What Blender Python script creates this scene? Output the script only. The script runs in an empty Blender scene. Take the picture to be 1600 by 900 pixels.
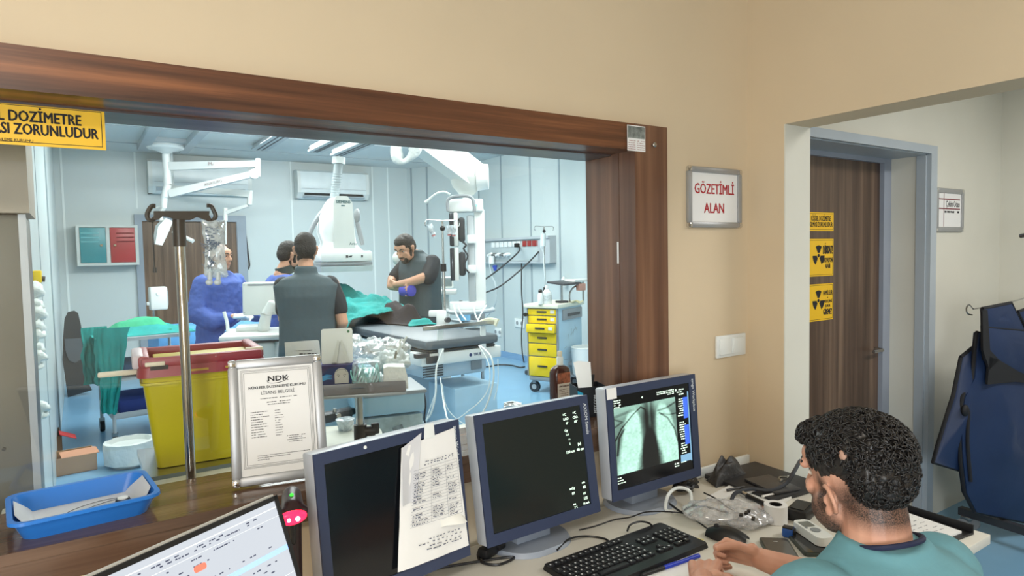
import bpy, bmesh, math, random
from mathutils import Vector, Matrix, noise, Euler
PI=math.pi
random.seed(7)
V=Vector
C=bpy.context.scene.collection
sc=bpy.context.scene
# ---------------------------------------------------------------- camera
FPX=1021.; CAMZ=1.58
_vx=V((1540,84,-FPX)).normalized(); _vy=V((-679,40,-FPX)); _vy=(_vy-_vx*_vx.dot(_vy)).normalized(); _vz=_vx.cross(_vy)
RM=Matrix((_vx,_vy,_vz)); CP=V((0,0,CAMZ))
cd=bpy.data.cameras.new('camera'); cam=bpy.data.objects.new('camera',cd); C.objects.link(cam)
cd.sensor_width=36; cd.lens=FPX/1600*36; cd.clip_start=.02; cd.clip_end=60
cam.matrix_world=Matrix.Translation(CP)@RM.to_4x4(); sc.camera=cam
def W(x,y,Y=None,z=None,X=None,d=None):
    """photo pixel -> world point on a plane (X, Y or z given) or at a depth d"""
    r=RM@V((x-800,450-y,-FPX))
    if d is not None: return CP+r*(d/FPX)
    if Y is not None: return CP+r*(Y/r.y)
    if X is not None: return CP+r*(X/r.x)
    return CP+r*((z-CAMZ)/r.z)
# ---------------------------------------------------------------- world, lights, exposure
w=bpy.data.worlds.new('world'); sc.world=w; w.use_nodes=True
w.node_tree.nodes['Background'].inputs[0].default_value=(.62,.72,.85,1); w.node_tree.nodes['Background'].inputs[1].default_value=.6
sc.view_settings.view_transform='Standard'; sc.view_settings.look='None'; sc.view_settings.gamma=1
sc.view_settings.use_curve_mapping=False; sc.view_settings.exposure=.88
def area(name,loc,target,sx,sy,power,col):
    l=bpy.data.lights.new(name,'AREA'); l.shape='RECTANGLE'; l.size=sx; l.size_y=sy; l.energy=power; l.color=col
    o=bpy.data.objects.new(name,l); C.objects.link(o); o.location=loc
    o.rotation_euler=(V(target)-V(loc)).to_track_quat('-Z','Y').to_euler(); return o
for x,y,pw in [(1.3,3.4,19),(3.2,3.8,26),(1.3,6.5,36),(3.2,6.5,36)]:
    area('operating_room_panel_light',(x,y,3.0),(x,y,0),1.2,1.2,pw,(.97,1,.985))
area('operating_room_rear_light',(2.4,8.2,3.0),(2.4,8.2,0),1.6,.6,16,(.97,1,.985))
area('operating_room_ceiling_fill',(2.4,5.2,2.66),(2.4,5.2,5),3.6,4.5,100,(1,1,.98))  # added unseen uplight, only there to brighten the ceiling
area('operating_room_far_wall_fill',(2.4,6.75,3.0),(2.4,9.9,2.9),4.4,.10,30,(1,1,.98))  # added unseen fill lamp grazing the far ceiling and upper far wall
area('control_room_ceiling_light',(-.9,-.6,2.70),(-.9,-.6,0),1.2,.6,28,(1,.89,.76))
area('control_room_daylight',(-1.2,-2.5,1.55),(1.2,1.6,1.0),1.8,1.3,92,(.87,.94,1))
area('corridor_ceiling_light',(3.7,0.0,2.70),(3.7,0.0,0),1.2,.6,25,(1,.98,.94))
# ---------------------------------------------------------------- materials
_m={}
def S(c):  # 0-255 sRGB -> linear
    return tuple(((v/255)/12.92 if v/255<=.04045 else ((v/255+.055)/1.055)**2.4) for v in c)+(1,)
def mat(name,col,rough=.5,metal=0,var=.06,vs=6,bump=0,bs=40,emit=None,es=1,alpha=1,trans=0,coat=0):
    if name in _m: return _m[name]
    m=bpy.data.materials.new(name); m.use_nodes=True; nt=m.node_tree; N=nt.nodes; L=nt.links; b=N['Principled BSDF']
    c=S(col); b.inputs['Roughness'].default_value=rough; b.inputs['Metallic'].default_value=metal
    tc=N.new('ShaderNodeTexCoord')
    if var:
        nz=N.new('ShaderNodeTexNoise'); nz.inputs['Scale'].default_value=vs; nz.inputs['Detail'].default_value=4
        L.new(tc.outputs['Object'],nz.inputs['Vector'])
        r=N.new('ShaderNodeValToRGB'); r.color_ramp.elements[0].position=.3; r.color_ramp.elements[1].position=.7
        r.color_ramp.elements[0].color=tuple(min(1,v*(1-var)) for v in c[:3])+(1,)
        r.color_ramp.elements[1].color=tuple(min(1,v*(1+var)) for v in c[:3])+(1,)
        L.new(nz.outputs['Fac'],r.inputs['Fac']); L.new(r.outputs['Color'],b.inputs['Base Color'])
    else: b.inputs['Base Color'].default_value=c
    if bump:
        n2=N.new('ShaderNodeTexNoise'); n2.inputs['Scale'].default_value=bs; n2.inputs['Detail'].default_value=5
        L.new(tc.outputs['Object'],n2.inputs['Vector'])
        bp=N.new('ShaderNodeBump'); bp.inputs['Strength'].default_value=bump; bp.inputs['Distance'].default_value=.02
        L.new(n2.outputs['Fac'],bp.inputs['Height']); L.new(bp.outputs['Normal'],b.inputs['Normal'])
    if emit: b.inputs['Emission Color'].default_value=S(emit); b.inputs['Emission Strength'].default_value=es
    if alpha<1: b.inputs['Alpha'].default_value=alpha
    if trans: b.inputs['Transmission Weight'].default_value=trans
    if coat: b.inputs['Coat Weight'].default_value=coat
    _m[name]=m; return m
def wood(name,cols,grain='Z',scale=1.,rough=.35):
    if name in _m: return _m[name]
    m=bpy.data.materials.new(name); m.use_nodes=True; nt=m.node_tree; N=nt.nodes; L=nt.links; b=N['Principled BSDF']
    tc=N.new('ShaderNodeTexCoord'); mp=N.new('ShaderNodeMapping'); g=.5*scale; f=16*scale
    mp.inputs['Scale'].default_value={'X':(g,f,f),'Y':(f,g,f),'Z':(f,f,g)}[grain]
    L.new(tc.outputs['Object'],mp.inputs['Vector'])
    n1=N.new('ShaderNodeTexNoise'); n1.inputs['Scale'].default_value=1; n1.inputs['Detail'].default_value=7; n1.inputs['Distortion'].default_value=.25; n1.inputs['Roughness'].default_value=.62
    L.new(mp.outputs['Vector'],n1.inputs['Vector'])
    r=N.new('ShaderNodeValToRGB'); e=r.color_ramp.elements
    e[0].position=.3; e[0].color=S(cols[0]); e[1].position=.72; e[1].color=S(cols[2]); x=e.new(.5); x.color=S(cols[1])
    L.new(n1.outputs['Fac'],r.inputs['Fac']); L.new(r.outputs['Color'],b.inputs['Base Color'])
    b.inputs['Roughness'].default_value=rough
    _m[name]=m; return m
def glassy(name,tint=(1,1,1),gl=.05,rough=.0,milk=0,milkcol=(.9,.95,.97)):
    """thin clear sheet: transparency with a weak mirror reflection and optional milkiness"""
    if name in _m: return _m[name]
    m=bpy.data.materials.new(name); m.use_nodes=True; nt=m.node_tree; N=nt.nodes; L=nt.links; N.remove(N['Principled BSDF'])
    t=N.new('ShaderNodeBsdfTransparent'); t.inputs[0].default_value=(*tint,1)
    g=N.new('ShaderNodeBsdfGlossy'); g.inputs['Roughness'].default_value=rough
    mx=N.new('ShaderNodeMixShader'); mx.inputs[0].default_value=gl
    L.new(t.outputs[0],mx.inputs[1]); L.new(g.outputs[0],mx.inputs[2]); out=mx
    if milk:
        d=N.new('ShaderNodeBsdfDiffuse'); d.inputs[0].default_value=(*milkcol,1)
        nz=N.new('ShaderNodeTexNoise'); nz.inputs['Scale'].default_value=28; nz.inputs['Detail'].default_value=5
        tc=N.new('ShaderNodeTexCoord'); L.new(tc.outputs['Object'],nz.inputs['Vector'])
        mr=N.new('ShaderNodeMapRange'); mr.inputs[1].default_value=.35; mr.inputs[2].default_value=.7; mr.inputs[3].default_value=milk*.3; mr.inputs[4].default_value=min(1,milk*1.7)
        L.new(nz.outputs['Fac'],mr.inputs[0])
        m2=N.new('ShaderNodeMixShader'); L.new(mr.outputs[0],m2.inputs[0]); L.new(mx.outputs[0],m2.inputs[1]); L.new(d.outputs[0],m2.inputs[2]); out=m2
    L.new(out.outputs[0],N['Material Output'].inputs[0]); _m[name]=m; return m
# ---------------------------------------------------------------- mesh helpers
def frame(o,u,v):
    """matrix with origin o, x axis u, y axis v, z = u x v"""
    u=V(u).normalized(); v=V(v); v=(v-u*u.dot(v)).normalized(); n=u.cross(v)
    return Matrix(((u.x,v.x,n.x,o[0]),(u.y,v.y,n.y,o[1]),(u.z,v.z,n.z,o[2]),(0,0,0,1)))
def RZ(x,y,z,deg=0): return Matrix.Translation((x,y,z))@Matrix.Rotation(math.radians(deg),4,'Z')
def crom(pts,n=6):
    pts=[V(p) for p in pts]
    if len(pts)<3: return pts
    out=[]
    for i in range(len(pts)-1):
        a=pts[max(i-1,0)];b=pts[i];c=pts[i+1];d=pts[min(i+2,len(pts)-1)]
        for k in range(n):
            t=k/n; out.append(.5*((2*b)+(c-a)*t+(2*a-5*b+4*c-d)*t*t+(3*b-a-3*c+d)*t**3))
    out.append(pts[-1]); return out
class MB:
    def __init__(s,M=None): s.bm=bmesh.new(); s.M=M or Matrix.Identity(4)
    def raw(s,vs,fs,M=None):
        T=s.M@M if M else s.M
        b=[s.bm.verts.new(T@V(v)) for v in vs]
        for f in fs:
            try: s.bm.faces.new([b[i] for i in f])
            except ValueError: pass
        return s
    def box(s,c,d,rot=None,bev=0,M=None):
        x,y,z=d[0]/2,d[1]/2,d[2]/2
        T=Matrix.Translation(c)@(Euler([math.radians(a) for a in rot]).to_matrix().to_4x4() if rot else Matrix.Identity(4))
        if M: T=M@T
        if bev:
            t=bmesh.new(); bmesh.ops.create_cube(t,size=1); bmesh.ops.scale(t,vec=d,verts=t.verts)
            bmesh.ops.bevel(t,geom=t.edges[:],offset=min(bev,min(d)*.49),segments=2,affect='EDGES',profile=.5)
            t.verts.index_update(); s.raw([v.co for v in t.verts],[[v.index for v in f.verts] for f in t.faces],T); t.free(); return s
        return s.raw([(-x,-y,-z),(x,-y,-z),(x,y,-z),(-x,y,-z),(-x,-y,z),(x,-y,z),(x,y,z),(-x,y,z)],
              [(0,3,2,1),(4,5,6,7),(0,1,5,4),(1,2,6,5),(2,3,7,6),(3,0,4,7)],T)
    def lim(s,a,b,bev=0): # box by limits
        return s.box([(a[i]+b[i])/2 for i in range(3)],[abs(b[i]-a[i]) for i in range(3)],bev=bev)
    def cyl(s,p0,p1,r0,r1=None,n=16):
        p0=V(p0);p1=V(p1);r1=r0 if r1 is None else r1
        q=(p1-p0).to_track_quat('Z','Y'); vs=[];fs=[]
        for p,r in((p0,r0),(p1,r1)):
            for i in range(n): a=2*PI*i/n; vs.append(p+q@V((r*math.cos(a),r*math.sin(a),0)))
        for i in range(n): j=(i+1)%n; fs.append((i,j,n+j,n+i))
        fs.append(tuple(reversed(range(n)))); fs.append(tuple(range(n,2*n))); return s.raw(vs,fs)
    def tube(s,pts,r,n=8,sm=6,closed=False):
        P=crom(pts,sm) if sm else [V(p) for p in pts]
        vs=[];fs=[];q=None;m=len(P)
        for i,p in enumerate(P):
            t=(P[min(i+1,m-1)]-P[max(i-1,0)])
            if t.length<1e-9: t=V((0,0,1))
            t.normalize()
            if q is None: q=t.to_track_quat('Z','Y')
            else: q=(q@V((0,0,1))).rotation_difference(t)@q
            rr=r(i/(m-1)) if callable(r) else r
            for k in range(n): a=2*PI*k/n; vs.append(p+q@V((rr*math.cos(a),rr*math.sin(a),0)))
        for i in range(m-1):
            for k in range(n): j=(k+1)%n; fs.append((i*n+k,i*n+j,(i+1)*n+j,(i+1)*n+k))
        fs.append(tuple(reversed(range(n)))); fs.append(tuple(range((m-1)*n,m*n))); return s.raw(vs,fs)
    def ell(s,c,r,rot=None,seg=16,ring=10,M=None):
        if not hasattr(r,'__len__'): r=(r,r,r)
        T=Matrix.Translation(c)@(Euler([math.radians(a) for a in rot]).to_matrix().to_4x4() if rot else Matrix.Identity(4))
        if M: T=M@T
        vs=[(0,0,r[2])];fs=[]
        for i in range(1,ring):
            t=PI*i/ring
            for k in range(seg): a=2*PI*k/seg; vs.append((r[0]*math.sin(t)*math.cos(a),r[1]*math.sin(t)*math.sin(a),r[2]*math.cos(t)))
        vs.append((0,0,-r[2])); n=len(vs)
        for k in range(seg): fs.append((0,1+k,1+(k+1)%seg)); fs.append((n-1,n-1-seg+(k+1)%seg,n-1-seg+k))
        for i in range(ring-2):
            for k in range(seg): j=(k+1)%seg; a=1+i*seg; fs.append((a+k,a+seg+k,a+seg+j,a+j))
        return s.raw(vs,fs,T)
    def cap(s,p0,r0,p1,r1,n=12):
        s.cyl(p0,p1,r0,r1,n); s.ell(p0,r0,seg=n,ring=8); s.ell(p1,r1,seg=n,ring=8); return s
    def chain(s,pts,n=10):
        """pts: (point, radius) joined by tapered capsules"""
        for (a,ra),(b,rb) in zip(pts,pts[1:]): s.cap(a,ra,b,rb,n)
        return s
    def lathe(s,prof,c=(0,0,0),n=24,sx=1,sy=1):
        vs=[];fs=[];m=len(prof)
        for r,z in prof:
            for k in range(n): a=2*PI*k/n; vs.append((c[0]+r*math.cos(a)*sx,c[1]+r*math.sin(a)*sy,c[2]+z))
        for i in range(m-1):
            for k in range(n): j=(k+1)%n; fs.append((i*n+k,i*n+j,(i+1)*n+j,(i+1)*n+k))
        fs.append(tuple(reversed(range(n)))); fs.append(tuple(range((m-1)*n,m*n))); return s.raw(vs,fs)
    def prism(s,poly,h,F=None,top=None):
        """2D polygon in the xy of frame F extruded by h along its z; top = scaled second outline"""
        n=len(poly); tp=top or poly
        return s.raw([(x,y,0) for x,y in poly]+[(x,y,h) for x,y in tp],[tuple(reversed(range(n))),tuple(range(n,2*n))]+[(i,(i+1)%n,n+(i+1)%n,n+i) for i in range(n)],F)
    def grid(s,f,nu,nv,thick=0):
        """surface f(u,v)->point; thick closes it with an offset underside"""
        P=[[V(f(i/nu,j/nv)) for j in range(nv+1)] for i in range(nu+1)]
        idx=lambda i,j:i*(nv+1)+j
        vs=[p for r in P for p in r]; fs=[(idx(i,j),idx(i+1,j),idx(i+1,j+1),idx(i,j+1)) for i in range(nu) for j in range(nv)]
        if thick:
            k=len(vs); lo=[]
            for i in range(nu+1):
                for j in range(nv+1):
                    a=P[min(i+1,nu)][j]-P[max(i-1,0)][j]; b=P[i][min(j+1,nv)]-P[i][max(j-1,0)]; nn=a.cross(b)
                    if nn.length>1e-12: nn.normalize()
                    lo.append(P[i][j]-nn*thick)
            vs+=lo; fs+=[tuple(k+q for q in reversed(f_)) for f_ in fs]
            for i in range(nu): fs.append((idx(i+1,0),idx(i,0),k+idx(i,0),k+idx(i+1,0))); fs.append((idx(i,nv),idx(i+1,nv),k+idx(i+1,nv),k+idx(i,nv)))
            for j in range(nv): fs.append((idx(0,j),idx(0,j+1),k+idx(0,j+1),k+idx(0,j))); fs.append((idx(nu,j+1),idx(nu,j),k+idx(nu,j),k+idx(nu,j+1)))
        return s.raw(vs,fs)
    def text(s,t,F,size,align='CENTER',bold=.0,sx=1,depth=.0006,fit=None):
        """lettering lying in the xy plane of frame F"""
        c=bpy.data.curves.new('t','FONT'); c.body=t; c.size=size; c.align_x=align; c.align_y='CENTER'; c.offset=0; c.extrude=depth/2; c.resolution_u=2
        o=bpy.data.objects.new('t',c); C.objects.link(o); bpy.context.view_layer.update()
        me=o.evaluated_get(bpy.context.evaluated_depsgraph_get()).to_mesh()
        if fit: sx=fit/max(1e-6,max(v.co.x for v in me.vertices)-min(v.co.x for v in me.vertices))
        for dx,dy,dz in ([(0,0,0)] if bold<.008 else [(-1,0,0),(1,0,.00003),(0,.7,.00006),(0,-.7,.00009)]):
            s.raw([(v.co.x*sx+dx*bold*size*1.1,v.co.y+dy*bold*size,v.co.z+depth/2+dz) for v in me.vertices],[tuple(p.vertices) for p in me.polygons],F)
        bpy.data.objects.remove(o); bpy.data.curves.remove(c); return s
    def scrib(s,F,x0,x1,y,h=.002,seed=0,dens=.75):
        """a line of small print: short dashes of uneven length"""
        r=random.Random(seed+int(abs(y)*9999)); x=x0
        while x<x1:
            wd=r.uniform(.6,3.2)*h; e=min(x+wd,x1)
            if r.random()<dens+.2: s.raw([(x,y-h/2*r.uniform(.6,1),0),(e,y-h/2*r.uniform(.6,1),0),(e,y+h/2*r.uniform(.5,1),0),(x,y+h/2*r.uniform(.5,1),0)],[(0,1,2,3)],F)
            x=e+h*r.uniform(.3,.8)
        return s
def root_loc(o):
    p=V((0,0,0))
    while o: p+=o.location; o=o.parent
    return p
SPLIT={'leg','eye','iris','eyebrow','corner_cap','rail_post','clamp','screen_shell','screw','red_rule','vent_slot','corner_post','clip','latch','baseline','stand_leg','table_leg','wheel','hanger','rocker','star_leg','panel_seam','port','foot_pad','grey_line','button_marks','control_marks','handle_rod','mark','label_strip','drawer_contents','menu_bar','blue_menu','print_line','key'}
def islands(bm):
    seen=set(); out=[]
    for f in bm.faces:
        if f in seen: continue
        st=[f]; seen.add(f); isl=[]
        while st:
            g=st.pop(); isl.append(g)
            for e in g.edges:
                for h in e.link_faces:
                    if h not in seen: seen.add(h); st.append(h)
        out.append(isl)
    return out
def build(name,mb,m,parent=None,smooth=35,loc=None,label=None,mods=None):
    if name in SPLIT and parent:
        bm=mb.bm; bm.verts.ensure_lookup_table(); isl=islands(bm)
        if len(isl)>1:
            o=None
            for fs in isl:
                k=MB(); vm={}
                for f in fs:
                    for v in f.verts:
                        if v not in vm: vm[v]=k.bm.verts.new(v.co)
                    k.bm.faces.new([vm[v] for v in f.verts])
                o=build_one(name,k,m,parent,smooth,loc,label,mods)
            bm.free(); return o
    return build_one(name,mb,m,parent,smooth,loc,label,mods)
def build_one(name,mb,m,parent=None,smooth=35,loc=None,label=None,mods=None):
    me=bpy.data.meshes.new(name); bm=mb.bm
    base=root_loc(parent) if parent else (V(loc) if loc else V((0,0,0)))
    bmesh.ops.recalc_face_normals(bm,faces=bm.faces) if mods!='raw' else None
    bmesh.ops.translate(bm,vec=-base,verts=bm.verts); bm.to_mesh(me); bm.free()
    for x in (m if isinstance(m,(list,tuple)) else [m]): me.materials.append(x)
    if smooth:
        for p in me.polygons: p.use_smooth=True
        if smooth<180: me.set_sharp_from_angle(angle=math.radians(smooth))
    o=bpy.data.objects.new(name,me); C.objects.link(o)
    if parent: o.parent=parent
    else: o.location=base
    if label: o['label']=label
    return o
def thing(name,label,cat,loc=(0,0,0),group=None):
    o=bpy.data.objects.new(name,None); C.objects.link(o); o.location=loc; o.empty_display_size=.1
    o['label']=label; o['category']=cat
    if group: o['group']=group
    return o
def solo(name,mb,m,label,cat,loc=None,group=None,smooth=35):
    if loc is None:
        xs=[v.co for v in mb.bm.verts]; loc=(sum(v.x for v in xs)/len(xs),sum(v.y for v in xs)/len(xs),min(v.z for v in xs))
    o=build(name,mb,m,None,smooth,loc); o['label']=label; o['category']=cat
    if group: o['group']=group
    return o
def struct(name,mb,m,parent=None,smooth=35):
    o=build(name,mb,m,parent,smooth)
    if not parent: o['kind']='structure'
    return o
def dup(root,loc,rotz=None,label=None):
    r=root.copy(); C.objects.link(r); r.location=loc
    if rotz is not None: r.rotation_euler=(0,0,rotz)
    if label: r['label']=label
    for ch in list(root.children):
        c=ch.copy(); C.objects.link(c); c.parent=r
        for g in ch.children: d=g.copy(); C.objects.link(d); d.parent=c
    return r
def voxel(o,size,it=2,fac=.6):
    m=o.modifiers.new('r','REMESH'); m.mode='VOXEL'; m.voxel_size=size; m.use_smooth_shade=True
    if it: s=o.modifiers.new('s','SMOOTH'); s.iterations=it; s.factor=fac
    return o
def displace(o,strength,scale,mid=.5):
    t=bpy.data.textures.new('clouds','CLOUDS'); t.noise_scale=scale; t.noise_depth=3
    d=o.modifiers.new('d','DISPLACE'); d.texture=t; d.strength=strength; d.mid_level=mid; d.texture_coords='LOCAL'; return o
# palette
WALL=mat('beige_wall_paint',(211,192,162),.8,var=.03,vs=2)
WALLC=mat('pale_corridor_paint',(214,212,200),.8,var=.03,vs=2)
PANEL=mat('pale_blue_wall_panel',(192,203,203),.35,var=.02,vs=1)
CEIL=mat('pale_ceiling_panel',(212,216,214),.6,var=.02,vs=1)
BLUEF=mat('light_blue_vinyl_floor',(120,165,196),.28,var=.06,vs=3)
WD=wood('walnut_frame_laminate_along',[(48,28,18),(100,62,40),(156,100,64)],'X',1.3)
WDZ=wood('walnut_frame_laminate_upright',[(78,50,36),(110,76,56),(142,104,78)],'Z')
DOORW=wood('walnut_door_laminate',[(62,46,36),(92,72,58),(132,108,88)],'Z')
WHITE=mat('white_plastic',(232,236,234),.35,var=.02)
OFFW=mat('off_white_plastic',(214,218,214),.4,var=.03)
BLACK=mat('black_plastic',(22,22,24),.4,var=.1)
DARK=mat('dark_grey_plastic',(52,54,58),.45,var=.08)
GREY=mat('grey_plastic',(140,146,150),.45,var=.05)
LGREY=mat('light_grey_metal_paint',(176,184,188),.4,var=.04)
STEEL=mat('brushed_steel',(176,176,174),.25,1,var=.08,vs=20)
CHROME=mat('chrome',(215,215,215),.1,1,var=0)
ALU=mat('satin_aluminium',(168,170,172),.42,.55,var=.05,vs=12)
PAPER=mat('white_paper',(232,232,230),.8,var=.02)
INK=mat('black_ink',(30,30,34),.8,var=0)
TEAL=mat('teal_surgical_cloth',(16,142,138),.85,var=.12,vs=7,bump=.5,bs=18)
GREENC=mat('green_surgical_cloth',(52,160,120),.85,var=.12,vs=7,bump=.5,bs=18)
BLUEG=mat('blue_surgical_gown_fabric',(60,88,160),.75,var=.1,vs=9,bump=.7,bs=13)
VEST=mat('grey_green_vest_fabric',(62,78,84),.75,var=.08,vs=6,bump=.35,bs=10)
SKIN=mat('skin',(196,146,118),.5,var=.05,vs=12)
HAIRB=mat('black_hair',(24,21,20),.6,var=.2,vs=60,bump=.6,bs=120)
YEL=mat('yellow_sign_face',(240,190,30),.5,var=.02)
# ================================================================ SETTING
ORY=10.3
# control room
struct('floor',MB().lim((-2.6,-2.6,-.05),(2.21,1.7,0)),mat('pale_blue_vinyl',(140,160,176),.4,var=.04))
b=MB()
b.lim((-2.6,1.64,0),(2.37,1.89,.93)).lim((-2.6,1.64,2.005),(2.37,1.89,3.1)).lim((-2.6,1.64,.93),(-.62,1.89,2.005)).lim((1.73,1.64,.93),(2.37,1.89,2.005))
struct('wall_front',b,WALL,smooth=0)
b=MB()
b.lim((2.21,1.481,0),(2.37,1.64,2.75)).lim((2.21,-.7,2.041),(2.37,1.481,2.75)).lim((2.21,-2.6,0),(2.37,-.7,2.75))
struct('wall_right',b,WALL,smooth=0)
struct('trim_2',MB().lim((2.2105,1.477,0),(2.371,1.481,2.041)),WALLC,smooth=0)
struct('wall_left',MB().lim((-2.7,-2.6,0),(-2.6,1.64,2.75)),WALL,smooth=0)
struct('wall_back',MB().lim((-2.7,-2.7,0),(5.07,-2.6,2.75)),WALL,smooth=0)
struct('ceiling',MB().lim((-2.7,-2.7,2.75),(5.07,1.64,2.8)),mat('white_ceiling_paint',(232,226,214),.9),smooth=0)
# corridor
struct('floor_corridor',MB().lim((2.21,-2.6,-.05),(5.07,1.98,0)),BLUEF,smooth=0)
b=MB()
b.lim((2.37,1.78,0),(2.62,2.03,2.75)).lim((3.98,1.78,0),(5.07,2.03,2.75)).lim((2.62,1.78,2.09),(3.98,2.03,2.75)).lim((2.37,1.64,2.75),(5.07,2.03,3.1))
struct('wall_corridor',b,WALLC,smooth=0)
struct('wall_corridor_right',MB().lim((4.97,-2.6,0),(5.07,1.78,2.75)),WALLC,smooth=0)
b=MB(); b.lim((2.37,1.765,0),(4.965,1.78,.0))
# window: frame boards, glass
win=struct('window_1',MB().lim((-.62,1.615,1.92),(1.73,1.64,2.008)).lim((-.62,1.64,1.92),(1.575,1.73,1.935)),WD,smooth=0)
build('window_soffit',MB().lim((-.62,1.73,1.915),(1.575,1.87,1.93)),wood('grey_brown_soffit_laminate',[(56,48,48),(82,72,70),(112,100,96)],'X'),win,smooth=0)
b=MB().lim((1.575,1.612,.93),(1.73,1.64,2.008)).lim((1.575,1.64,1.01),(1.59,1.69,1.93)).lim((1.577,1.695,1.01),(1.59,1.87,1.93)).lim((1.575,1.64,.95),(1.73,1.66,1.0))
build('window_jamb',b,WDZ,win,smooth=0)
b=MB().lim((-.64,1.64,1.01),(-.62,1.87,1.93))
build('window_jamb',b,WDZ,win,smooth=0)
b=MB().lim((-.62,1.60,.985),(1.575,1.87,1.01),bev=.002).lim((-.62,1.605,.93),(1.575,1.64,.985)).lim((-.62,1.70,1.0101),(1.575,1.703,1.0105))
build('window_sill',b,wood('walnut_sill_laminate',[(70,50,38),(100,76,60),(128,102,84)],'X',rough=.14),win,smooth=0)
build('window_glass',MB().lim((-.62,1.868,1.01),(1.59,1.874,1.93)),glassy('window_pane_glass',(.97,.985,.98),.045),win,smooth=0)
# operating room shell
struct('floor_operating_room',MB().lim((-.4,1.89,-.05),(5.5,ORY+.1,0)),BLUEF,smooth=0)
struct('ceiling_operating_room',MB().lim((-.7,1.89,3.06),(5.5,ORY+.1,3.1)),CEIL,smooth=0)
seam=mat('grey_panel_seam',(146,160,166),.4,var=0)
seaml=mat('light_panel_seam',(224,232,230),.4,var=0)
b=MB().lim((-.3,ORY,0),(.70,ORY+.1,3.06)).lim((2.08,ORY,0),(4.75,ORY+.1,3.06)).lim((.70,ORY,2.2),(2.08,ORY+.1,3.06))
wf=struct('wall_far',b,PANEL,smooth=0)
b=MB()
for px in(98,213,455,582,606):
    x=W(px,300,Y=ORY).x; b.lim((x-.012,ORY-.006,0 if px not in(213,) else 2.3),(x+.012,ORY,3.06))
build('panel_seam',b,seaml,wf,smooth=0)
c0=V((4.72,ORY+.02,0)); c1=V((5.41,9.05,0)); n=(c1-c0).normalized()
b=MB(frame((c0.x,c0.y,0),n,(0,0,1))); L=(c1-c0).length
b.lim((0,0,-.08),(L,3.06,0)); wd=struct('wall_far_diagonal',b,PANEL,smooth=0)
b=MB(frame((c0.x,c0.y,0),n,(0,0,1))).lim((.1,0,0),(.13,3.06,.008)).lim((.42,0,0),(.45,3.06,.008))
build('panel_seam',b,seam,wd,smooth=0)
wr=struct('wall_far_right',MB().lim((5.4,2.03,0),(5.5,9.08,3.06)),PANEL,smooth=0)
b=MB()
for px in(751,786,831,876): 
    y=W(px,420,X=5.4).y; b.lim((5.392,y-.015,0),(5.4,y+.015,3.06))
build('panel_seam',b,seam,wr,smooth=0)
wl=struct('wall_far_left',MB().lim((-.3,2.36,0),(-.2,ORY,3.06)),PANEL,smooth=0)
build('panel_seam',MB().lim((-.2,5.2,0),(-.197,5.22,3.06)).lim((-.2,7.0,0),(-.190,7.05,3.06)),seam,wl,smooth=0)
b=MB().lim((5.385,2.03,0),(5.4,9.05,.09))
struct('baseboard_right',b,mat('blue_vinyl_skirting',(120,160,196),.4),smooth=0)
b=MB(frame((c0.x,c0.y,0),n,(0,0,1))).lim((0,0,0),(L,.09,.012))
struct('baseboard_diagonal',b,mat('blue_vinyl_skirting',(0,0,0)),smooth=0)
struct('baseboard_far',MB().lim((2.1,ORY-.012,0),(4.74,ORY,.09)),mat('blue_vinyl_skirting',(0,0,0)),smooth=0)
# ceiling tile joints
b=MB()
for y in(8.3,9.5): b.lim((-.3,y,3.052),(5.4,y+.012,3.06))
struct('trim_1',b,seam,smooth=0)
# far door with grey frame
d=thing('door_1','','door',(1.4,ORY,0)); del d['label'],d['category']; d['kind']='structure'
fx0=W(209,335,Y=ORY).x; fx1=W(383,337,Y=ORY).x; dt=W(209,335,Y=ORY).z
GF=mat('blue_grey_door_frame',(140,154,166),.45,var=.03)
build('door_frame',MB().lim((fx0,ORY-.04,0),(fx0+.09,ORY,dt)).lim((fx1-.13,ORY-.04,0),(fx1,ORY,dt)).lim((fx0+.09,ORY-.04,dt-.09),(fx1-.13,ORY,dt)),GF,d,smooth=0)
build('door_leaf',MB().lim((fx0+.09,ORY+.01,0),(fx1-.13,ORY+.05,dt-.09)),DOORW,d,smooth=0)
# soap-box like dispenser hung at the door by a cord -> see wall items
# corridor door to the operating room
d=thing('door_2','','door',(3.3,2.0,0)); del d['label'],d['category']; d['kind']='structure'
b=MB().lim((3.98,1.755,0),(4.05,1.78,2.09)).lim((2.55,1.755,2.09),(4.05,1.78,2.135)).lim((2.55,1.755,0),(2.62,1.78,2.09))
b.lim((3.97,1.78,0),(3.982,1.83,2.09)).lim((2.62,1.78,2.085),(3.98,1.98,2.095))
build('door_frame',b,mat('grey_door_frame',(172,182,190),.4,var=.03),d,smooth=0)
build('door_frame_rear',MB().lim((3.90,1.97,0),(3.98,2.02,2.085)).lim((2.62,1.97,2.06),(3.9,2.02,2.085)),mat('blue_grey_rear_frame',(150,158,172),.4,var=.03),d,smooth=0)
build('door_leaf',MB().lim((2.62,1.995,0),(3.90,2.03,2.06)),DOORW,d,smooth=0)
b=MB().cyl((3.86,1.995,.98),(3.86,1.95,.98),.012).cyl((3.86,1.95,.98),(3.76,1.95,.98),.009)
build('door_handle',b,STEEL,d)
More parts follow.
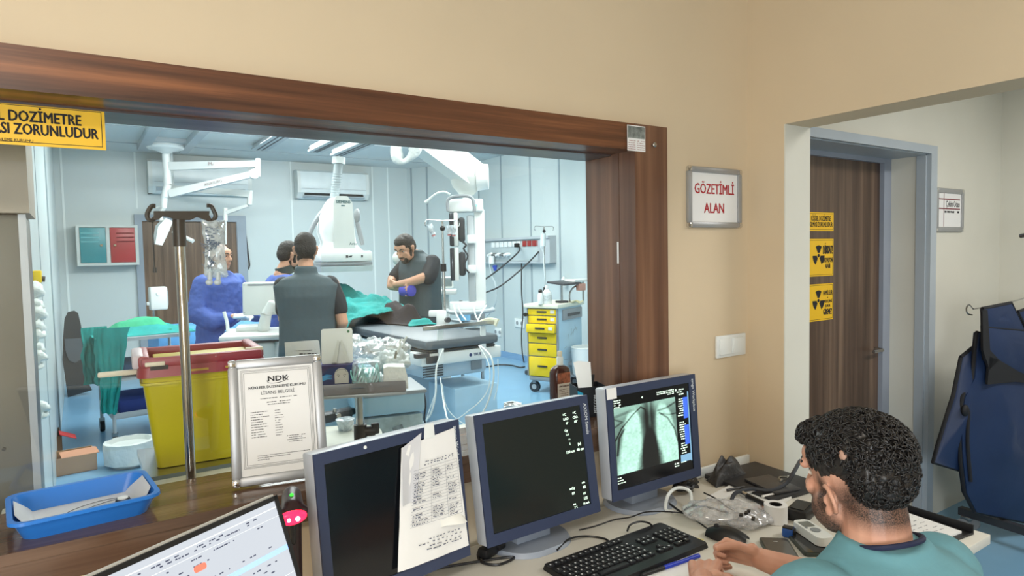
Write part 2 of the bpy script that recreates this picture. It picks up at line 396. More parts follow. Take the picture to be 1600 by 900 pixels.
# ================================================================ WALL SIGNS AND SMALL THINGS, CONTROL ROOM
def snap_frame(t,F,w,h,fw=.022,t0=.016,corner=.018):
    """aluminium poster frame in the xy plane of F (origin lower left)"""
    b=MB(F)
    b.box((w/2,fw/2,t0/2),(w-2*corner,fw,t0),bev=.006).box((w/2,h-fw/2,t0/2),(w-2*corner,fw,t0),bev=.006)
    b.box((fw/2,h/2,t0/2),(fw,h-2*corner,t0),bev=.006).box((w-fw/2,h/2,t0/2),(fw,h-2*corner,t0),bev=.006)
    build('frame',b,ALU,t)
    b=MB(F)
    for x in(0,w):
        for y in(0,h):
            b.box((x+(.0105 if x==0 else -.0105),y+(.0105 if y==0 else -.0105),.0085),(.021,.021,.017),bev=.0065)
    build('corner_cap',b,CHROME,t)
    build('backing_panel',MB(F).lim((fw*.6,fw*.6,0),(w-fw*.6,h-fw*.6,.004)),DARK,t)
    build('sheet',MB(F).lim((fw*.8,fw*.8,.004),(w-fw*.8,h-fw*.8,.007)),PAPER,t)
    return Matrix(F)@Matrix.Translation((0,0,.0075))
t=thing('wall_sign','silver framed sign with red GÖZETİMLİ ALAN lettering beside the window','sign',(2.0,1.64,1.65))
F=frame((1.853,1.64,1.662),(1,0,0),(0,0,1)); F=F@Matrix.Identity(4)
G=snap_frame(t,F,.305,.225)
RED=mat('dark_red_ink',(170,36,44),.7,var=0)
b=MB(G).text('GÖZETİMLİ',Matrix.Translation((.152,.143,0)),.053,bold=.016,fit=.222).text('ALAN',Matrix.Translation((.150,.072,0)),.053,bold=.016,fit=.112)
build('lettering',b,RED,t,0)
# light switch
t=thing('light_switch','white double rocker light switch below the silver framed sign','switch',(2.093,1.64,1.19))
a=W(1117,562,Y=1.64); c=W(1162,528,Y=1.64)
b=MB().lim((a.x,1.63,a.z+.005),(c.x,1.64,a.z+.09),bev=.003); build('cover_plate',b,WHITE,t)
for k in(0,1):
    x0=a.x+.012+k*(c.x-a.x-.016)/2; build('rocker',MB().box((x0+.034,1.628,a.z+.047),(.064,.008,.06),rot=(4 if k else -4,0,0),bev=.002),WHITE,t)
# note sticker on frame corner, screw, tape
a=W(980,235,Y=1.612); F=frame((a.x,1.6115,a.z),(1,0,0),(0,0,1)); sw=W(1008,235,Y=1.612).x-a.x; sh=.085
t=thing('sticker','small printed sticker on the upper right corner of the wooden window frame','sticker',(a.x,1.612,a.z))
build('sheet',MB(F).lim((0,0,0),(sw,sh,.0005)),PAPER,t,0)
build('grey_picture',MB(F).lim((.002,sh*.5,.0006),(sw-.002,sh-.003,.0008)),mat('grey_photo_print',(120,126,122),.6,var=.5,vs=60),t,0)
b=MB(F@Matrix.Translation((0,0,.001)))
for k in range(5): b.scrib(Matrix.Identity(4),.004,sw*.45,sh*.40-k*.007,.0025,k); b.scrib(Matrix.Identity(4),sw*.55,sw-.003,sh*.40-k*.007,.0025,k+9)
build('print',b,mat('red_grey_print',(150,90,90),.7),t,0)
p=W(1019,227,Y=1.612); solo('screw',MB().cyl((p.x,1.613,p.z),(p.x,1.600,p.z),.0035).ell((p.x,1.600,p.z),(.009,.005,.009)),STEEL,'small round screw head on the right window frame upright','screw')
p0=W(966,412,X=1.574); p1=W(966,378,X=1.574)
solo('tape',MB().lim((1.5725,p0.y-.004,p0.z),(1.574,p0.y+.004,p1.z)),PAPER,'thin white tape strip on the inner side of the right window upright','tape')
# yellow dosimeter sign on the glass
a=W(166,235,Y=1.735); c=W(163,172,Y=1.735); sw=.485; sh=1.9195-a.z
F=frame((a.x-sw,1.735,a.z),(1,0,0),(0,0,1)); F=F@Matrix.Translation((0,0,.0))
t=thing('warning_sign','yellow dosimeter warning sign with black lettering hung under the window header at top left','sign',(a.x-.2,1.735,a.z))
build('panel',MB(F).lim((0,0,0),(sw,sh,.0012)),YEL,t,0)
bw=.0013; m=.006; b=MB(F@Matrix.Translation((0,0,.0013)))
b.lim((m,m,0),(sw-m,m+bw,.0003)).lim((m,sh-m-bw,0),(sw-m,sh-m,.0003)).lim((m,m,0),(m+bw,sh-m,.0003)).lim((sw-m-bw,m,0),(sw-m,sh-m,.0003))
b.text('KİŞİSEL DOZİMETRE',Matrix.Translation((sw-.044,sh*.67,0)),.032,align='RIGHT',bold=.026,fit=.215).text('TAKILMASI ZORUNLUDUR',Matrix.Translation((sw-.014,sh*.37,0)),.032,align='RIGHT',bold=.026,fit=.262)
b.text('NÜKLEER DÜZENLEME KURUMU',Matrix.Translation((sw-.19,sh*.11,0)),.008,bold=.01)
build('lettering',b,INK,t,0)
# corridor signs on the door
def trefoil(b,F,x,y,r):
    b.lathe([(r*.18,0),(r*.18,.0004)],(x,y,0),16)
    for k in range(3):
        a0=PI/2+k*2*PI/3; P=[]
        for i in range(7): a=a0-PI/6+PI/3*i/6; P.append((x+r*math.cos(a),y+r*math.sin(a)))
        for i in range(7): a=a0+PI/6-PI/3*i/6; P.append((x+r*.28*math.cos(a),y+r*.28*math.sin(a)))
        b.prism(P,.0004)
def door_sign(z0,z1,label,lines,tre):
    x1=W(1303,400,Y=1.99).x; w_=.30; F=frame((x1-w_,1.994,z0),(1,0,0),(0,0,1)); h=z1-z0
    t=thing('warning_sign',label,'sign',(x1-w_/2,1.994,z0))
    build('panel',MB(F).lim((0,0,0),(w_,h,.0012)),YEL,t,0)
    b=MB(F@Matrix.Translation((0,0,.0013))); m=.007
    b.lim((m,m,0),(w_-m,m+.0015,.0003)).lim((m,h-m-.0015,0),(w_-m,h-m,.0003)).lim((w_-m-.0015,m,0),(w_-m,h-m,.0003)).lim((m,m,0),(m+.0015,h-m,.0003))
    for s_,x,y,sz,bo,ft in lines: b.text(s_,Matrix.Translation((x*w_,y*h,0)),sz,bold=bo,fit=ft)
    if tre: trefoil(b,F,w_-.140,h*.55,.055)
    build('lettering',b,INK,t,0)
zz=lambda y:W(1290,y,Y=1.994).z
door_sign(zz(361),zz(332),'short yellow dosimeter sign, topmost of three on the corridor door',[('KİŞİSEL DOZİMETRE',.60,.66,.036,.012,.18),('TAKILMASI ZORUNLUDUR',.56,.34,.036,.012,.24)],False)
door_sign(zz(431),zz(373),'yellow DİKKAT! RADYASYON ALANI sign, middle of three on the corridor door',[('DİKKAT!',.82,.69,.062,.03,.090),('RADYASYON',.82,.42,.036,.016,.088),('ALANI',.82,.26,.036,.016,.045)],True)
door_sign(zz(500),zz(443),'yellow HAMİLELER GİREMEZ sign, lowest of three on the corridor door',[('HAMİLELER',.82,.74,.036,.014,.088),('ve',.82,.62,.016,0,.01),('HAMİLELİK ŞÜPHESİ',.82,.51,.020,.012,.085),('OLANLAR',.82,.39,.020,.012,.05),('GİREMEZ',.82,.22,.042,.03,.082)],True)
# framed sign in corridor
a=W(1459,362,Y=1.78); c=W(1503,292,Y=1.78)
t=thing('wall_sign','silver framed office sign with red lines on the corridor wall right of the door','sign',(a.x+.15,1.78,a.z))
w_=c.x-a.x; h=W(1459,293,Y=1.78).z-a.z
G=snap_frame(t,frame((a.x,1.78,a.z),(1,0,0),(0,0,1)),w_,h,fw=.028)
b=MB(G).lim((.04,h*.52,0),(w_-.04,h*.545,.0003)).lim((.04,h*.74,0),(w_-.04,h*.765,.0003)).lim((.10,.03,0),(.104,h-.03,.0003))
build('red_rule',b,mat('dark_red_rule',(120,30,45),.7,var=0),t,0)
b=MB(G).text('Çekim Odası',Matrix.Translation((w_*.62,h*.64,0)),.05,fit=.17); b.scrib(Matrix.Translation((0,0,.0003)),.11,w_-.05,h*.46,.012,3)
build('lettering',b,INK,t,0)
# ================================================================ PEOPLE HELPERS
def loft(b,rings,n=28,e=2.4):
    """closed body of stacked rounded-rectangular rings: (cx,cy,cz,rx,ry)"""
    vs=[];fs=[]
    for cx,cy,cz,rx,ry in rings:
        for k in range(n):
            a=2*PI*k/n; c=math.cos(a); s=math.sin(a)
            vs.append((cx+rx*math.copysign(abs(c)**(2/e),c),cy+ry*math.copysign(abs(s)**(2/e),s),cz))
    m=len(rings)
    for i in range(m-1):
        for k in range(n): j=(k+1)%n; fs.append((i*n+k,i*n+j,(i+1)*n+j,(i+1)*n+k))
    fs.append(tuple(reversed(range(n)))); fs.append(tuple(range((m-1)*n,m*n))); return b.raw(vs,fs)
def add_head(b,M,k=1.,bigear=False):
    o=b.M; b.M=M@Matrix.Scale(k,4)
    b.ell((0,-.012,.022),(.074,.094,.092)).ell((0,.025,-.035),(.060,.066,.070)).ell((0,.052,-.088),(.034,.034,.024))
    b.ell((.042,.03,-.055),(.026,.04,.04)).ell((-.042,.03,-.055),(.026,.04,.04)).ell((0,.062,.045),(.055,.025,.03))
    b.chain([((0,.082,.018),.009),((0,.106,-.022),.012)]).ell((.011,.098,-.026),.009).ell((-.011,.098,-.026),.009)
    b.chain([((-.045,.072,.026),.010),((0,.084,.030),.010),((.045,.072,.026),.010)])
    b.ell((.037,.064,-.018),(.020,.014,.018)).ell((-.037,.064,-.018),(.020,.014,.018))
    b.chain([((-.022,.080,-.055),.006),((0,.089,-.053),.0075),((.022,.080,-.055),.006)]); b.chain([((-.018,.080,-.064),.006),((0,.087,-.065),.008),((.018,.080,-.064),.006)])
    for s in(-1,1):
        if bigear:
            b.ell((s*.078,-.008,-.030),(.005,.013,.021)).ell((s*.080,.001,-.050),(.006,.008,.010))
            b.chain([((s*(.080+.011*math.sin(a)),-.006-.016*math.sin(a)+.006*math.cos(a),-.028+.023*math.cos(a)),.0045) for a in (-.5,0,.5,1,1.5,2,2.5,3)])
            b.chain([((s*.082,.005,-.034),.004),((s*.080,.006,-.026),.0035)]); continue
        b.chain([((s*.074,-.002,-.038),.008),((s*.080,-.004,-.018),.010),((s*.084,-.014,.006),.0105),((s*.083,-.020,.012),.009),((s*.078,.000,.014),.006)])
    b.M=o
def face_parts(t,M,k=1.,brow=None,beard=None,hair=None,eyes=True,lips=True):
    Q=M@Matrix.Scale(k,4)
    if eyes:
        b=MB(Q)
        for s in(-1,1): b.ell((s*.030,.0685,.008),(.012,.007,.0065))
        build('eye',b,mat('eye_white',(225,222,215),.3),t,180)
        b=MB(Q)
        for s in(-1,1): b.ell((s*.030,.0745,.008),(.005,.003,.005))
        build('iris',b,mat('dark_iris',(40,28,20),.2),t,180)
    if brow:
        b=MB(Q)
        for s in(-1,1): b.chain([((s*.015,.089,.030),.0035),((s*.033,.084,.035),.0042),((s*.052,.072,.030),.003)])
        build('eyebrow',b,HAIRB,t,180)
    if lips: build('lips',MB(Q).chain([((-.02,.085,-.060),.003),((0,.0935,-.059),.0045),((.02,.085,-.060),.003)]),mat('lip_skin',(168,104,92),.5),t,180)
    if beard=='full':
        b=MB(Q).ell((0,.022,-.060),(.0645,.066,.052)).ell((0,.054,-.092),(.037,.038,.027)).chain([((-.024,.080,-.046),.006),((0,.094,-.043),.007),((.024,.080,-.046),.006)])
        for s in(-1,1): b.chain([((s*.066,.012,-.01),.012),((s*.058,.03,-.05),.016)])
        o=build('beard',b,HAIRB,t,180); voxel(o,.005,1)
    if hair:
        b=MB(Q)
        if hair=='short': b.ell((0,-.020,.034),(.0795,.094,.090)).ell((0,-.045,.0),(.0765,.068,.075)).ell((0,.02,.075),(.06,.062,.048))
        if hair=='thin': b.ell((0,-.028,.030),(.0775,.088,.084)).ell((0,-.05,.0),(.073,.06,.07))
        for s in(-1,1): b.chain([((s*.074,.018,.03),.008),((s*.072,.018,-.012),.006)])
        o=build('hair',b,HAIRB,t,180); voxel(o,.005,1); displace(o,.006,.02)
def add_hand(b,w,dv,pn,curl=.5,k=1.,thumb=1,spread=.0,fl=None):
    """hand at wrist w pointing along dv, palm facing pn; thumb on side +1/-1"""
    d=V(dv).normalized(); p=V(pn); p=(p-d*p.dot(d)).normalized(); s=d.cross(p)*thumb
    w=V(w); r=.0085*k
    for i in range(4):
        o=(i-1.5)*.0195*k
        b.cap(w+s*(-o*.55)+d*.01*k,.015*k,w+d*.085*k+s*(-o),.0115*k,8)
    for i,L in enumerate((.070,.078,.072,.058)):
        o=(i-1.5)*.020*k; a=0; q=w+d*.085*k+s*(-o); c=curl+.06*i
        for seg,(f_,rr) in enumerate(((.45,1.05),(.32,.95),(.23,.82))):
            a+=c*(1.0 if seg else .8); dr=(d*math.cos(a)+p*math.sin(a)+s*(-o*spread*6)).normalized()
            q2=q+dr*(L*f_*k); b.cap(q,r*rr,q2,r*rr*.92,8); q=q2
    q=w+s*.022*k+d*.02*k; b.cap(w+d*.005*k,.016*k,q+s*.008*k,.015*k,8)
    dr=(d*.62+s*.62+p*.35).normalized(); q1=q+dr*.042*k; b.cap(q,.0135*k,q1,.0105*k,8)
    dr=(d*.85+s*.15+p*.5).normalized(); q2=q1+dr*.032*k; b.cap(q1,.0105*k,q2,.0095*k,8); q3=q2+(dr+p*.4).normalized()*.022*k; b.cap(q2,.0095*k,q3,.008*k,8)
def std_legs(b):
    for s in(-1,1):
        b.chain([((s*.09,0,.93),.085),((s*.10,.02,.50),.055),((s*.10,-.01,.30),.052),((s*.10,-.02,.09),.036)]).chain([((s*.10,-.03,.05),.036),((s*.115,.14,.035),.03)])
def std_torso(b,neck=(0,.02,1.57)):
    b.ell((0,0,.97),(.165,.11,.12)).ell((0,0,1.13),(.145,.10,.15)).ell((0,0,1.31),(.165,.11,.16)).chain([((-.15,-.01,1.395),.046),((.15,-.01,1.395),.046)])
    b.chain([((0,-.015,1.43),.062),(neck,.054)])
def shoes(t,PM,m=None):
    for s in(-1,1):
        b=MB(PM).chain([((s*.10,-.04,.052),.046),((s*.115,.15,.044),.040)]).box((s*.108,.055,.012),(.085,.27,.024),bev=.01)
        voxel(build('shoe',b,m or BLACK,t,180),.01,1)
def trousers(t,PM,m,top=.98,rx=.185):
    b=MB(PM); loft(b,[(0,0,top,rx,.125),(0,0,.88,rx+.005,.13),(0,0,.82,rx,.125)])
    for s in(-1,1): loft(b,[(s*.095,0,.90,.098,.115),(s*.10,.01,.5,.078,.09),(s*.10,-.01,.10,.07,.085)],20)
    o=build('trousers',b,m,t,180); voxel(o,.014,3); displace(o,.012,.08)
# ================================================================ PEOPLE IN THE OPERATING ROOM
def yaw_of(dx,dy): return math.degrees(math.atan2(dy,dx))-90
# 1. man in blue gown at the left
p=W(349,540,d=5.8); PM=RZ(p.x,p.y,0,yaw_of(.50,-.86)); k=1.0
t=thing('person','man in a loose blue surgical gown with white gloves standing before the wooden far door','person',(p.x,p.y,0))
b=MB(PM); std_legs(b); std_torso(b,(0,.01,1.53)); HM=PM@Matrix.Translation((0,.015,1.605))@Euler((math.radians(-4),0,math.radians(14))).to_matrix().to_4x4(); add_head(b,HM,.98)
b.chain([((-.17,-.01,1.37),.04),((-.26,.0,1.13),.035),((-.20,.13,1.06),.03),((-.09,.25,1.08),.026)],8).chain([((.17,-.01,1.37),.04),((.26,.0,1.13),.035),((.20,.13,1.06),.03),((.10,.25,1.09),.026)],8)
voxel(build('body',b,SKIN,t,180),.007,1)
face_parts(t,HM,.98,brow=1,hair='thin')
b=MB(PM); loft(b,[(0,0,.45,.25,.21),(0,0,.75,.235,.19),(0,0,1.0,.225,.175),(0,0,1.25,.215,.155),(0,0,1.38,.20,.135),(0,-.005,1.44,.13,.09),(0,-.005,1.475,.075,.07)])
for s in(-1,1): b.chain([((s*.175,-.01,1.37),.085),((s*.27,.0,1.13),.085),((s*.21,.13,1.05),.075),((s*.10,.22,1.075),.05)])
o=build('surgical_gown',b,BLUEG,t,180); voxel(o,.011,2); displace(o,.035,.11)
b=MB(PM); add_hand(b,(-.09,.25,1.075),(.75,.5,.0),(.3,-.3,-.9),.7,1.1,-1); voxel(build('glove',b,OFFW,t,180),.0055,1)
b=MB(PM); add_hand(b,(.10,.25,1.09),(-.7,.5,.05),(-.2,-.2,-.9),.7,1.1,1); voxel(build('glove',b,OFFW,t,180),.0055,1)
trousers(t,PM,BLUEG); shoes(t,PM)
# 2. man in blue gown behind
p=W(445,520,d=5.6); PM=RZ(p.x,p.y,0,yaw_of(.93,.10))
t=thing('person','bearded man in a blue gown mostly hidden behind the man in the grey-green vest','person',(p.x,p.y,0))
b=MB(PM); std_legs(b); std_torso(b,(0,.04,1.54)); HM=PM@Matrix.Translation((-.0,.07,1.605))@Euler((math.radians(-16),0,math.radians(0))).to_matrix().to_4x4(); add_head(b,HM)
b.chain([((-.19,-.01,1.36),.05),((-.22,.02,1.10),.042),((-.12,.27,1.08),.03)],8).chain([((.19,-.01,1.36),.05),((.22,.04,1.10),.042),((.12,.27,1.05),.03)],8)
add_hand(b,(-.12,.27,1.08),(.3,.9,0),(0,-.3,-.9),.4,1,-1); add_hand(b,(.12,.27,1.05),(-.3,.9,0),(0,-.3,-.9),.4,1,1)
voxel(build('body',b,SKIN,t,180),.007,1); face_parts(t,HM,1,brow=1,beard='full',hair='short')
b=MB(PM); loft(b,[(0,0,.5,.23,.2),(0,0,.8,.22,.18),(0,0,1.0,.215,.165),(0,0,1.25,.21,.15),(0,0,1.38,.20,.13),(0,0,1.44,.13,.09)])
for s in(-1,1): b.chain([((s*.175,-.01,1.36),.08),((s*.235,.02,1.10),.075),((s*.14,.24,1.07),.048)])
o=build('surgical_gown',b,BLUEG,t,180); voxel(o,.012,2); displace(o,.03,.10)
b=MB(PM@Matrix.Translation((0,.02,1.475))@Matrix.Rotation(.25,4,'X')).lathe([(.06,-.035),(.078,-.03),(.074,.035),(.062,.038)],n=24); build('collar',b,mat('dark_thyroid_collar',(50,62,60),.7),t)
trousers(t,PM,BLUEG); shoes(t,PM)
# 3. man from behind in grey-green vest
p=W(482,530,d=4.8); PM=RZ(p.x,p.y,0,yaw_of(.30,.95))
t=thing('person','dark-haired man seen from behind in a grey-green vest and black T-shirt','person',(p.x,p.y,0))
b=MB(PM); std_legs(b); std_torso(b,(0,.01,1.56)); HM=PM@Matrix.Translation((.0,.01,1.645))@Euler((math.radians(-6),0,math.radians(5))).to_matrix().to_4x4(); add_head(b,HM,1.0)
b.chain([((.185,-.01,1.385),.05),((.245,-.03,1.10),.043),((.235,.17,1.03),.036),((.17,.26,1.03),.028)],10)
b.chain([((-.175,-.01,1.385),.05),((-.17,.08,1.14),.043),((-.12,.26,1.04),.03)],10)
add_hand(b,(.17,.26,1.03),(-.5,.8,0),(0,-.2,-.9),.5,1,1); add_hand(b,(-.12,.26,1.04),(.5,.8,0),(0,-.2,-.9),.5,1,-1)
voxel(build('body',b,SKIN,t,180),.007,1); face_parts(t,HM,1,brow=1,beard='full',hair='short')
BT=mat('black_tshirt_cotton',(34,38,44),.8,bump=.3,bs=12)
b=MB(PM)
b.chain([((.165,-.01,1.38),.070),((.215,-.018,1.26),.064),((.228,-.02,1.20),.062)]).chain([((-.16,-.01,1.38),.070),((-.165,.03,1.26),.06),((-.17,.05,1.20),.058)])
loft(b,[(0,0,.9,.17,.12),(0,0,1.3,.18,.125),(0,0,1.42,.13,.09)]); voxel(build('t_shirt',b,BT,t,180),.009,2)
b=MB(PM); loft(b,[(0,0,.86,.215,.15),(0,0,1.0,.205,.145),(0,0,1.15,.20,.14),(0,-.005,1.30,.222,.150),(0,-.005,1.38,.232,.135),(0,-.01,1.43,.185,.105),(0,-.01,1.45,.12,.085),(0,-.01,1.46,.085,.075),(0,-.005,1.52,.075,.07)])
voxel(build('vest',b,VEST,t,180),.009,2)
trousers(t,PM,mat('dark_grey_trousers',(66,76,82),.8,bump=.3,bs=9)); shoes(t,PM)
# 4. man with crossed arms on the right
p=W(658,510,d=6.3); PM=RZ(p.x,p.y,0,yaw_of(-.86,-.22))@Matrix.Scale(1.09,4)
t=thing('person','man with crossed arms and bowed head in a dark vest behind the patient table','person',(p.x,p.y,0))
b=MB(PM); std_legs(b); std_torso(b,(0,.10,1.47)); HM=PM@Matrix.Translation((0,.155,1.515))@Euler((math.radians(-30),0,math.radians(12))).to_matrix().to_4x4(); add_head(b,HM)
b.chain([((-.185,0,1.375),.05),((-.235,.10,1.275),.046),((-.12,.215,1.225),.038),((.03,.245,1.205),.028)],12)
b.chain([((.185,0,1.375),.05),((.235,.12,1.25),.043),((.12,.225,1.19),.036),((-.02,.20,1.17),.028)],12)
# camera sees his left side: left upper arm raised forward, forearm across
add_hand(b,(.03,.245,1.205),(1,-.1,.15),(0,-1,0),.5,1,1); add_hand(b,(-.02,.205,1.17),(-1,.1,.1),(0,1,-.2),.6,1,1)
voxel(build('body',b,SKIN,t,180),.007,1); face_parts(t,HM,1,brow=1,beard='full',hair='short')
b=MB(PM)
for s in(-1,1): b.chain([((s*.165,-.005,1.385),.074),((s*.205,.05,1.31),.072),((s*.222,.09,1.265),.068)])
loft(b,[(0,0,.9,.17,.12),(0,0,1.3,.18,.125),(0,0,1.42,.13,.09)]); voxel(build('t_shirt',b,BT,t,180),.009,2)
b=MB(PM); loft(b,[(0,0,.92,.205,.165),(0,0,1.05,.20,.16),(0,0,1.2,.20,.155),(0,0,1.32,.21,.15),(0,0,1.40,.205,.125),(0,.005,1.44,.14,.095),(0,.03,1.465,.085,.08),(0,.065,1.50,.075,.07)])
voxel(build('vest',b,VEST,t,180),.009,2)
b=MB(PM).lathe([(.03,0),(.045,.01),(.045,.09),(.03,.1)],(0,0,0)); b.bm.clear()
b=MB(PM@Matrix.Translation((-.09,.215,1.155))@Matrix.Rotation(PI/2,4,'Y')).lathe([(.03,-.07),(.048,-.06),(.048,.06),(.03,.07)]); build('blue_glove_cuff',b,mat('violet_blue_glove',(70,70,180),.6),t,label='blue cuff around the forearm')
trousers(t,PM,mat('dark_grey_trousers',(0,0,0))); shoes(t,PM)
# ================================================================ OPERATING ROOM: LARGE EQUIPMENT
# patient table ------------------------------------------------------------
TZ=1.0; a=W(666,548,z=.935); TX0=a.x; TY0=a.y; TX1=TX0+.60; TY1=TY0+2.5
TM=RZ(TX0,TY0,0,2)
t=thing('patient_table','long angiography patient table with grey mattress and white base near the middle','table',(TX0+.3,TY0+1.2,0))
b=MB(TM); poly=[(0.02,.0),(.58,.0),(.60,.03),(.60,2.5),(0,2.5),(0,.03)]
b.box((.30,1.25,.965),(.60,2.5,.07),bev=.025); build('mattress',b,mat('slate_grey_vinyl',(96,104,110),.45,var=.05),t)
build('tabletop',MB(TM).box((.30,1.25,.918),(.56,2.46,.02),bev=.008),mat('carbon_black_board',(54,58,62),.4),t)
b=MB(TM).box((.30,.12,.865),(.66,.20,.085),bev=.008).box((-.03,1.0,.875),(.03,1.5,.06),bev=.005).box((.63,1.0,.875),(.03,1.5,.06),bev=.005)
build('end_beam',b,WHITE,t)
build('rail_bracket',MB(TM).box((-.02,.03,.90),(.10,.05,.03),bev=.004).box((.05,.01,.865),(.09,.012,.05),bev=.003),DARK,t)
b=MB(TM@Matrix.Translation((.44,.019,.866))@Matrix.Rotation(PI/2,4,'X')).text('TRUMPF',Matrix.Identity(4),.028,bold=.02).lathe([(.012,0),(.012,.001)],(-.075,0,0)); build('logo',b,mat('navy_print',(40,60,110),.5),t,0)
b=MB(TM).box((.30,.36,.77),(.52,.52,.12),bev=.03).box((.30,.9,.80),(.42,.9,.09),bev=.03); build('drive_housing',b,mat('pale_blue_grey_cover',(182,200,212),.4),t)
b=MB(TM)
for i in range(5): b.box((.10,.095,.735+i*.018),(.16,.006,.008))
build('vent_grille',b,DARK,t)
build('side_socket',MB(TM).box((.46,.095,.775),(.09,.012,.07),bev=.004),GREY,t)
b=MB(TM).box((.30,.95,.38),(.40,.62,.70),bev=.05); build('pedestal',b,mat('pale_blue_grey_cover',(0,0,0)),t)
build('floor_plate',MB(TM).box((.30,.95,.02),(.62,1.1,.04),bev=.015),LGREY,t)
# side rail over the foot end with posts
b=MB(TM)
b.box((.12,.015,.955),(.04,.014,.24)).box((.47,.015,.955),(.04,.014,.24)); build('rail_post',b,WHITE,t)
build('end_rail',MB(TM).box((.27,.0,1.085),(.58,.012,.03),bev=.003),STEEL,t)
t=thing('catheter_tubing','loops of thin white tubing hanging from the end of the patient table','tubing',(TX0+.2,TY0-.05,.3))
WT=mat('white_tubing',(226,232,230),.35)
def T3(*pts,d): return [W(x,y,d=d+dd) for x,y,dd in [(q+(0,))[:3] for q in pts]]
for i,(pts,r) in enumerate([([(693,545,.0),(682,575,-.05),(680,620,-.1),(668,655,-.1),(645,658,0),(625,612,.1)],.009),([(750,540,0),(768,560,-.1),(770,600,-.1),(750,650,-.1),(705,668,-.05),(690,600,.2)],.009),
    ([(748,540,0),(764,570,-.1),(762,610,-.1),(735,640,-.1),(700,655,0),(688,590,.2)],.005),([(682,610,0),(668,650,0),(660,682,0),(645,690,0),(630,655,.1)],.005),([(778,560,0),(778,600,0),(772,625,0)],.004),([(690,600,0),(700,640,0),(730,665,0),(755,660,0)],.005)]):
    build('tube',MB().tube(T3(*pts,d=4.0),r*.62,8),WT,t)
# drapes on the patient -----------------------------------------------------
def heapf(M,lx,ly,h,seed,fold=9,edge=.12,drop=0):
    def f(u,v):
        x=(u-.5)*lx; y=(v-.5)*ly; e=min(u,1-u)*lx; e2=min(v,1-v)*ly
        k=min(1,e/edge)*min(1,e2/edge); k=k*k*(3-2*k)
        nz=noise.noise(V((x*fold*.35+seed,y*fold+x*3,seed)))*.5+noise.noise(V((x*fold+seed,y*fold*2,seed*2)))*.25
        return M@V((x+nz*.02,y+nz*.03,k*h*(.72+.55*nz)+nz*.012))
    return f
t=thing('surgical_drape','bright teal surgical drapes heaped over the patient on the grey table','drape',(TX0+.3,TY0+1.6,TZ))
HM_=TM@Matrix.Translation((.25,1.86,TZ+.012))
def f1(u,v):
    x=(u-.5)*.80; y=(v-.5)*1.30
    body=max(0,1-(abs(x)/.36)**2.6)*(.07+.17*v*(1.15-.35*v)+.03*math.sin(v*9))
    n1=noise.noise(V((x*4+y*7,y*2.6-x*5,.3))); n2=noise.noise(V((x*9+y*16,y*5-x*8,4.1)))
    z=body*(1+.5*n1)+.085*abs(n1)+.05*abs(n2)
    if abs(x)>.31: z-= (abs(x)-.31)*1.6
    return HM_@V((x+.02*n2,y+.03*n1,max(z,-.12)))
build('drape_sheet',MB().grid(f1,50,90,thick=.006),TEAL,t,60)
HM2=TM@Matrix.Translation((.47,1.0,TZ+.012))@Matrix.Rotation(-.3,4,'Z')
build('folded_flap',MB().grid(heapf(HM2,.22,.34,.055,3.3,12,.06),34,34,thick=.006),TEAL,t,60)
HM3=TM@Matrix.Translation((.40,1.22,TZ+.012))@Matrix.Rotation(.3,4,'Z')
solo('dark_garment',MB().grid(heapf(HM3,.28,.50,.21,8.1,7,.12),34,34,thick=.006),mat('black_brown_cloth',(38,32,38),.85,bump=.4,bs=15),'crumpled black cloth lying on the mattress beside the teal drapes','cloth',smooth=60)
# C-arm detector ------------------------------------------------------------
DD=6.3
q=W(535,410,d=DD); CM=RZ(q.x,q.y,0,-8)
zt=lambda y,d=DD: W(535,y,d=d).z
s=DD/1021
t=thing('c_arm','white x-ray detector unit on a grey ceiling column above the draped patient','x-ray unit',(q.x,q.y,zt(428)))
b=MB(CM).prism([(-.235,-.22),(.235,-.22),(.235,.22),(-.235,.22)],.055,Matrix.Translation((0,0,zt(424))),top=[(-.245,-.23),(.245,-.23),(.245,.23),(-.245,.23)])
build('detector_plate',b,mat('light_grey_band',(196,206,208),.35),t)
build('grey_band',MB(CM).box((0,0,zt(412)),(.475,.445,.028),bev=.004),GREY,t)
b=MB(CM).box((-.0,0,zt(401)),(.48,.45,.10),bev=.02)
b.prism([(-.20,-.2),(.20,-.2),(.20,.2),(-.20,.2)],.10,Matrix.Translation((-.03,0,zt(395))),top=[(-.14,-.16),(.12,-.16),(.12,.16),(-.14,.16)])
build('detector_housing',b,WHITE,t)
b=MB(CM); zb=zt(388); zT=zt(311)
rg=[(-.03,zb,.175,.17),(-.035,zb+.06,.155,.16),(-.055,zb+.16,.165,.17),(-.055,zb+.30,.150,.16),(-.03,zb+.42,.115,.13),(-.02,zT,.085,.10)]
loft(b,[(cx,0,z,rx,ry) for cx,z,rx,ry in rg],32,4.5); build('housing_shell',b,WHITE,t,50)
b=MB(CM).prism([(-.11,-.155),(.09,-.155),(.075,.27),(.03,.33),(-.075,.33),(-.10,.27)],.012,frame((.0,-.172,zb+.155),(1,0,0),(0,0,1))); build('front_cover',b,OFFW,t)
b=MB(CM@Matrix.Translation((-.01,-.187,zT-.045))@Matrix.Rotation(PI/2,4,'X')).text('SIEMENS',Matrix.Identity(4),.036,bold=.03); b.scrib(Matrix.Identity(4),-.02,.02,-.035,.012,1)
b.text('Artis',Matrix.Translation((.08,-.39,0)),.036,bold=.0); b.text('zee',Matrix.Translation((.05,-.50,.04)),.02)
build('logo',b,mat('petrol_print',(20,90,96),.5),t,0)
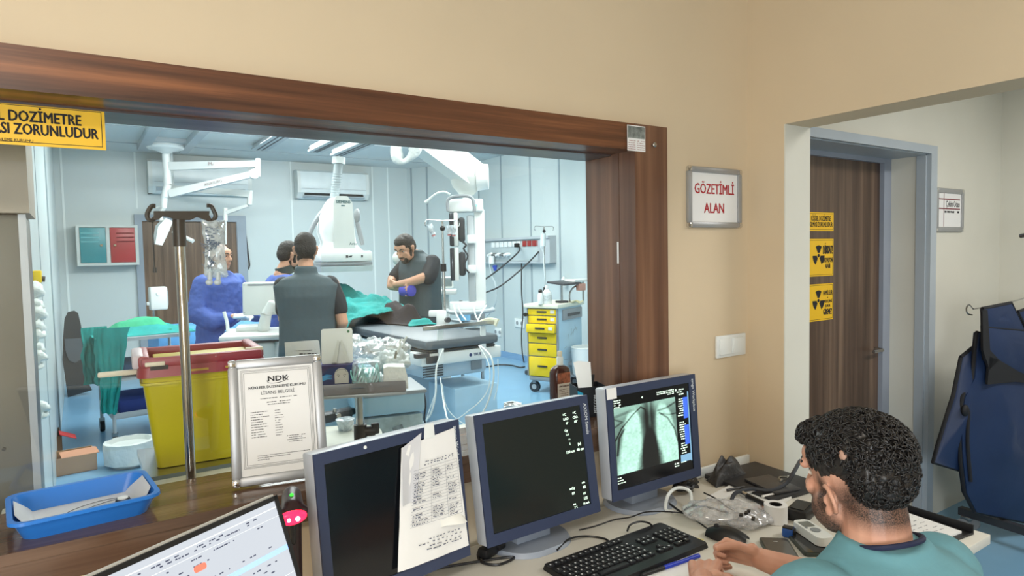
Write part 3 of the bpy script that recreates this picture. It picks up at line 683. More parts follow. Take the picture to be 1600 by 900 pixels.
# curved side arm and grey grip
b=MB(CM).tube([(-.13,.02,zT-.10),(-.20,.0,zT-.16),(-.28,0,zT-.30),(-.33,0,zT-.44)],.022,10); build('side_grip',b,GREY,t)
b=MB(CM).tube([(-.15,.0,zb+.07),(-.19,0,zb+.30),(-.12,0,zb+.42)],.012,8); build('cable_guard',b,WHITE,t)
b=MB(CM).ell((.155,-.0,zT-.16),(.03,.06,.07)).tube([(.15,0,zT-.20),(.17,0,zT-.30),(.20,0,zb+.03)],lambda u:.018+.006*math.sin(u*3),10); build('handle',b,GREY,t)
build('control_marks',MB(CM).box((.0,-.227,zt(401)),(.02,.004,.022)).box((.03,-.227,zt(401)),(.03,.004,.012)).box((.14,-.227,zt(401)),(.015,.004,.022)),DARK,t,0)
b=MB(); p0=W(522,312,d=DD+.05); p1=W(529,256,d=DD+.05); p2=W(529.5,246,d=DD+.05)
b.cyl(p0,p1,.042,.042,20); 
for i in range(11): c=p0.lerp(p1,i/14); b.lathe([(.040,-.006),(.047,0),(.040,.006)],c,20)
build('bellows_column',b,mat('mid_grey_rubber',(150,162,166),.5),t)
build('column_head',MB().cyl(p1,p2,.062,.062,20),WHITE,t)
# ceiling rails -------------------------------------------------------------
def rail(name,pend,z,x0w,label,h=.06,dark=True):
    e=W(*pend,z=z); t=thing(name,label,'rail',(e.x,e.y,z)); y0=4.2
    b=MB().lim((e.x-x0w/2,y0,z),(e.x+x0w/2,e.y,z+h)).lim((e.x-x0w/2-.02,y0,z),(e.x-x0w/2,e.y,z+.02)).lim((e.x+x0w/2,y0,z),(e.x+x0w/2+.02,e.y,z+.02)); build('profile',b,LGREY,t,0)
    build('groove',MB().lim((e.x-x0w/4,y0,z-.003),(e.x-x0w/4+.02,e.y-.01,z)).lim((e.x+x0w/4-.02,y0,z-.003),(e.x+x0w/4,e.y-.01,z)),DARK,t,0)
    if z+h<3.0:
        b=MB()
        for y in(4.5,5.6): b.lim((e.x-.03,y,z+h),(e.x+.03,y+.06,3.06))
        build('hanger',b,LGREY,t,0)
    else: pass
    return t,e
rail('ceiling_rail',(405,235),2.995,.16,'short grey ceiling rail between the lamp mount and the c-arm rails',.065)
ta,ea=rail('ceiling_rail',(492,238),2.62,.10,'grey hanging ceiling rail with a black end stop left of the c-arm column')
build('end_stop',MB().cyl((ea.x-.03,ea.y+.002,2.65),(ea.x-.03,ea.y+.03,2.65),.03),BLACK,ta,label='black round end stop')
tb,eb=rail('ceiling_rail',(528,244),2.62,.12,'hanging ceiling rail that carries the c-arm column')
# surgical lamp -------------------------------------------------------------
t=thing('ceiling_lamp_mount','pair of pale rails with a round mount holding the white lamp arms','rail',(.98,9.2,3.0))
m0=W(258,222,z=3.05)
b=MB().lim((m0.x-.28,7.2,2.98),(m0.x-.16,9.6,3.06)).lim((m0.x+.20,7.2,2.98),(m0.x+.30,9.6,3.06)).lim((m0.x-.16,8.9,3.01),(m0.x+.20,9.5,3.06)); build('rail',b,LGREY,t,0)
build('mount_dish',MB().lathe([(.04,-.10),(.10,-.07),(.20,-.045),(.22,-.02),(.22,.0)],(m0.x,9.2,3.01),28),WHITE,t)
LD=8.2; LP=lambda x,y,dd=0: W(x,y,d=LD+dd)
t=thing('surgical_lamp','white examination lamp on long jointed ceiling arms at the left','lamp',(m0.x,9.2,2.3))
c0_=W(258,238,d=W(258,222,z=3.05).x*.552+9.2*.832)
build('drop_tube',MB().cyl((m0.x,9.2,2.93),LP(261,300,.0)+V((0,0,0)),.045,.05,16) if False else MB().cyl(V((LP(260,262).x,LP(260,262).y,2.95)),LP(262,288),.044,.048,18),WHITE,t)
def beam(b,p,q,w0,w1,h0,h1):
    p=V(p);q=V(q); F=frame(p,q-p,(0,0,1)); L=(q-p).length
    vs=[(0,-h0/2,-w0/2),(0,h0/2,-w0/2),(0,h0/2,w0/2),(0,-h0/2,w0/2),(L,-h1/2,-w1/2),(L,h1/2,-w1/2),(L,h1/2,w1/2),(L,-h1/2,w1/2)]
    return b.raw(vs,[(0,3,2,1),(4,5,6,7),(0,1,5,4),(1,2,6,5),(2,3,7,6),(3,0,4,7)],F)
b=MB(); beam(b,LP(264,260),LP(403,256),.07,.06,.10,.075); build('upper_arm',b,WHITE,t)
b=MB().cyl(LP(403,248),LP(403,276),.032,.032,16).cyl(LP(396,272)-V((0,.05,0)),LP(396,272)+V((0,.04,0)),.06); build('elbow',b,WHITE,t)
b=MB(); beam(b,LP(396,272),LP(266,303),.07,.08,.075,.095); build('spring_arm',b,WHITE,t)
b=MB().cyl(LP(262,288),LP(258,308),.045,.05).cyl(LP(257,305),LP(256,325),.042,.034); build('lower_joint',b,WHITE,t)
F=frame(LP(330,257)-V((0,.05,0)),(1,0.03,.0),(0,0,1)); F2=frame(LP(332,286.5)-V((0,.055,0)),LP(396,272)-LP(266,303),(0,0,1))
build('logo',MB().text('MA',F,.06,bold=.01).text('ANASURG',F2,.05),mat('grey_print',(150,130,130),.6),t,0)
b=MB(); Fh=frame(LP(258,360),(.35,0,.94),(.94,0.2,-.35))
b.prism([(-.20,-.05),(.02,-.09),(.15,-.04),(.14,.05),(-.02,.045),(-.19,.03)],.12,Fh); build('lamp_head',b,WHITE,t)
build('handle',MB().cyl(LP(270,362),LP(284,368),.018).cyl(LP(290,371),LP(302,377),.024,.026),OFFW,t)
build('yoke',MB().tube([LP(256,324),LP(251,334),LP(252,345)],.028,8).tube([LP(244,325),LP(250,323),LP(256,325)],.012),OFFW,t)
t=thing('jointed_arm','second pale jointed arm hanging behind the white lamp arms','lamp',(LP(330,300,.6)))
b=MB(); beam(b,LP(268,293,.6),LP(390,303,.6),.08,.07,.06,.09); build('upper_arm',b,OFFW,t); qa=LP(268,293,.6); build('ceiling_column',MB().cyl((qa.x,qa.y,qa.z-.06),(qa.x,qa.y,3.06),.035),OFFW,t)
build('elbow',MB().cyl(LP(391,298,.6),LP(390,320,.6),.035),OFFW,t)
b=MB(); beam(b,LP(388,321,.6),LP(352,333,.6),.05,.05,.035,.05); build('spring_arm',b,OFFW,t)
b=MB().cyl(LP(352,325,.6),LP(352,345,.6),.03).cyl(LP(353,343,.6),LP(353,382,.6),.009); build('stem',b,OFFW,t)
# monitor boom --------------------------------------------------------------
BD=5.5; BP=lambda x,y,dd=0: W(x,y,d=BD+dd)
t=thing('monitor_boom','thick white ceiling boom carrying the upright monitor rack','boom',BP(735,470))
b=MB(); beam(b,BP(655,213,-.35),BP(738,275),.17,.16,.22,.22); build('boom_arm',b,WHITE,t)
pm=BP(650,205,-.35); build('ceiling_column',MB().cyl((pm.x,pm.y,pm.z-.02),(pm.x,pm.y,3.06),.09),WHITE,t)
q=BP(740,277); dv=(BP(738,275)-BP(655,213,-.35)).normalized(); u=V((.55,.83,0)); 
build('end_disc',MB().cyl(q+dv*0-u*.0+V((.02,-.02,0)),q+V((.10,-.075,-.0)),.115,.105,28),WHITE,t)
build('joint_cone',MB().lathe([(.035,-.19),(.04,-.13),(.06,-.12),(.12,-.05),(.14,.02),(.05,.04)],BP(729,282),24),OFFW,t)
build('neck',MB().cyl(BP(730,296),BP(730,313),.035,.038),WHITE,t)
F=frame(BP(727,322)+V((0,0,0)),(.86,-.5,0),(0,0,1)); b=MB(F); b.box((-.0,0,0),(.30,.105,.16),bev=.015); build('head_box',b,WHITE,t)
b=MB(F).box((.115,-.43,0),(.085,.80,.07),bev=.008); build('upright',b,WHITE,t)
b=MB(F).box((.04,-.46,.02),(.06,.76,.05),bev=.012); build('grey_column',b,LGREY,t)
b=MB().tube([BP(700,330,-.15),BP(701,311,-.15),BP(722,306,-.15),BP(737,309,-.15),BP(741,322,-.15),BP(741,330,-.15)],.014,10); build('cable_loop',b,GREY,t)
b=MB(F).box((.045,-.28,.06),(.07,.07,.06),bev=.006).box((.045,-.53,.06),(.07,.065,.06),bev=.006); build('clamp',b,WHITE,t)
b=MB(F); 
for k in(0,1): b.box((-.115,-.20-.285*k,0),(.035,.27,.36),bev=.008)
build('screen',b,mat('dark_screen_glass',(58,62,68),.15),t)
b=MB(F)
for k in(0,1): b.box((-.080,-.20-.285*k,0),(.035,.275,.37),bev=.01)
build('screen_shell',b,OFFW,t)
b=MB(F)
for k in(0,1): b.box((-.035,-.20-.285*k,0),(.055,.20,.22),bev=.02)
b.tube([(-.03,-.30,.1),(.0,-.33,.12),(-.02,-.36,.1),(.01,-.42,.1),(-.02,-.50,.11),(.02,-.56,.1)],.008,6); build('screen_back',b,DARK,t)
b=MB(F).box((.0,-.84,.0),(.30,.07,.10),bev=.01); build('bracket',b,WHITE,t)
b=MB(F).tube([(-.17,-.88,0),(-.12,-.885,.13),(.05,-.885,.14),(.20,-.88,.06),(.21,-.875,-.02)],.018,10).box((.02,-.885,.03),(.30,.022,.16),bev=.01); build('handle_bar',b,LGREY,t)
build('green_light',MB(F).box((.085,.0,.085),(.03,.012,.01)),mat('green_led',(120,230,180),.4,emit=(120,240,190),es=1),t)
bt=t
solo('plastic_wrap',MB().tube([W(618,228,d=5.05),W(622,248,d=5.0),W(632,252,d=5.0),W(646,240,d=5.0),W(652,222,d=5.0)],lambda u:.035+.014*math.sin(u*9),12),mat('white_sterile_wrap',(228,234,232),.4,bump=.8,bs=20),'white sterile wrap hanging from the ceiling boom','cover')
build('curved_arm',MB().tube([BP(666,316,.2),BP(680,304,.2),BP(693,300,.2),BP(703,304,.2)],.010,8).cyl(BP(664,317,.2),BP(670,313,.2),.015),WHITE,bt)
# monitor cart screen seen from behind (ultrasound) ---------------------------
UD=5.2; UP=lambda x,y,dd=0: W(x,y,d=UD+dd)
t=thing('ultrasound_console','off-white wheeled console with its monitor seen from behind','console',(UP(415,540).x,UP(415,540).y,0))
F=frame(UP(413,466),(.92,-.38,0),(0.05,.1,1)); k=UD/1021
b=MB(F).box((0,0,-.02),(.335,.265,.04),bev=.018); build('monitor_shell',b,OFFW,t)
build('shell_trim',MB(F).box((0,.11,.003),(.25,.012,.006),bev=.002).lathe([(.004,0),(.004,.002)],(-.15,-.11,0)).lathe([(.004,0),(.004,.002)],(-.15,.11,0)).lathe([(.004,0),(.004,.002)],(.02,-.1,0)),GREY,t)
b=MB()
b.chain([(UP(424,476,-.08),.035),(UP(416,492,-.1),.04),(UP(412,512,-.1),.045)],14); build('neck',b,OFFW,t)
Fd=frame(UP(398,522,-.1),(.92,-.38,0),(.38,.92,.08)); b=MB(Fd).box((0,0,0),(.46,.34,.045),bev=.02).box((-.02,.05,.04),(.24,.12,.05),bev=.02); build('control_deck',b,OFFW,t)
build('handle_arm',MB().tube([UP(350,487,-.1),UP(355,505,-.1),UP(357,520,-.1),UP(366,524,-.1)],.013,8),WHITE,t)
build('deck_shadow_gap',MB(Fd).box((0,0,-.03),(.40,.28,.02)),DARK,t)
b=MB(Fd).box((.02,.02,-.20),(.30,.30,.32),bev=.03); build('body',b,OFFW,t)
b=MB(Fd).box((.02,.02,-.55),(.24,.26,.42),bev=.03).box((.02,.0,-.83),(.42,.46,.08),bev=.03); build('base',b,LGREY,t)
q=Fd@V((.02,0,-.9)); b=MB()
for dx in(-.17,.17):
    for dy in(-.18,.18): b.cyl((q.x+dx-.015,q.y+dy,.055),(q.x+dx+.015,q.y+dy,.055),.055)
build('wheel',b,DARK,t)
solo('folded_sheet',MB().grid(heapf(RZ(*UP(395,513,.25),-20),.40,.30,.07,5,8,.1),24,24,thick=.006),mat('sky_blue_disposable_sheet',(80,150,205),.7,bump=.3,bs=14),'sky blue folded sheet behind the console deck','cloth',smooth=60)
# ================================================================ OPERATING ROOM: WALL ITEMS
# teal and red locker
a=W(121,416,Y=ORY-.22); c=W(215,352,Y=ORY-.22); lw=c.x-a.x; lh=c.z-a.z
t=thing('wall_locker','small pale wall cabinet with one teal and one red door on the far wall','cabinet',(a.x+lw/2,ORY-.11,a.z))
F=Matrix.Translation((a.x,ORY-.22,a.z)); b=MB(F).lim((0,.01,0),(lw,.22,lh))
b.lim((0,-.004,0),(lw,.0101,.035)).lim((0,-.004,lh-.03),(lw,.0101,lh)).lim((0.0001,-.004,.035),(.035,.0101,lh-.03)).lim((lw-.035,-.004,.035),(lw-.0001,.0101,lh-.03)).lim((lw/2-.02,-.004,.035),(lw/2+.02,.0101,lh-.03)); build('body',b,mat('pale_grey_enamel',(192,200,196),.4),t,0)
for k,(cn,cc) in enumerate((('teal_enamel',(44,138,146)),('dark_red_enamel',(168,52,58)))):
    x0=.04+k*(lw/2-.015); x1=x0+lw/2-.065
    d=build('door',MB(F).lim((x0,-.006,.04),(x1,.008,lh-.035),bev=.003),mat(cn,cc,.35),t,label=('teal door' if k==0 else 'red door'))
    b=MB(F)
    for i in range(3): b.box(((x0+x1)/2+(-.03 if k==0 else .03),-.009,lh*.80-i*.055),(.20,.008,.016),rot=(25,0,0))
    build('vent_slot',b,mat('pale_teal_edge' if k==0 else 'dark_red_edge',(120,190,194) if k==0 else (130,40,46),.4),d,0)
    build('knob',MB(F).cyl((x1-.05 if k==0 else x0+.05,-.006,lh*.5),(x1-.05 if k==0 else x0+.05,-.03,lh*.5),.016),CHROME,d)
# air conditioners
def aircon(px0,px1,py0,py1,label,openv):
    a=W(px0,py1,Y=ORY-.2); c=W(px1,py0,Y=ORY-.2); w_=c.x-a.x; h=c.z-a.z
    t=thing('air_conditioner',label,'air conditioner',(a.x+w_/2,ORY-.1,a.z)); F=Matrix.Translation((a.x,ORY,a.z))
    P=[(0,0),(-.12,0),(-.19,h*.20),(-.21,h*.55),(-.19,h*.93),(-.15,h),(0,h)]
    build('casing',MB(F).prism(P,w_,frame((0,0,0),(0,1,0),(0,0,1))),mat('ac_white',(216,224,224),.3),t,30)
    if openv: build('air_outlet',MB(F).box((w_*.5,-.168,h*.155),(w_*.82,.05,h*.16),rot=(-40,0,0)),mat('dark_vent',(36,42,46),.6),t,0)
    build('louver',MB(F).box((w_*.5,-.185 if openv else -.175,h*.06 if openv else h*.14),(w_*.86,.06,.012),rot=(-25 if openv else -55,0,0)).box((w_*.5,-.208,h*.34),(w_*.9,.004,.006)),LGREY,t,0)
    build('side_cap',MB(F).prism([(x-.004,y) for x,y in P],.05,frame((-.002,0,0),(0,1,0),(0,0,1))).prism([(x-.004,y) for x,y in P],.05,frame((w_-.048,0,0),(0,1,0),(0,0,1))),OFFW,t,30)
aircon(466,576,270,309,'white wall air conditioner with open dark outlet right of the wooden door',True)
aircon(233,392,257,301,'white wall air conditioner behind the lamp arms above the wooden door',False)
a=W(606,264,Y=ORY-.02)
# rubber hose line beside door
b=MB().tube([W(383,360,Y=10.28),W(388,400,Y=10.28),W(389,418,Y=10.28),W(376,432,Y=10.28),W(374,470,Y=10.28)],.012,6)
solo('hanging_cable',b,DARK,'thin dark cable hanging at the right side of the wooden far door','cable')
b=MB().cyl(W(354,376,d=8.4),W(354,382,d=8.4),.03)
# wall medical panel (right wall)
yA=W(758,380,X=5.38).y; yB=W(866,380,X=5.38).y; z0=1.47; z1=1.80
t=thing('medical_supply_panel','long pale medical supply panel with socket row on the right wall','panel',(5.3,(yA+yB)/2,z0))
b=MB().lim((5.30,yB,z0),(5.4,yA,z1),bev=.01); build('body',b,mat('pale_metal_trunking',(178,190,192),.35),t)
b=MB().lim((5.26,yB-.02,z1-.02),(5.4,yA+.02,z1+.015)).lim((5.285,yB-.02,z0-.02),(5.4,yB+.25,z1-.0)).lim((5.29,yA-.15,z0),(5.4,yA+.02,z1)).lim((5.28,yB,z0-.03),(5.4,yA,z0)); build('edge_rail',b,LGREY,t)
sx=5.298
for i in range(7):
    y=W(771+i*6.6,384,X=sx).y; build('socket',MB().lim((sx-.012,y-.045,1.68),(sx,y+.045,1.76),bev=.003),WHITE,t)
for i in range(4):
    y=W(820+i*7.4,381,X=sx).y; build('socket',MB().lim((sx-.012,y-.045,1.68),(sx,y+.045,1.76),bev=.003),mat('red_socket',(150,44,44),.4),t,label='red socket')
for i in range(5):
    y=W(770+i*6.5,396,X=sx).y; b=MB().cyl((sx,y,1.57),(sx-.06,y,1.57),.03).cyl((sx-.06,y,1.57),(sx-.10,y,1.56),.018); build('gas_outlet',b,(STEEL if i%2 else WHITE),t)
solo('power_plug',MB().box((sx-.05,W(812,384,X=sx).y,1.70),(.07,.05,.06),bev=.01),BLACK,'black power plug in the socket row of the medical panel','plug')
t=thing('oxygen_humidifier','small white regulator with blue cap hanging below the medical panel','regulator',W(770,405,X=5.25))
build('body',MB().cyl(W(768,400,X=5.22),W(768,412,X=5.22),.045).cyl(W(768,396,X=5.24),W(768,400,X=5.22),.025),WHITE,t)
build('blue_cap',MB().cyl(W(773,415,X=5.2),W(774,423,X=5.2),.04,.02),mat('cobalt_plastic',(40,70,170),.4),t)
def wallcable(name,pts,r,m,label,X=5.25): solo(name,MB().tube([W(x,y,X=X+(q[0] if q else 0)) for x,y,*q in pts],r,8),m,label,'cable')
wallcable('power_cable',[(812,386,.05),(810,394,-.1),(790,412,-.35),(770,428,-.6),(752,440,-.9)],.011,DARK,'dark cable sagging from the panel plug down to the left')
wallcable('power_cable',[(843,392,.06),(826,410,-.2),(806,428,-.4),(780,448,-.6),(756,458,-1.0)],.011,DARK,'long dark cable sagging from the right end of the panel')
wallcable('power_cable',[(815,388),(815,420,-.02),(815,455),(817,490),(815,520),(816,550),(820,572,0)],.009,BLACK,'black cable hanging straight down from the medical panel to the floor',X=5.33)
wallcable('suction_tube',[(765,412),(768,430),(774,445),(775,470),(768,485),(760,495)],.012,mat('clear_grey_tube',(200,210,212),.2),'grey curled suction tube below the medical panel')
cl=[(820,573),(812,574),(800,571),(780,570),(760,573),(740,571),(722,574)]
solo('floor_cable',MB().tube([W(x,y,z=.014) for x,y in cl],.010,6),BLACK,'black cable lying across the blue floor towards the table','cable')
for (px,py,lb) in((812,505,'white double wall socket behind the cable left of the yellow cart'),(778,519,'small white socket low on the right wall beside the table end')):
    p=W(px,py,X=5.39); t=thing('wall_socket',lb,'socket',p)
    build('plate',MB().box((5.392,p.y,p.z),(.016,.26 if px==812 else .16,.13),bev=.004),WHITE,t)
    build('recess',MB().cyl((5.386,p.y-.06,p.z),(5.3835,p.y-.06,p.z),.03).cyl((5.386,p.y+.06,p.z),(5.3835,p.y+.06,p.z),.03),GREY,t)
# IV stand at the cart
def ivpole(pt,pb,label,bags,d,arms=.14,fl=None):
    T_=W(*pt,d=d); B_=W(*pb,d=d); t=thing('iv_pole',label,'iv pole',(T_.x,T_.y,B_.z if fl is None else 0)); z0=B_.z if fl is None else .1
    build('pole',MB().cyl((T_.x,T_.y,z0),(T_.x,T_.y,z0+(T_.z-z0)*.55),.014).cyl((T_.x,T_.y,z0+.4),(T_.x,T_.y,T_.z),.009),STEEL,t)
    zc=z0+(T_.z-z0)*.55; build('collar',MB().cyl((T_.x,T_.y,zc-.03),(T_.x,T_.y,zc+.03),.024).ell((T_.x,T_.y,T_.z-.06),.022),BLACK,t)
    b=MB()
    for s in(-1,1): b.tube([(T_.x,T_.y,T_.z),(T_.x+s*arms*.6,T_.y,T_.z+.005),(T_.x+s*arms,T_.y,T_.z+.003),(T_.x+s*(arms+.015),T_.y,T_.z-.03),(T_.x+s*(arms),T_.y,T_.z-.05)],.004,6)
    build('hook_bar',b,STEEL,t)
    if fl is not None:
        b=MB()
        for k in range(5):
            a=k*2*PI/5+.3; b.cyl((T_.x,T_.y,.11),(T_.x+.27*math.cos(a),T_.y+.27*math.sin(a),.07),.013)
        build('star_base',b,LGREY,t); b=MB()
        for k in range(5):
            a=k*2*PI/5+.3; x=T_.x+.27*math.cos(a); y=T_.y+.27*math.sin(a); b.cyl((x-.012,y,.03),(x+.012,y,.03),.03)
        build('wheel',b,DARK,t)
    return T_
T_=ivpole((850,354),(852,450),'chrome iv pole standing behind the yellow drawer cart',0,8.5,fl=1)
p=W(846,372,d=8.35)
solo('iv_tubing',MB().tube([W(846,362,d=8.35),W(845,385,d=8.35),W(849,395,d=8.35),W(850,420,d=8.35),W(852,448,d=8.35)],.008,6).cyl(W(849,365,d=8.35),W(849,385,d=8.35),.03),mat('clear_grey_tube',(0,0,0)),'clear infusion tubing hanging from the iv pole beside the wall panel','tubing')
T_=ivpole((691,345),(691,508),'slim table-mounted iv pole with small bottles beside the monitor rack',0,5.25)
build_at=[]
CLB=glassy('clear_bottle_plastic',(.9,.95,.97),.15,.1,.35)
for i,(x,y0,y1,lb) in enumerate([(674,350,367,'small tilted glass bottle hanging left on the table iv pole'),(702,352,366,'small clear bottle hanging right on the table iv pole'),(709,352,367,'rightmost small bottle hanging on the table iv pole by the screens')]):
    tl=.6 if i==0 else 0; q0=W(x-(3 if i==0 else 0),y0,d=5.2); q1=W(x+(3 if i==0 else 0),y1,d=5.2)
    t=thing('infusion_bottle',lb,'bottle',q1,group=None); build('bottle',MB().cyl(q0,q1,.022,.022,14).cyl(q1,q1+(q1-q0)*.2,.012),CLB,t); build('cap',MB().cyl(q1,q1+(q1-q0).normalized()*.012,.014),mat('pink_cap',(190,120,120),.5),t); 
    build('liquid',MB().cyl(q0.lerp(q1,.35),q0.lerp(q1,.97),.018,.018,12),GREY,t)
t=thing('table_side_box','white device box clamped to the side of the patient table below the iv pole','box',W(690,515,d=5.2))
build('body',MB(frame(W(690,505,d=5.25),(.86,-.5,0),(0,0,1))).box((0,0,0),(.08,.20,.08),bev=.01).box((-.04,.08,0),(.12,.05,.07),bev=.01).box((.0,-.09,.0),(.05,.22,.05),bev=.005),WHITE,t)
build('knob',MB().cyl(W(698,500,d=5.2),W(701,500,d=5.15),.02),DARK,t)
# equipment right of the table (anaesthesia, suction)
t=thing('suction_stand','slim steel equipment stand with a pale blue canister behind the table end','stand',(W(735,545,d=6.2).x,W(735,545,d=6.2).y,0))
q=W(722,545,d=6.2); b=MB().cyl((q.x,q.y,.06),(q.x,q.y,1.15),.016).cyl((q.x+.22,q.y,.06),(q.x+.22,q.y,1.2),.016); build('pole',b,STEEL,t)
build('shelf',MB().box((q.x+.11,q.y,.72),(.36,.30,.02)).box((q.x+.11,q.y,.95),(.30,.26,.02)),LGREY,t); build('base',MB().box((q.x+.11,q.y,.05),(.45,.4,.04),bev=.01),GREY,t)
build('canister',MB().cyl((q.x-.02,q.y-.1,.97),(q.x-.02,q.y-.1,1.07),.055).cyl((q.x-.02,q.y-.1,1.07),(q.x-.02,q.y-.1,1.10),.07),mat('pale_blue_clear_plastic',(130,190,225),.25),t)
build('instrument_box',MB().box((q.x+.15,q.y,.80),(.13,.2,.14),bev=.01).box((q.x+.15,q.y,1.01),(.12,.18,.10),bev=.01),GREY,t)
t=thing('breathing_tubes','fan of thin cream tubes and white lines above the table end rail','tubing',W(750,500,d=5.0)); CRM=mat('cream_tubing',(222,220,196),.4)
for k in range(5): build('cream_tube',MB().tube([W(742,508+k*.5,d=4.75),W(755,500+k*1.2,d=4.8),W(768,498+k*1.6,d=4.8),W(779-k,500+k*2.2,d=4.7)],.0075,6),CRM,t)
for (x0,y0,x1,y1) in((709,477,721,505),(741,478,748,503),(760,477,745,507),(716,478,728,500)): build('line',MB().tube([W(x0,y0,d=5.4),W((x0+x1)/2-2,(y0+y1)/2,d=5.2),W(x1,y1,d=5.0)],.006,6),WT,t)
t=thing('patient_monitor','grey and white laptop-like monitor standing behind the man with crossed arms','monitor',W(695,470,d=6.8))
F=frame(W(694,441,d=6.9),(.86,-.5,0),(0,0,1)); build('screen',MB(F).box((.0,0,0),(.16,.09,.02),bev=.005),mat('grey_screen_face',(104,118,120),.4),t); build('screen_rim',MB(F).box((0,0,-.012),(.19,.12,.02),bev=.006),OFFW,t)
b=MB(F).box((.0,-.10,.03),(.26,.05,.25),bev=.01).box((0,-.60,0),(.1,.95,.1),bev=.02); build('stand',b,OFFW,t); q=F@V((0,-1.1,0)); build('base',MB().box((q.x,q.y,.05),(.4,.4,.1),bev=.02),LGREY,t); build('column',MB().cyl((q.x,q.y,.1),(q.x,q.y,.8),.03),STEEL,t)
# articulated ultrasound/support arm left of crossed-arm man
solo('support_arm',MB().tube([W(624,405,d=6.6),W(620,418,d=6.6),W(624,430,d=6.6),W(627,455,d=6.6),W(625,480,d=6.6),W(627,500,d=6.6)],lambda u:.03-.012*u,10).ell(W(622,404,d=6.6),(.06,.05,.07)).cyl(W(627,500,d=6.6),(W(627,500,d=6.6).x,W(627,500,d=6.6).y,.02),.02),OFFW,'pale articulated support arm standing left of the man with crossed arms','arm')
# ================================================================ YELLOW CART
A=W(826,600,d=7.45); B=W(872,600,d=7.25); A.z=B.z=0; u=(B-A).normalized(); Wd=(B-A).length
# local: x along the drawer front (far-left to near-right corner), y into the cart body (to the right), z up
yv=V((-u.y,u.x,0)); F=Matrix(((u.x,yv.x,0,A.x),(u.y,yv.y,0,A.y),(0,0,1,0),(0,0,0,1)))
topz=W(826,474,d=7.45).z; bz=.19; dep=.62
t=thing('drawer_cart','tall medical cart with six yellow drawers, pale blue side and cream top','cart',(A.x,A.y,0))
CB=mat('pale_blue_cart_side',(176,206,222),.4); YD=mat('bright_yellow_drawer',(232,200,24),.4)
build('body',MB(F).lim((0,.02,bz),(Wd,dep,topz-.045)),CB,t)
build('worktop',MB(F).lim((-.03,-.03,topz-.045),(Wd+.03,dep+.03,topz),bev=.01),mat('cream_worktop',(222,222,204),.4),t)
zs=[topz-.05]; tot=topz-.05-bz; 
for f_ in (.105,.115,.135,.155,.19,.30): zs.append(zs[-1]-tot*f_)
for i in range(6):
    yo=-.05 if i==2 else 0
    d=build('drawer',MB(F).lim((.012,yo-.005,zs[i+1]+.006),(Wd-.012,yo+.022+(.05 if i==2 else 0),zs[i]-.006),bev=.004),YD,t)
    zc=(zs[i]+zs[i+1])/2+.005; build('handle',MB(F).box((Wd*.5,yo-.010,zc),(.12,.012,.018),bev=.003),DARK,d); build('label_holder',MB(F).box((Wd*.85,yo-.006,zc),(.05,.003,.035)),OFFW,d) if i<3 else None
build('corner_post',MB(F).lim((Wd-.008,-.004,bz),(Wd+.006,.025,topz-.05)).lim((-.006,-.004,bz),(.006,.025,topz-.05)),GREY,t)
build('side_rail',MB(F).lim((Wd,.12,topz-.19),(Wd+.02,dep-.02,topz-.07),bev=.004),GREY,t)
b=MB(F).lim((Wd+.02,.22,topz-.15),(Wd+.03,dep-.10,topz-.12)); build('side_handle',b,DARK,t)
r_=random.Random(3); b=MB(F)
for k in range(16):
    y=r_.uniform(.1,dep-.1); z=r_.uniform(bz+.08,topz-.3); b.box((Wd+.001,y,z),(.001,r_.uniform(.03,.1),.004),rot=(r_.uniform(-80,80),0,0))
build('scratch_marks',b,GREY,t,0)
build('base_frame',MB(F).lim((.01,.0,bz-.05),(Wd-.01,dep,bz),bev=.01),GREY,t)
for x in(.05,Wd-.05):
    for y in(.06,dep-.08):
        wh=build('caster_wheel',MB(F).cyl((x,y-.02,.062),(x,y+.02,.062),.062,n=20),DARK,t); build('hub',MB(F).cyl((x,y-.024,.062),(x,y+.024,.062),.03),LGREY,wh); build('fork',MB(F).box((x,y,.125),(.05,.055,.05),bev=.01),GREY,wh)
build('lock_knob',MB(F).cyl((.0,-.04,topz-.12),(0,0,topz-.12),.015).cyl((-.0,-.05,topz-.12),(0,-.035,topz-.12),.022),BLACK,t)
# things on cart
q=W(855,474,d=7.3); q.z=topz
t=thing('disinfectant_bottle','white plastic bottle standing on the cream top of the yellow cart','bottle',q)
build('body',MB().lathe([(.045,0),(.05,.01),(.05,.13),(.02,.17),(.02,.18)],q,20),WHITE,t); build('cap',MB().lathe([(.024,.18),(.024,.21)],q,16),WHITE,t); build('print',MB().lathe([(.0505,.035),(.0505,.10)],q,20),mat('grey_label_print',(196,204,204),.6,var=.3,vs=80),t); 
q2=W(848,472,d=7.3); q2.z=topz
t=thing('spray_bottle','small white bottle with a black top on the yellow cart','bottle',q2); build('body',MB().lathe([(.03,0),(.032,.01),(.032,.10),(.02,.13)],q2+V((-.03,.0,0)),16),WHITE,t); build('cap',MB().lathe([(.022,.13),(.026,.15),(.015,.165)],q2+V((-.03,0,0)),16),BLACK,t)
q=W(878,468,d=7.45); q.z=topz
t=thing('desk_arm_tray','dark grey tray on a short steel pole standing on the cart','tray',q)
build('foot',MB().box(q+V((0,0,.012)),(.12,.10,.024),bev=.006),BLACK,t); build('pole',MB().cyl(q,q+V((0,0,.21)),.012),STEEL,t)
build('tray_plate',MB(frame(q+V((.04,0,.225)),(.95,.3,0),(-.3,.9,.1))).box((0,0,0),(.36,.24,.022),bev=.006),DARK,t)
t=thing('lamp_device','pale flat device with a bent stem standing on the right of the cart top','device',q+V((.25,.05,0)))
b=MB().box(q+V((.26,.02,.245)),(.26,.2,.03),bev=.006); build('panel',b,OFFW,t)
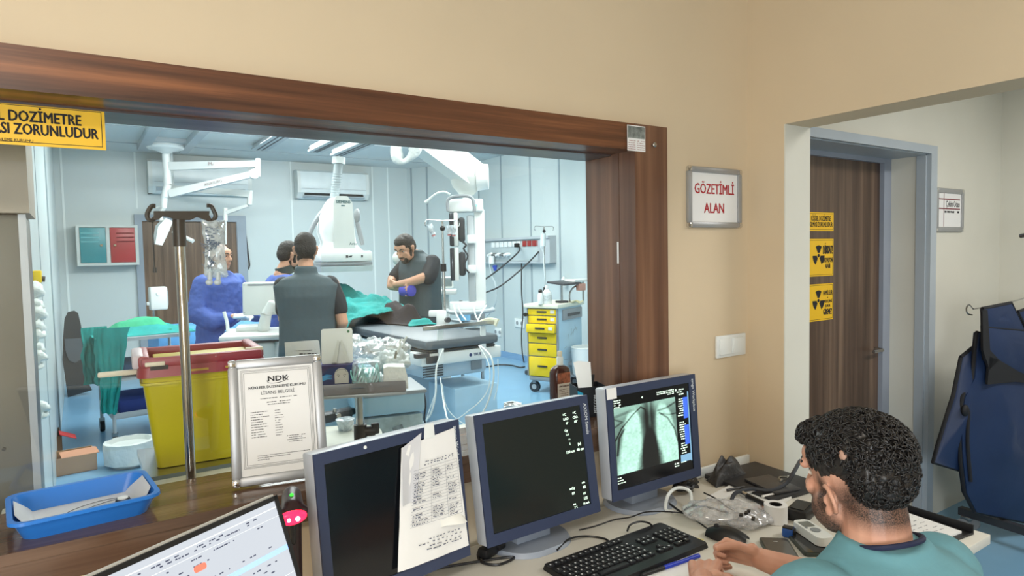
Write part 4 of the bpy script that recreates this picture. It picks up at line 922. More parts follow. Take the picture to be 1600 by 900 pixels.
build('stem',MB().tube([q+V((.10,-.02,0)),q+V((.10,-.02,.10)),q+V((.16,-.02,.17)),q+V((.26,0,.18))],.010,8).cyl(q+V((.34,.03,0)),q+V((.34,.03,.24)),.012),STEEL,t)
build('pink_block',MB().box(q+V((.24,-.05,.17)),(.10,.06,.08),bev=.006),mat('pink_brown_block',(190,140,124),.5),t)
solo('paper_strip',MB().grid(lambda u_,v_:q+V((.08+u_*.16,-.09+v_*.07,.006+.018*math.sin(u_*7)*math.sin(v_*4+1))),8,5,thick=.003),mat('cream_paper',(226,216,170),.7),'crumpled cream paper lying on the cart top','paper')
q=W(886,440,d=7.9); solo('wall_cup',MB().lathe([(.03,-.08),(.04,.0),(.035,.02),(.01,.05)],W(881,438,X=5.34),14),OFFW,'small white fitting on the right wall above the cart','fitting')
# white bin at the cart side
q=F@V((Wd+.19,.30,0))
t=thing('waste_bin','white round waste bin standing at the pale blue side of the cart','bin',(q.x,q.y,.20))
b0=V((q.x,q.y,.20)); build('body',MB().lathe([(.13,0),(.14,.01),(.155,.31),(.145,.31),(.13,.02)],b0,28),WHITE,t); build('rim',MB().lathe([(.15,.30),(.158,.31),(.15,.318),(.142,.31)],b0,28),OFFW,t)
build('bin_bracket',MB(F).lim((Wd,.2,.175),(Wd+.32,.42,.198),bev=.005).lim((Wd,.26,.3),(Wd+.06,.34,.33)),GREY,t)
build('bag_liner',MB().lathe([(.14,.26),(.12,.24),(.01,.23)],b0,20).tube([b0+V((.02,-.14,.31)),b0+V((.08,-.12,.34)),b0+V((.13,-.05,.33))],.012,6),mat('green_bag',(30,120,80),.5),t)
solo('floor_paper',MB().grid(lambda u_,v_:W(787+28*u_,630+8*v_-3*math.sin(u_*3),z=.012+.05*abs(noise.noise(V((u_*4,v_*4,2))))),12,8,thick=.004),PAPER,'crumpled white paper lying on the blue floor before the yellow cart','paper')
# ================================================================ LEFT SIDE
# steel cabinet and beige box beyond the left end of the window
x1=W(50,560,Y=2.1).x
t=thing('steel_cabinet','tall brushed grey steel cabinet at the left end of the window','cabinet',(-.4,2.15,0))
p=W(37,335,Y=2.05)
build('body',MB().lim((-.8,2.05,0),(p.x,2.30,p.z+.0),bev=.006),mat('dull_steel_sheet',(136,134,128),.32,.55,var=.05,vs=3),t)
build('corner_strip',MB().lim((p.x-.012,2.046,0),(p.x+.004,2.06,p.z)),ALU,t)
q=W(6,702,Y=2.045); build('rivet',MB().cyl((q.x,2.05,q.z),(q.x,2.043,q.z),.004),DARK,t)
p2=W(46,335,Y=2.02); solo('beige_column_casing',MB().lim((-.8,2.02,p.z+.002),(p2.x,2.32,3.06)),mat('beige_casing_paint',(176,166,152),.6),'beige upper casing above the steel cabinet at the window left end','casing')
# left wall items: emergency button, hanging bags
def LW(x,y,X=-.17): return W(x,y,X=X)
q=W(50,433,d=3.2)
t=thing('emergency_button','yellow emergency button box with black base on the left wall','button',q)
build('base',MB().box(q+V((-.012,0,0)),(.035,.07,.055),bev=.004),BLACK,t); build('cover',MB().box(q+V((.022,0,.002)),(.035,.07,.06),bev=.006),mat('yellow_box_plastic',(236,200,20),.4),t); build('button',MB().cyl(q+V((.035,0,-.01)),q+V((.052,0,-.012)),.014),DARK,t)
b=MB()
for i,(x,y,r) in enumerate([(50,455,.05),(52,478,.045),(54,490,.05),(51,510,.05),(56,525,.035),(53,545,.045),(58,558,.04),(54,575,.03),(62,637,.04),(60,650,.035)]):
    b=MB().ell(W(x,y,d=3.1),(r,.05,r*.9),seg=14,ring=9); o=solo('glove_bundle',b,mat('translucent_white_film',(222,230,228),.35,bump=.6,bs=22),'white crumpled plastic bundle hanging in the narrow column on the left wall','bundle',group='white plastic bundles hanging on the left wall'); o['label']='white crumpled plastic bundle on the left wall, '+['topmost of its column','second from the top','third from the top','fourth from the top','fifth from the top','sixth from the top','fourth from the bottom','third from the bottom','second from the bottom','lowest of its column'][i]; displace(o,.06,.04)
# dark lead apron against the far left wall
q=W(116,619,z=0.0); d_=7.8
def AP(x,y): return W(x,y,d=7.75)
b=MB(); P=[(106,619),(98,560),(99,525),(101,497),(106,487),(116,485),(122,489),(127,510),(129,530),(131,560),(133,590),(144,611)]
o=AP(116,560); F=frame(o,(1,0,0),(0,0,1)); FI=F.inverted(); L2=[((FI@AP(x,y)).x,(FI@AP(x,y)).y) for x,y in P]
t=thing('lead_apron','long dark lead apron hanging low on the far left wall','apron',(o.x,o.y,0))
build('cloth',MB(F).prism(L2,.06),mat('charcoal_apron_vinyl',(44,50,54),.6),t,30)
P=[(101,528),(127,528),(129,545),(128,560),(118,566),(108,562),(102,545)]; L2=[((FI@AP(x,y)).x,(FI@AP(x,y)).y) for x,y in P]
build('pocket_panel',MB(F@Matrix.Translation((0,0,.06))).prism(L2,.012),mat('grey_apron_vinyl',(78,86,92),.6),t,30)
# instrument trolley with cloths
t=thing('instrument_trolley','steel wheeled trolley draped with teal and green surgical cloths','trolley',(.45,6.7,0))
z0=.93; A1=W(192,540,z=z0); A1=V((.27,6.35,0)); FT=RZ(.20,6.45,0,6); tw=.60; td=.72
b=MB(FT)
for x in(0,tw):
    for y in(0,td): b.cyl((x,y,.12),(x,y,z0),.014)
build('leg',b,LGREY,t)
build('top_frame',MB(FT).lim((-.02,-.02,z0-.03),(tw+.02,td+.02,z0)),LGREY,t); build('lower_tray',MB(FT).lim((-.01,-.01,.24),(tw+.01,td+.01,.255)).lim((-.01,-.01,.24),(tw+.01,.0,.29)).lim((-.012,-.01,.24),(0,td,.29)),LGREY,t)
build('middle_shelf',MB(FT).lim((0,0,.56),(tw,td,.575)),LGREY,t)
for x in(0,tw):
    for y in(0,td): wh=build('caster_wheel',MB(FT).cyl((x-.018,y,.05),(x+.018,y,.05),.05,n=20),BLACK,t); build('fork',MB(FT).box((x,y,.10),(.045,.03,.05)),STEEL,wh)
solo('folded_cloth',MB(FT).box((.3,.35,.32),(.5,.55,.12),bev=.03),mat('navy_cloth',(40,62,132),.85,bump=.4,bs=12),'folded navy cloth on the lower tray of the steel trolley','cloth')
solo('folded_cloth',MB(FT).box((.33,.35,.635),(.46,.5,.11),bev=.03),mat('slate_blue_cloth',(66,98,130),.85,bump=.4,bs=12),'slate blue cloth pack on the middle shelf of the steel trolley','cloth')
def curtain(top,w_,h,axis,amp,nf,seed,flare=.0,lean=(0,0,0)):
    ax=V(axis).normalized(); nn=V((-ax.y,ax.x,0))
    def f(u,v):
        a=noise.noise(V((u*nf,v*1.2+seed,seed)))+.5*noise.noise(V((u*nf*2.3,v*3,seed)))
        return V(top)+ax*((u-.5)*w_*(1+flare*v)+.02*noise.noise(V((v*5,seed,u*2))))+nn*(a*amp*(.35+v))+V((0,0,-h*v*(1+.06*noise.noise(V((u*3,seed,0))))))+V(lean)*v
    return f
t=thing('surgical_cloth','teal crinkled surgical cloths hanging down the left side of the steel trolley','cloth',(.16,6.6,.93))
q=W(147,520,d=5.75); build('hanging_cloth',MB().grid(curtain((q.x,q.y,W(147,511,d=5.75).z),.20,.50,(1,.3,0),.045,5,2),26,40,thick=.006),TEAL,t,60)
q=W(160,520,d=5.55); build('hanging_cloth',MB().grid(curtain((q.x+.01,q.y,W(160,514,d=5.55).z),.14,.48,(1,.1,0),.04,4,6),22,40,thick=.006),TEAL,t,60)
q=W(178,525,d=5.5); build('long_hanging_cloth',MB().grid(curtain((q.x,q.y,W(178,512,d=5.5).z),.24,.72,(1,-.2,0),.04,4,9,flare=-.55,lean=(-.06,0,0)),26,46,thick=.006),TEAL,t,60)
FH=FT@Matrix.Translation((.30,.42,z0+.006))
build('spread_cloth',MB().grid(heapf(FH,.80,.80,.10,11,6,.3),40,40,thick=.006),TEAL,t,60)
q=W(215,507,d=6.0); 
solo('green_cloth',MB().grid(heapf(RZ(q.x,q.y,z0+.03,-8),.56,.40,.13,15,5,.14),36,30,thick=.006),GREENC,'folded green surgical cloth on top of the teal cloths','cloth',smooth=60)
q=W(288,520,d=7.3)
t=thing('covered_table','small table under a sky blue sheet behind the steel trolley','table',(q.x,q.y,0)); zt_=W(288,508,d=7.3).z
build('sheet',MB(RZ(q.x,q.y,0,5)).lim((-.32,-.3,.55),(.42,.3,zt_),bev=.04),mat('sky_blue_disposable_sheet',(0,0,0)),t); b=MB(RZ(q.x,q.y,0,5))
for x in(-.28,.38):
    for y in(-.26,.26): b.cyl((x,y,0),(x,y,.56),.018)
build('leg',b,STEEL,t)
# dispenser on the far door with cord
q=W(247,466,d=7.9)
t=thing('hand_dispenser','white wall dispenser hanging in front of the wooden far door','dispenser',q)
build('body',MB(RZ(q.x,q.y,q.z,8)).box((0,0,0),(.19,.12,.28),bev=.02),OFFW,t); build('side_window',MB(RZ(q.x,q.y,q.z,8)).box((.092,-.02,0),(.02,.06,.18),bev=.004),GREY,t)
build('button',MB(RZ(q.x,q.y,q.z,8)).cyl((-.01,-.06,.06),(-.01,-.075,.06),.022).box((-.105,.02,-.06),(.03,.04,.04),bev=.006),WHITE,t)
build('mount_pole',MB().cyl((q.x-.05,q.y+.06,0),(q.x-.05,q.y+.06,q.z+.1),.012),STEEL,t)
# cardboard boxes
def obox(name,F,w_,d_,h,m,label,cat='box',flap=True,inner=None):
    t=thing(name,label,cat,F@V((0,0,0))); th=.006
    build('carton',MB(F).lim((-w_/2,-d_/2,0),(w_/2,d_/2,th)).lim((-w_/2,-d_/2,0),(w_/2,-d_/2+th,h)).lim((-w_/2,d_/2-th,0),(w_/2,d_/2,h)).lim((-w_/2,-d_/2,0),(-w_/2+th,d_/2,h)).lim((w_/2-th,-d_/2,0),(w_/2,d_/2,h)),m,t,0)
    return t
CARD=mat('brown_cardboard',(186,150,116),.85)
q=W(70,740,d=5.3); t=obox('cardboard_box',RZ(q.x-.02,q.y,0,4),.28,.35,.20,mat('dark_brown_cardboard',(120,92,70),.85),'open brown cardboard box with red stripe on the floor by the left wall')
build('flap',MB(RZ(q.x-.02,q.y,0,4)).box((.18,-.12,.19),(.12,.16,.005),rot=(0,25,0)),mat('red_white_carton',(200,60,60),.7),t,0)
q=W(105,735,z=0); t=obox('cardboard_box',RZ(q.x+.03,q.y,0,6),.30,.26,.13,CARD,'low pale cardboard box lying right of the brown open box on the floor')
build('flap',MB(RZ(q.x+.03,q.y,0,6)).box((.05,-.02,.128),(.24,.2,.005)),mat('salmon_cardboard',(206,150,120),.85),t,0)
# white bag-lined bucket
q=W(205,735,d=5.1)
t=thing('waste_bucket','white bag-lined waste bucket on the floor left of the yellow sharps bin','bin',(q.x,q.y,0))
zb=W(205,687,d=5.1).z; build('bucket',MB().lathe([(.13,0),(.15,.02),(.17,zb-.03),(.16,zb-.03)],(q.x,q.y,0),24),OFFW,t)
o=build('bag_liner',MB().lathe([(.175,zb-.16),(.180,zb-.03),(.178,zb),(.150,zb+.005),(.13,zb-.06),(.01,zb-.08)],(q.x,q.y,0),40),mat('white_bag_film',(222,226,222),.5,bump=.7,bs=14),t); displace(o,.02,.05)
# ================================================================ JUST BEHIND THE GLASS
LZ=.985
t=thing('wall_ledge','narrow white ledge running along the operating-room side of the window','ledge',(.6,1.97,0))
build('countertop',MB().lim((-.18,1.945,LZ-.03),(1.9,1.995,LZ),bev=.004),mat('cream_counter_laminate',(216,216,206),.4),t)
b=MB()
for x in(-.1,.6,1.3,1.85): b.lim((x-.02,1.95,0),(x+.02,1.985,LZ-.03))
build('leg',b,LGREY,t,0)
# sharps bin ----------------------------------------------------------------
BN=RZ(.300,2.20,0,-3)
def P4(w0,d0): return [(-w0/2,-d0/2),(w0/2,-d0/2),(w0/2,d0/2),(-w0/2,d0/2)]
t=thing('side_trolley','small steel trolley carrying the yellow sharps bin','trolley',(.315,2.20,0))
build('top',MB().lim((.13,2.03,LZ-.02),(.50,2.36,LZ)),STEEL,t,0); b=MB()
for x in(.15,.48):
    for y in(2.05,2.34): b.cyl((x,y,0),(x,y,LZ-.02),.012)
build('leg',b,STEEL,t)
t=thing('sharps_bin','large olive yellow medical sharps bin with maroon lid behind the window glass','bin',(.315,2.20,LZ))
zl=1.262
OLV=mat('olive_yellow_plastic',(196,180,28),.35,var=.03)
def rr(w_,d_,r=.02,n=4):
    P=[]
    for cx,cy,a0 in((w_/2-r,d_/2-r,0),(-w_/2+r,d_/2-r,90),(-w_/2+r,-d_/2+r,180),(w_/2-r,-d_/2+r,270)):
        for i in range(n+1): a=math.radians(a0+90*i/n); P.append((cx+r*math.cos(a),cy+r*math.sin(a)))
    return P
build('container',MB(BN).prism(rr(.262,.22),zl-LZ-.002,Matrix.Translation((0,0,LZ+.002)),top=rr(.320,.27)).prism(rr(.327,.278),.006,Matrix.Translation((0,0,zl-.03))),OLV,t,30)
MAR=mat('maroon_plastic',(150,46,58),.4,var=.03)
b=MB(BN)
b.prism(rr(.342,.295,.03),.028,Matrix.Translation((0,0,zl-.008)),top=rr(.335,.285,.03))
# raised tray rim
for (c,d_) in (((0,-.132,zl+.032),(.32,.02,.03)),((0,.12,zl+.032),(.305,.03,.03)),((-.152,0,zl+.034),(.03,.25,.034)),((.152,0,zl+.034),(.03,.25,.034))): b.box(c,d_,bev=.008)
build('lid',b,MAR,t,30)
b=MB(BN).box((-.166,-.02,zl+.035),(.03,.2,.04),bev=.008); build('end_cap',b,mat('pale_pink_plastic',(206,190,194),.4),t)
build('hinged_flap',MB(BN).box((.01,-.01,zl+.026),(.27,.16,.012),bev=.003),OLV,t,label='olive yellow inner flap')
build('latch',MB(BN).box((-.125,-.142,zl+.030),(.05,.012,.012),bev=.003).box((.14,-.12,zl+.046),(.05,.012,.012),bev=.003),mat('cream_plastic',(226,214,190),.4),t)
build('latch_opening',MB(BN).box((-.115,-.1425,zl+.019),(.045,.004,.012)),BLACK,t,0)
build('label_strip',MB(BN).box((-.02,-.1475,zl+.004),(.06,.002,.006)).box((.075,-.1475,zl+.004),(.04,.002,.006)),mat('ochre_label',(200,160,60),.6),t,0)
build('handle',MB(BN).box((-.215,-.05,zl+.0),(.10,.02,.014),bev=.004),mat('cream_plastic',(0,0,0)),t)
# near IV pole ---------------------------------------------------------------
q=W(298,748,Y=1.92); q1=W(288,350,Y=1.92)
t=thing('iv_pole','tall steel iv pole with black double-hook head just behind the window glass','iv pole',(q.x,1.92,0))
zt=W(290,385,Y=1.92).z
build('pole',MB().cyl((q.x+.003,1.92,.05),(q.x,1.92,zt+.02),.0125,n=24),mat('polished_steel_tube',(190,184,176),.15,1,var=.03),t)
ztop=W(282,331,Y=1.92).z; zm=W(282,343,Y=1.92).z
sc_=lambda px: W(px,335,Y=1.92).x
b=MB().cyl((q.x,1.92,zt),(q.x,1.92,zm),.0165,.0155,24)
PX=[(240,330),(327,330),(326,336),(330,343),(325,346),(316,342),(308,339),(297,344),(275,344),(263,339),(254,338),(248,343),(242,344),(240,338)]
b.prism([(W(x,y,Y=1.92).x-q.x,W(x,y,Y=1.92).z) for x,y in PX],.016,frame((q.x,1.928,0),(1,0,0),(0,0,1)))
hk=lambda pts: [W(x,y,Y=1.92) for x,y in pts]
b.tube(hk([(243,340),(238,344),(232,342),(230,335),(234,326),(238,322),(243,322)]),.0058,8).tube(hk([(322,340),(328,345),(334,343),(337,337),(334,329),(330,322),(323,321)]),.0058,8)
build('hook_head',b,mat('black_brown_plastic',(44,36,34),.4),t,30)
b=MB()
for k in range(5): a=k*2*PI/5+.3; b.cyl((q.x,1.95+.0,.09),(q.x+.24*math.cos(a),2.2+.24*math.sin(a),.05),.012)
build('star_base',b,STEEL,t)
# iv fluid bags
t=thing('infusion_bag','clear crinkled infusion bags with two ports hanging from the right hook of the iv pole','infusion bag',W(333,440,Y=1.92))
def bag(dx,dy,rx,tp,bt,seed):
    x0=W(315+dx,345,Y=1.92+dy).x; x1=W(352+dx,345,Y=1.92+dy).x; z1=W(333,tp,Y=1.92).z; z0=W(333,bt,Y=1.92).z
    def f(u,v):
        a=2*PI*u; prof=math.sin(PI*min(1,max(0,v*.96+.02)))**.35
        xx=(x0+x1)/2+(x1-x0)/2*(.92+.08*math.sin(v*7+seed))*math.cos(a); yy=1.92+dy+.012*prof*math.sin(a)*(1+.4*noise.noise(V((u*6,v*6,seed))))
        return V((xx+.002*noise.noise(V((v*9,seed,u*3))),yy,z1+(z0-z1)*v))
    return MB().grid(f,36,30)
BAGM=glassy('clear_infusion_film',(.90,.95,.98),.20,.06,.38,(.88,.94,.97))
nt=BAGM.node_tree; 
build('bag',bag(0,0,0,344,430,1),BAGM,t,180,mods='raw')
b=MB(); r_=random.Random(5); FB=frame(W(316,425,Y=1.905),(1,0,0),(0,0,1)); bw=(W(351,345,Y=1.905).x-W(316,345,Y=1.905).x); bh=W(333,350,Y=1.905).z-W(333,425,Y=1.905).z
for k in range(11): b.scrib(FB,bw*.22,bw*.8,bh*(.93-.035*k),.0035,k,.4)
build('print',b,mat('blue_grey_bag_print',(70,90,120),.7),t,0)
b=MB()
for k in range(26):
    x=r_.uniform(.12,.85)*bw; z=r_.uniform(.05,.6)*bh; b.tube([FB@V((x,z,0)),FB@V((x+r_.uniform(-.009,.009),z+r_.uniform(-.012,.012),.002)),FB@V((x+r_.uniform(-.014,.014),z+r_.uniform(-.02,.02),0))],.0007,4,4)
build('crease',b,mat('dark_blue_crease',(66,90,120),.3),t)
b=MB()
for px in(328,341): 
    b.cyl(W(px,425,Y=1.915),W(px,437,Y=1.915),.0055,.0065,14).ell(W(px-1,441,Y=1.915),(.0095,.008,.008))
build('port',b,mat('translucent_port',(206,214,220),.35),t); build('inner_bag',bag(1,.012,0,420,434,3),BAGM,t,180,mods='raw')
solo('pull_cord',MB().tube([W(238,345,Y=1.93),W(240,390,Y=1.93),W(242,425,Y=1.93)],.0022,6).cyl(W(242,418,Y=1.93),W(242,426,Y=1.93),.0045),DARK,'thin dark cord hanging from the left hook of the iv pole','cord')
# medical computer cart with shelf --------------------------------------------
SD=2.62
t=thing('device_stand','brown and silver device shelf on a steel pole above a round white table','stand',W(561,700,d=SD))
c=W(561,612,d=SD); F=frame(c,(.93,-.37,0),(.37,.93,0))  # x right along the strip, y back, z up
Lw=.185; 
b=MB(F).lim((-Lw,-.03,-.018),(Lw,.17,-.004),bev=.004); build('shelf_base',b,ALU,t)
FR=mat('taupe_glossy_panel',(98,88,82),.25,var=.03)
build('front_panel',MB(F).prism([(-.035,-.002),(-.032,.002),(.008,.032),(.014,.032),(.014,-.002)],2*Lw,F_:=Matrix(((0,0,1,-Lw),(1,0,0,0),(0,1,0,0),(0,0,0,1)))),FR,t,30)
sl=Matrix.Translation((0,-.0125,.0178))@Matrix.Rotation(math.radians(37),4,'X')
b=MB(F@sl).lim((-.17,-.004,0),(-.13,.0,.0006)); b.scrib(Matrix.Translation((0,0,.0004)),-.13,-.10,-.001,.003,2); b.lim((-.03,-.002,0),(.02,.002,.0006)); b.scrib(Matrix.Translation((0,0,.0004)),.08,.125,.001,.004,4)
build('button_marks',b,mat('dark_button_print',(40,34,40),.4),t,0)
build('pole',MB().cyl(c+V((0,0,-.018)),V((c.x,c.y,.80)),.0165,n=22),STEEL,t)
zk=W(561,668,d=SD).z; 
build('clamp',MB().cyl((c.x,c.y,zk-.075),(c.x,c.y,zk+.01),.026).cyl((c.x,c.y-.0,zk-.02),(c.x+.055,c.y-.02,zk-.02),.02).box((c.x+.055,c.y-.02,zk-.01),(.03,.025,.045),bev=.006),BLACK,t)
zt2=.80
tt=W(545,690,z=zt2); 
build('round_table',MB().prism(rr(.52,.56,.16,8),.03,RZ(c.x-.10,c.y+.20,zt2-.03,-18)),mat('cream_table_laminate',(190,190,176),.4),t,30)
build('table_leg',MB().cyl((c.x-.05,c.y+.15,.03),(c.x-.05,c.y+.15,zt2-.03),.03).cyl((c.x-.05,c.y+.15,0),(c.x-.05,c.y+.15,.03),.24,.22,28),LGREY,t)
q=W(540,672,z=zt2)
t=thing('plastic_cup','clear plastic cup standing on the round table left of the steel pole','cup',q); CUP=glassy('clear_cup_plastic',(.93,.96,.97),.12,.05,.3)
b=MB().lathe([(.030,0),(.031,.003),(.041,.05),(.040,.05),(.030,.005)],q,28); build('cup_wall',b,CUP,t); build('rim',MB().lathe([(.040,.049),(.0435,.051),(.040,.053)],q,28),CUP,t); build('water',MB().lathe([(.001,.004),(.030,.004),(.035,.026),(.001,.026)],q,28),glassy('pale_water',(.82,.88,.92),.1,.02,.12),t)
q=W(515,655,z=zt2+.01)
t=thing('black_device','black handheld scanner body lying on the round table behind the cup','device',q)
build('body',MB(RZ(q.x,q.y,zt2,14)).box((0,0,.022),(.22,.07,.044),bev=.012).box((.1,.03,.02),(.10,.06,.035),bev=.01),BLACK,t); build('knob',MB(RZ(q.x,q.y,zt2,14)).cyl((.02,-.035,.03),(.02,-.05,.03),.012).cyl((.02,-.015,.044),(.02,-.015,.06),.01),STEEL,t)
b=MB()
# things on the shelf: x in F, stand on z=-.004
def onshelf(x,y): return F@V((x,y,-.004))
t=thing('mask_box','dark blue mask carton with a printed bearded face and light blue waves','box',onshelf(-.115,.07))
G=F@Matrix.Translation((-.105,.09,-.004)); bx=.20; bh=.108
build('carton',MB(G).lim((-bx/2,-.045,0),(bx/2,.055,bh)),mat('dark_navy_carton',(28,26,98),.5),t,0)
GF_=G@Matrix(((1,0,0,0),(0,0,-1,-.0456),(0,1,0,0),(0,0,0,1)))
b=MB(GF_); P=[]
for i in range(13): a=PI*i/12; P.append((.037+.028*math.cos(a),.068+.028*math.sin(a)))
P+=[(.010,.0335),(.064,.0335)]; b.prism(P,.0004); build('printed_face',b,mat('skin_white_print',(226,218,210),.7),t,0)
b=MB(GF_@Matrix.Translation((0,.010,.0005))).tube([(.019,.057,0),(.024,.059,0),(.030,.056,0)],.0007,4).tube([(.043,.056,0),(.049,.059,0),(.055,.057,0)],.0007,4).lathe([(.002,0),(.002,.0002)],(.025,.052,0),8).lathe([(.002,0),(.002,.0002)],(.049,.052,0),8).tube([(.016,.073,0),(.030,.08,0),(.05,.079,0),(.057,.07,0)],.0007,4)
build('printed_features',b,INK,t)
b=MB(GF_)
for k in range(3): b.prism([(-.04,.066-k*.007),(-.022,.073-k*.007),(.0,.069-k*.007),(.0,.074-k*.007-.008),(-.02,.078-k*.007-.012),(-.036,.062-k*.007-.002)],.0004+.0001*k)
build('printed_waves',b,mat('cyan_print',(60,160,226),.6),t,0)
build('print',MB(GF_).text('S=',Matrix.Translation((-.062,.070,.0)),.018,bold=.01),mat('pale_blue_print',(140,170,220),.6),t,0)
# tablet
FT_=frame(W(520,565,d=SD+.06)+V((0,0,.0)),(.93,-.37,0),(.06,.2,1)); ft0=F@V((-.085,.09,bh-.004))
FT_=frame(ft0,(.93,-.37,0),(.10,.22,1))
t=thing('tablet','white tablet leaning back on its stand on top of the dark blue mask carton','tablet',ft0)
build('back_shell',MB(FT_).prism([(x,y+.072) for x,y in rr(.125,.145,.01)],.009,Matrix.Translation((.0,0,-.004))),WHITE,t,30)
build('stand_leg',MB(FT_).prism([(-.022,.002),(-.002,.002),(.012,.088),(.003,.095)],.012,Matrix.Translation((.0,0,.009))).prism([(.035,.002),(.052,.002),(.020,.095),(.012,.088)],.012,Matrix.Translation((0,0,.009))),OFFW,t,0)
build('green_dot',MB(FT_).lathe([(.0055,0),(.0055,.001)],(.046,.13,.005),16),mat('green_sticker',(60,120,80),.6),t,0)
# paper card behind
c0=W(476,566,d=SD+.15); FC=frame(c0,(.93,-.37,0),(0.02,.05,1))
t=thing('note_card','white paper card with handwriting standing left of the tablet','card',c0); 
build('card',MB(FC).prism([(-.075,-.02),(.068,-.02),(.062,.086),(.055,.092),(-.078,.088)],.002),PAPER,t,0); b=MB(FC@Matrix.Translation((0,0,.0025))).text('VEGIN',Matrix.Translation((.02,.012,0)),.026,bold=.005); b.scrib(Matrix.Identity(4),-.02,.05,.036,.005,2); b.scrib(Matrix.Identity(4),-.04,.045,.050,.003,5)
build('writing',b,INK,t,0)
build('rest',MB(FC).lim((-.07,-.03,-.05),(.06,-.02,.02)).lim((-.01,-.25,-.04),(.0,-.02,-.03)),BLACK,t,0)
# teal masks stack
t=thing('mask_bundle','bundle of pleated pale teal masks in clear plastic right of the mask carton','masks',onshelf(.03,.07))
MK=mat('pale_teal_mask_fabric',(150,214,210),.7,bump=.3,bs=20); b=MB(F)
for k in range(13):
    x=-.022+k*.0085; b.grid(lambda u,v,x=x,k=k: V((x+.006*math.sin(v*5+k)+(v-.5)*.014*math.sin(k*.7),.02+u*.10,-.004+v*(.085+.012*math.sin(k*1.3)))),4,8,thick=.005)
build('mask_stack',b,MK,t,50)
o=build('clear_bag',MB(F).box((.032,.07,.058),(.125,.12,.12),bev=.03),glassy('clear_bag_film',(.95,.97,.97),.12,.12,.22),t,60); displace(o,.02,.03)
# tissue / white box
G=F@Matrix.Translation((.145,.075,-.004))
solo('gauze_pack',MB(G).prism([(-.048,0),(.052,0),(.050,.05),(.040,.088),(-.03,.094),(-.046,.088)],.10,Matrix(((1,0,0,0),(0,0,1,-.05),(0,1,0,0),(0,0,0,1)))),mat('white_tissue_pack',(232,232,226),.8,bump=.5,bs=40),'white gauze pack at the right end of the device shelf','pack')
# crumpled plastic bags
q=W(590,548,d=2.9)
o=solo('plastic_bag',MB().ell(q,(.15,.09,.05),seg=40,ring=24),glassy('crumpled_film',(.92,.95,.95),.3,.12,.3,(.80,.84,.84)),'large crumpled clear plastic bag lying above the teal masks','bag',smooth=180); displace(o,.07,.03)
q=W(612,565,d=2.82); o=solo('plastic_bag',MB().ell(q,(.08,.06,.045),seg=36,ring=20),mat('white_crumpled_film',(196,206,206),.3,bump=.8,bs=20),'smaller crumpled white plastic bag right of the teal mask bundle','bag',smooth=180); displace(o,.06,.025)
q=W(546,528,d=3.0); o=solo('plastic_bag',MB().ell(q+V((0,0,-.02)),(.07,.06,.035),seg=36,ring=20),glassy('crumpled_film'),'crumpled clear bag right behind the white tablet','bag',smooth=180); displace(o,.05,.03)
q=W(618,555,d=2.72); t=thing('scissors','white-handled scissors stuck upright in the plastic bag','scissors',q)
build('blade',MB().tube([W(617,560,d=2.72),W(620,548,d=2.72)],.006,6),STEEL,t); b=MB(); F9=frame(W(628,536,d=2.72),(.93,-.3,0),(.2,.2,1))
b.tube([F9@V((.009*math.cos(a*PI/6),.014*math.sin(a*PI/6),0)) for a in range(13)],.004,8,2).tube([W(620,550,d=2.72),W(626,541,d=2.72)],.006,8).tube([W(630,534,d=2.72),W(636,526,d=2.72)],.005,8); build('handle',b,OFFW,t)
# support under bags: trolley
t=thing('supply_trolley','pale blue storage trolley with grey lid behind the device shelf','trolley',W(600,640,d=3.3))
q=W(612,640,d=3.25); FQ=RZ(q.x,q.y,0,-12)
zt3=W(612,612,d=3.25).z
BL=mat('pale_blue_storage_plastic',(160,196,214),.35)
build('upper_box',MB(FQ).lim((-.17,0,zt3-.115),(.17,.35,zt3-.01),bev=.012),BL,t); build('lid',MB(FQ).lim((-.18,-.01,zt3-.02),(.18,.36,zt3+.0),bev=.006),GREY,t)
b=MB(FQ).lim((-.16,.01,zt3-.36),(.16,.34,zt3-.125),bev=.01); build('clear_drawer',b,mat('dusty_clear_drawer',(176,198,206),.25,var=.25,vs=14),t)
build('drawer_contents',MB(FQ).box((-.06,.0,zt3-.22),(.05,.01,.05),rot=(0,20,0)).box((0.03,.0,zt3-.19),(.05,.01,.03),rot=(0,-14,0)).box((.10,.0,zt3-.24),(.04,.01,.06)),mat('grey_mixed_contents',(130,144,150),.5,var=.4,vs=40),t,0)
build('lower_body',MB(FQ).lim((-.17,0,.06),(.17,.35,zt3-.37),bev=.01).lim((-.3,.34,.06),(.1,.40,zt3+.08)),BL,t)
build('leg',MB(FQ).cyl((-.14,.05,0),(-.14,.05,.06),.02).cyl((.14,.05,0),(.14,.05,.06),.02).cyl((-.14,.3,0),(-.14,.3,.06),.02).cyl((.14,.3,0),(.14,.3,.06),.02),DARK,t)
build('top_pack',MB(FQ).lim((-.20,.05,zt3),(.10,.33,zt3+.08),bev=.03),mat('white_sheet_pack',(222,228,228),.8,bump=.4,bs=14),t)
solo('trolley_cable',MB().tube([W(660,605,d=3.4),W(665,630,d=3.35),W(663,655,d=3.35),W(668,668,d=3.4)],.005,6),BLACK,'black cable hanging beside the pale blue storage trolley','cable')
q=W(703,640,d=3.9); 
t=thing('blue_reflection_box','tall pale blue box standing for a glass reflection under the patient table end','cabinet',(q.x+.1,q.y,0)); zz_=W(740,603,d=4.75).z
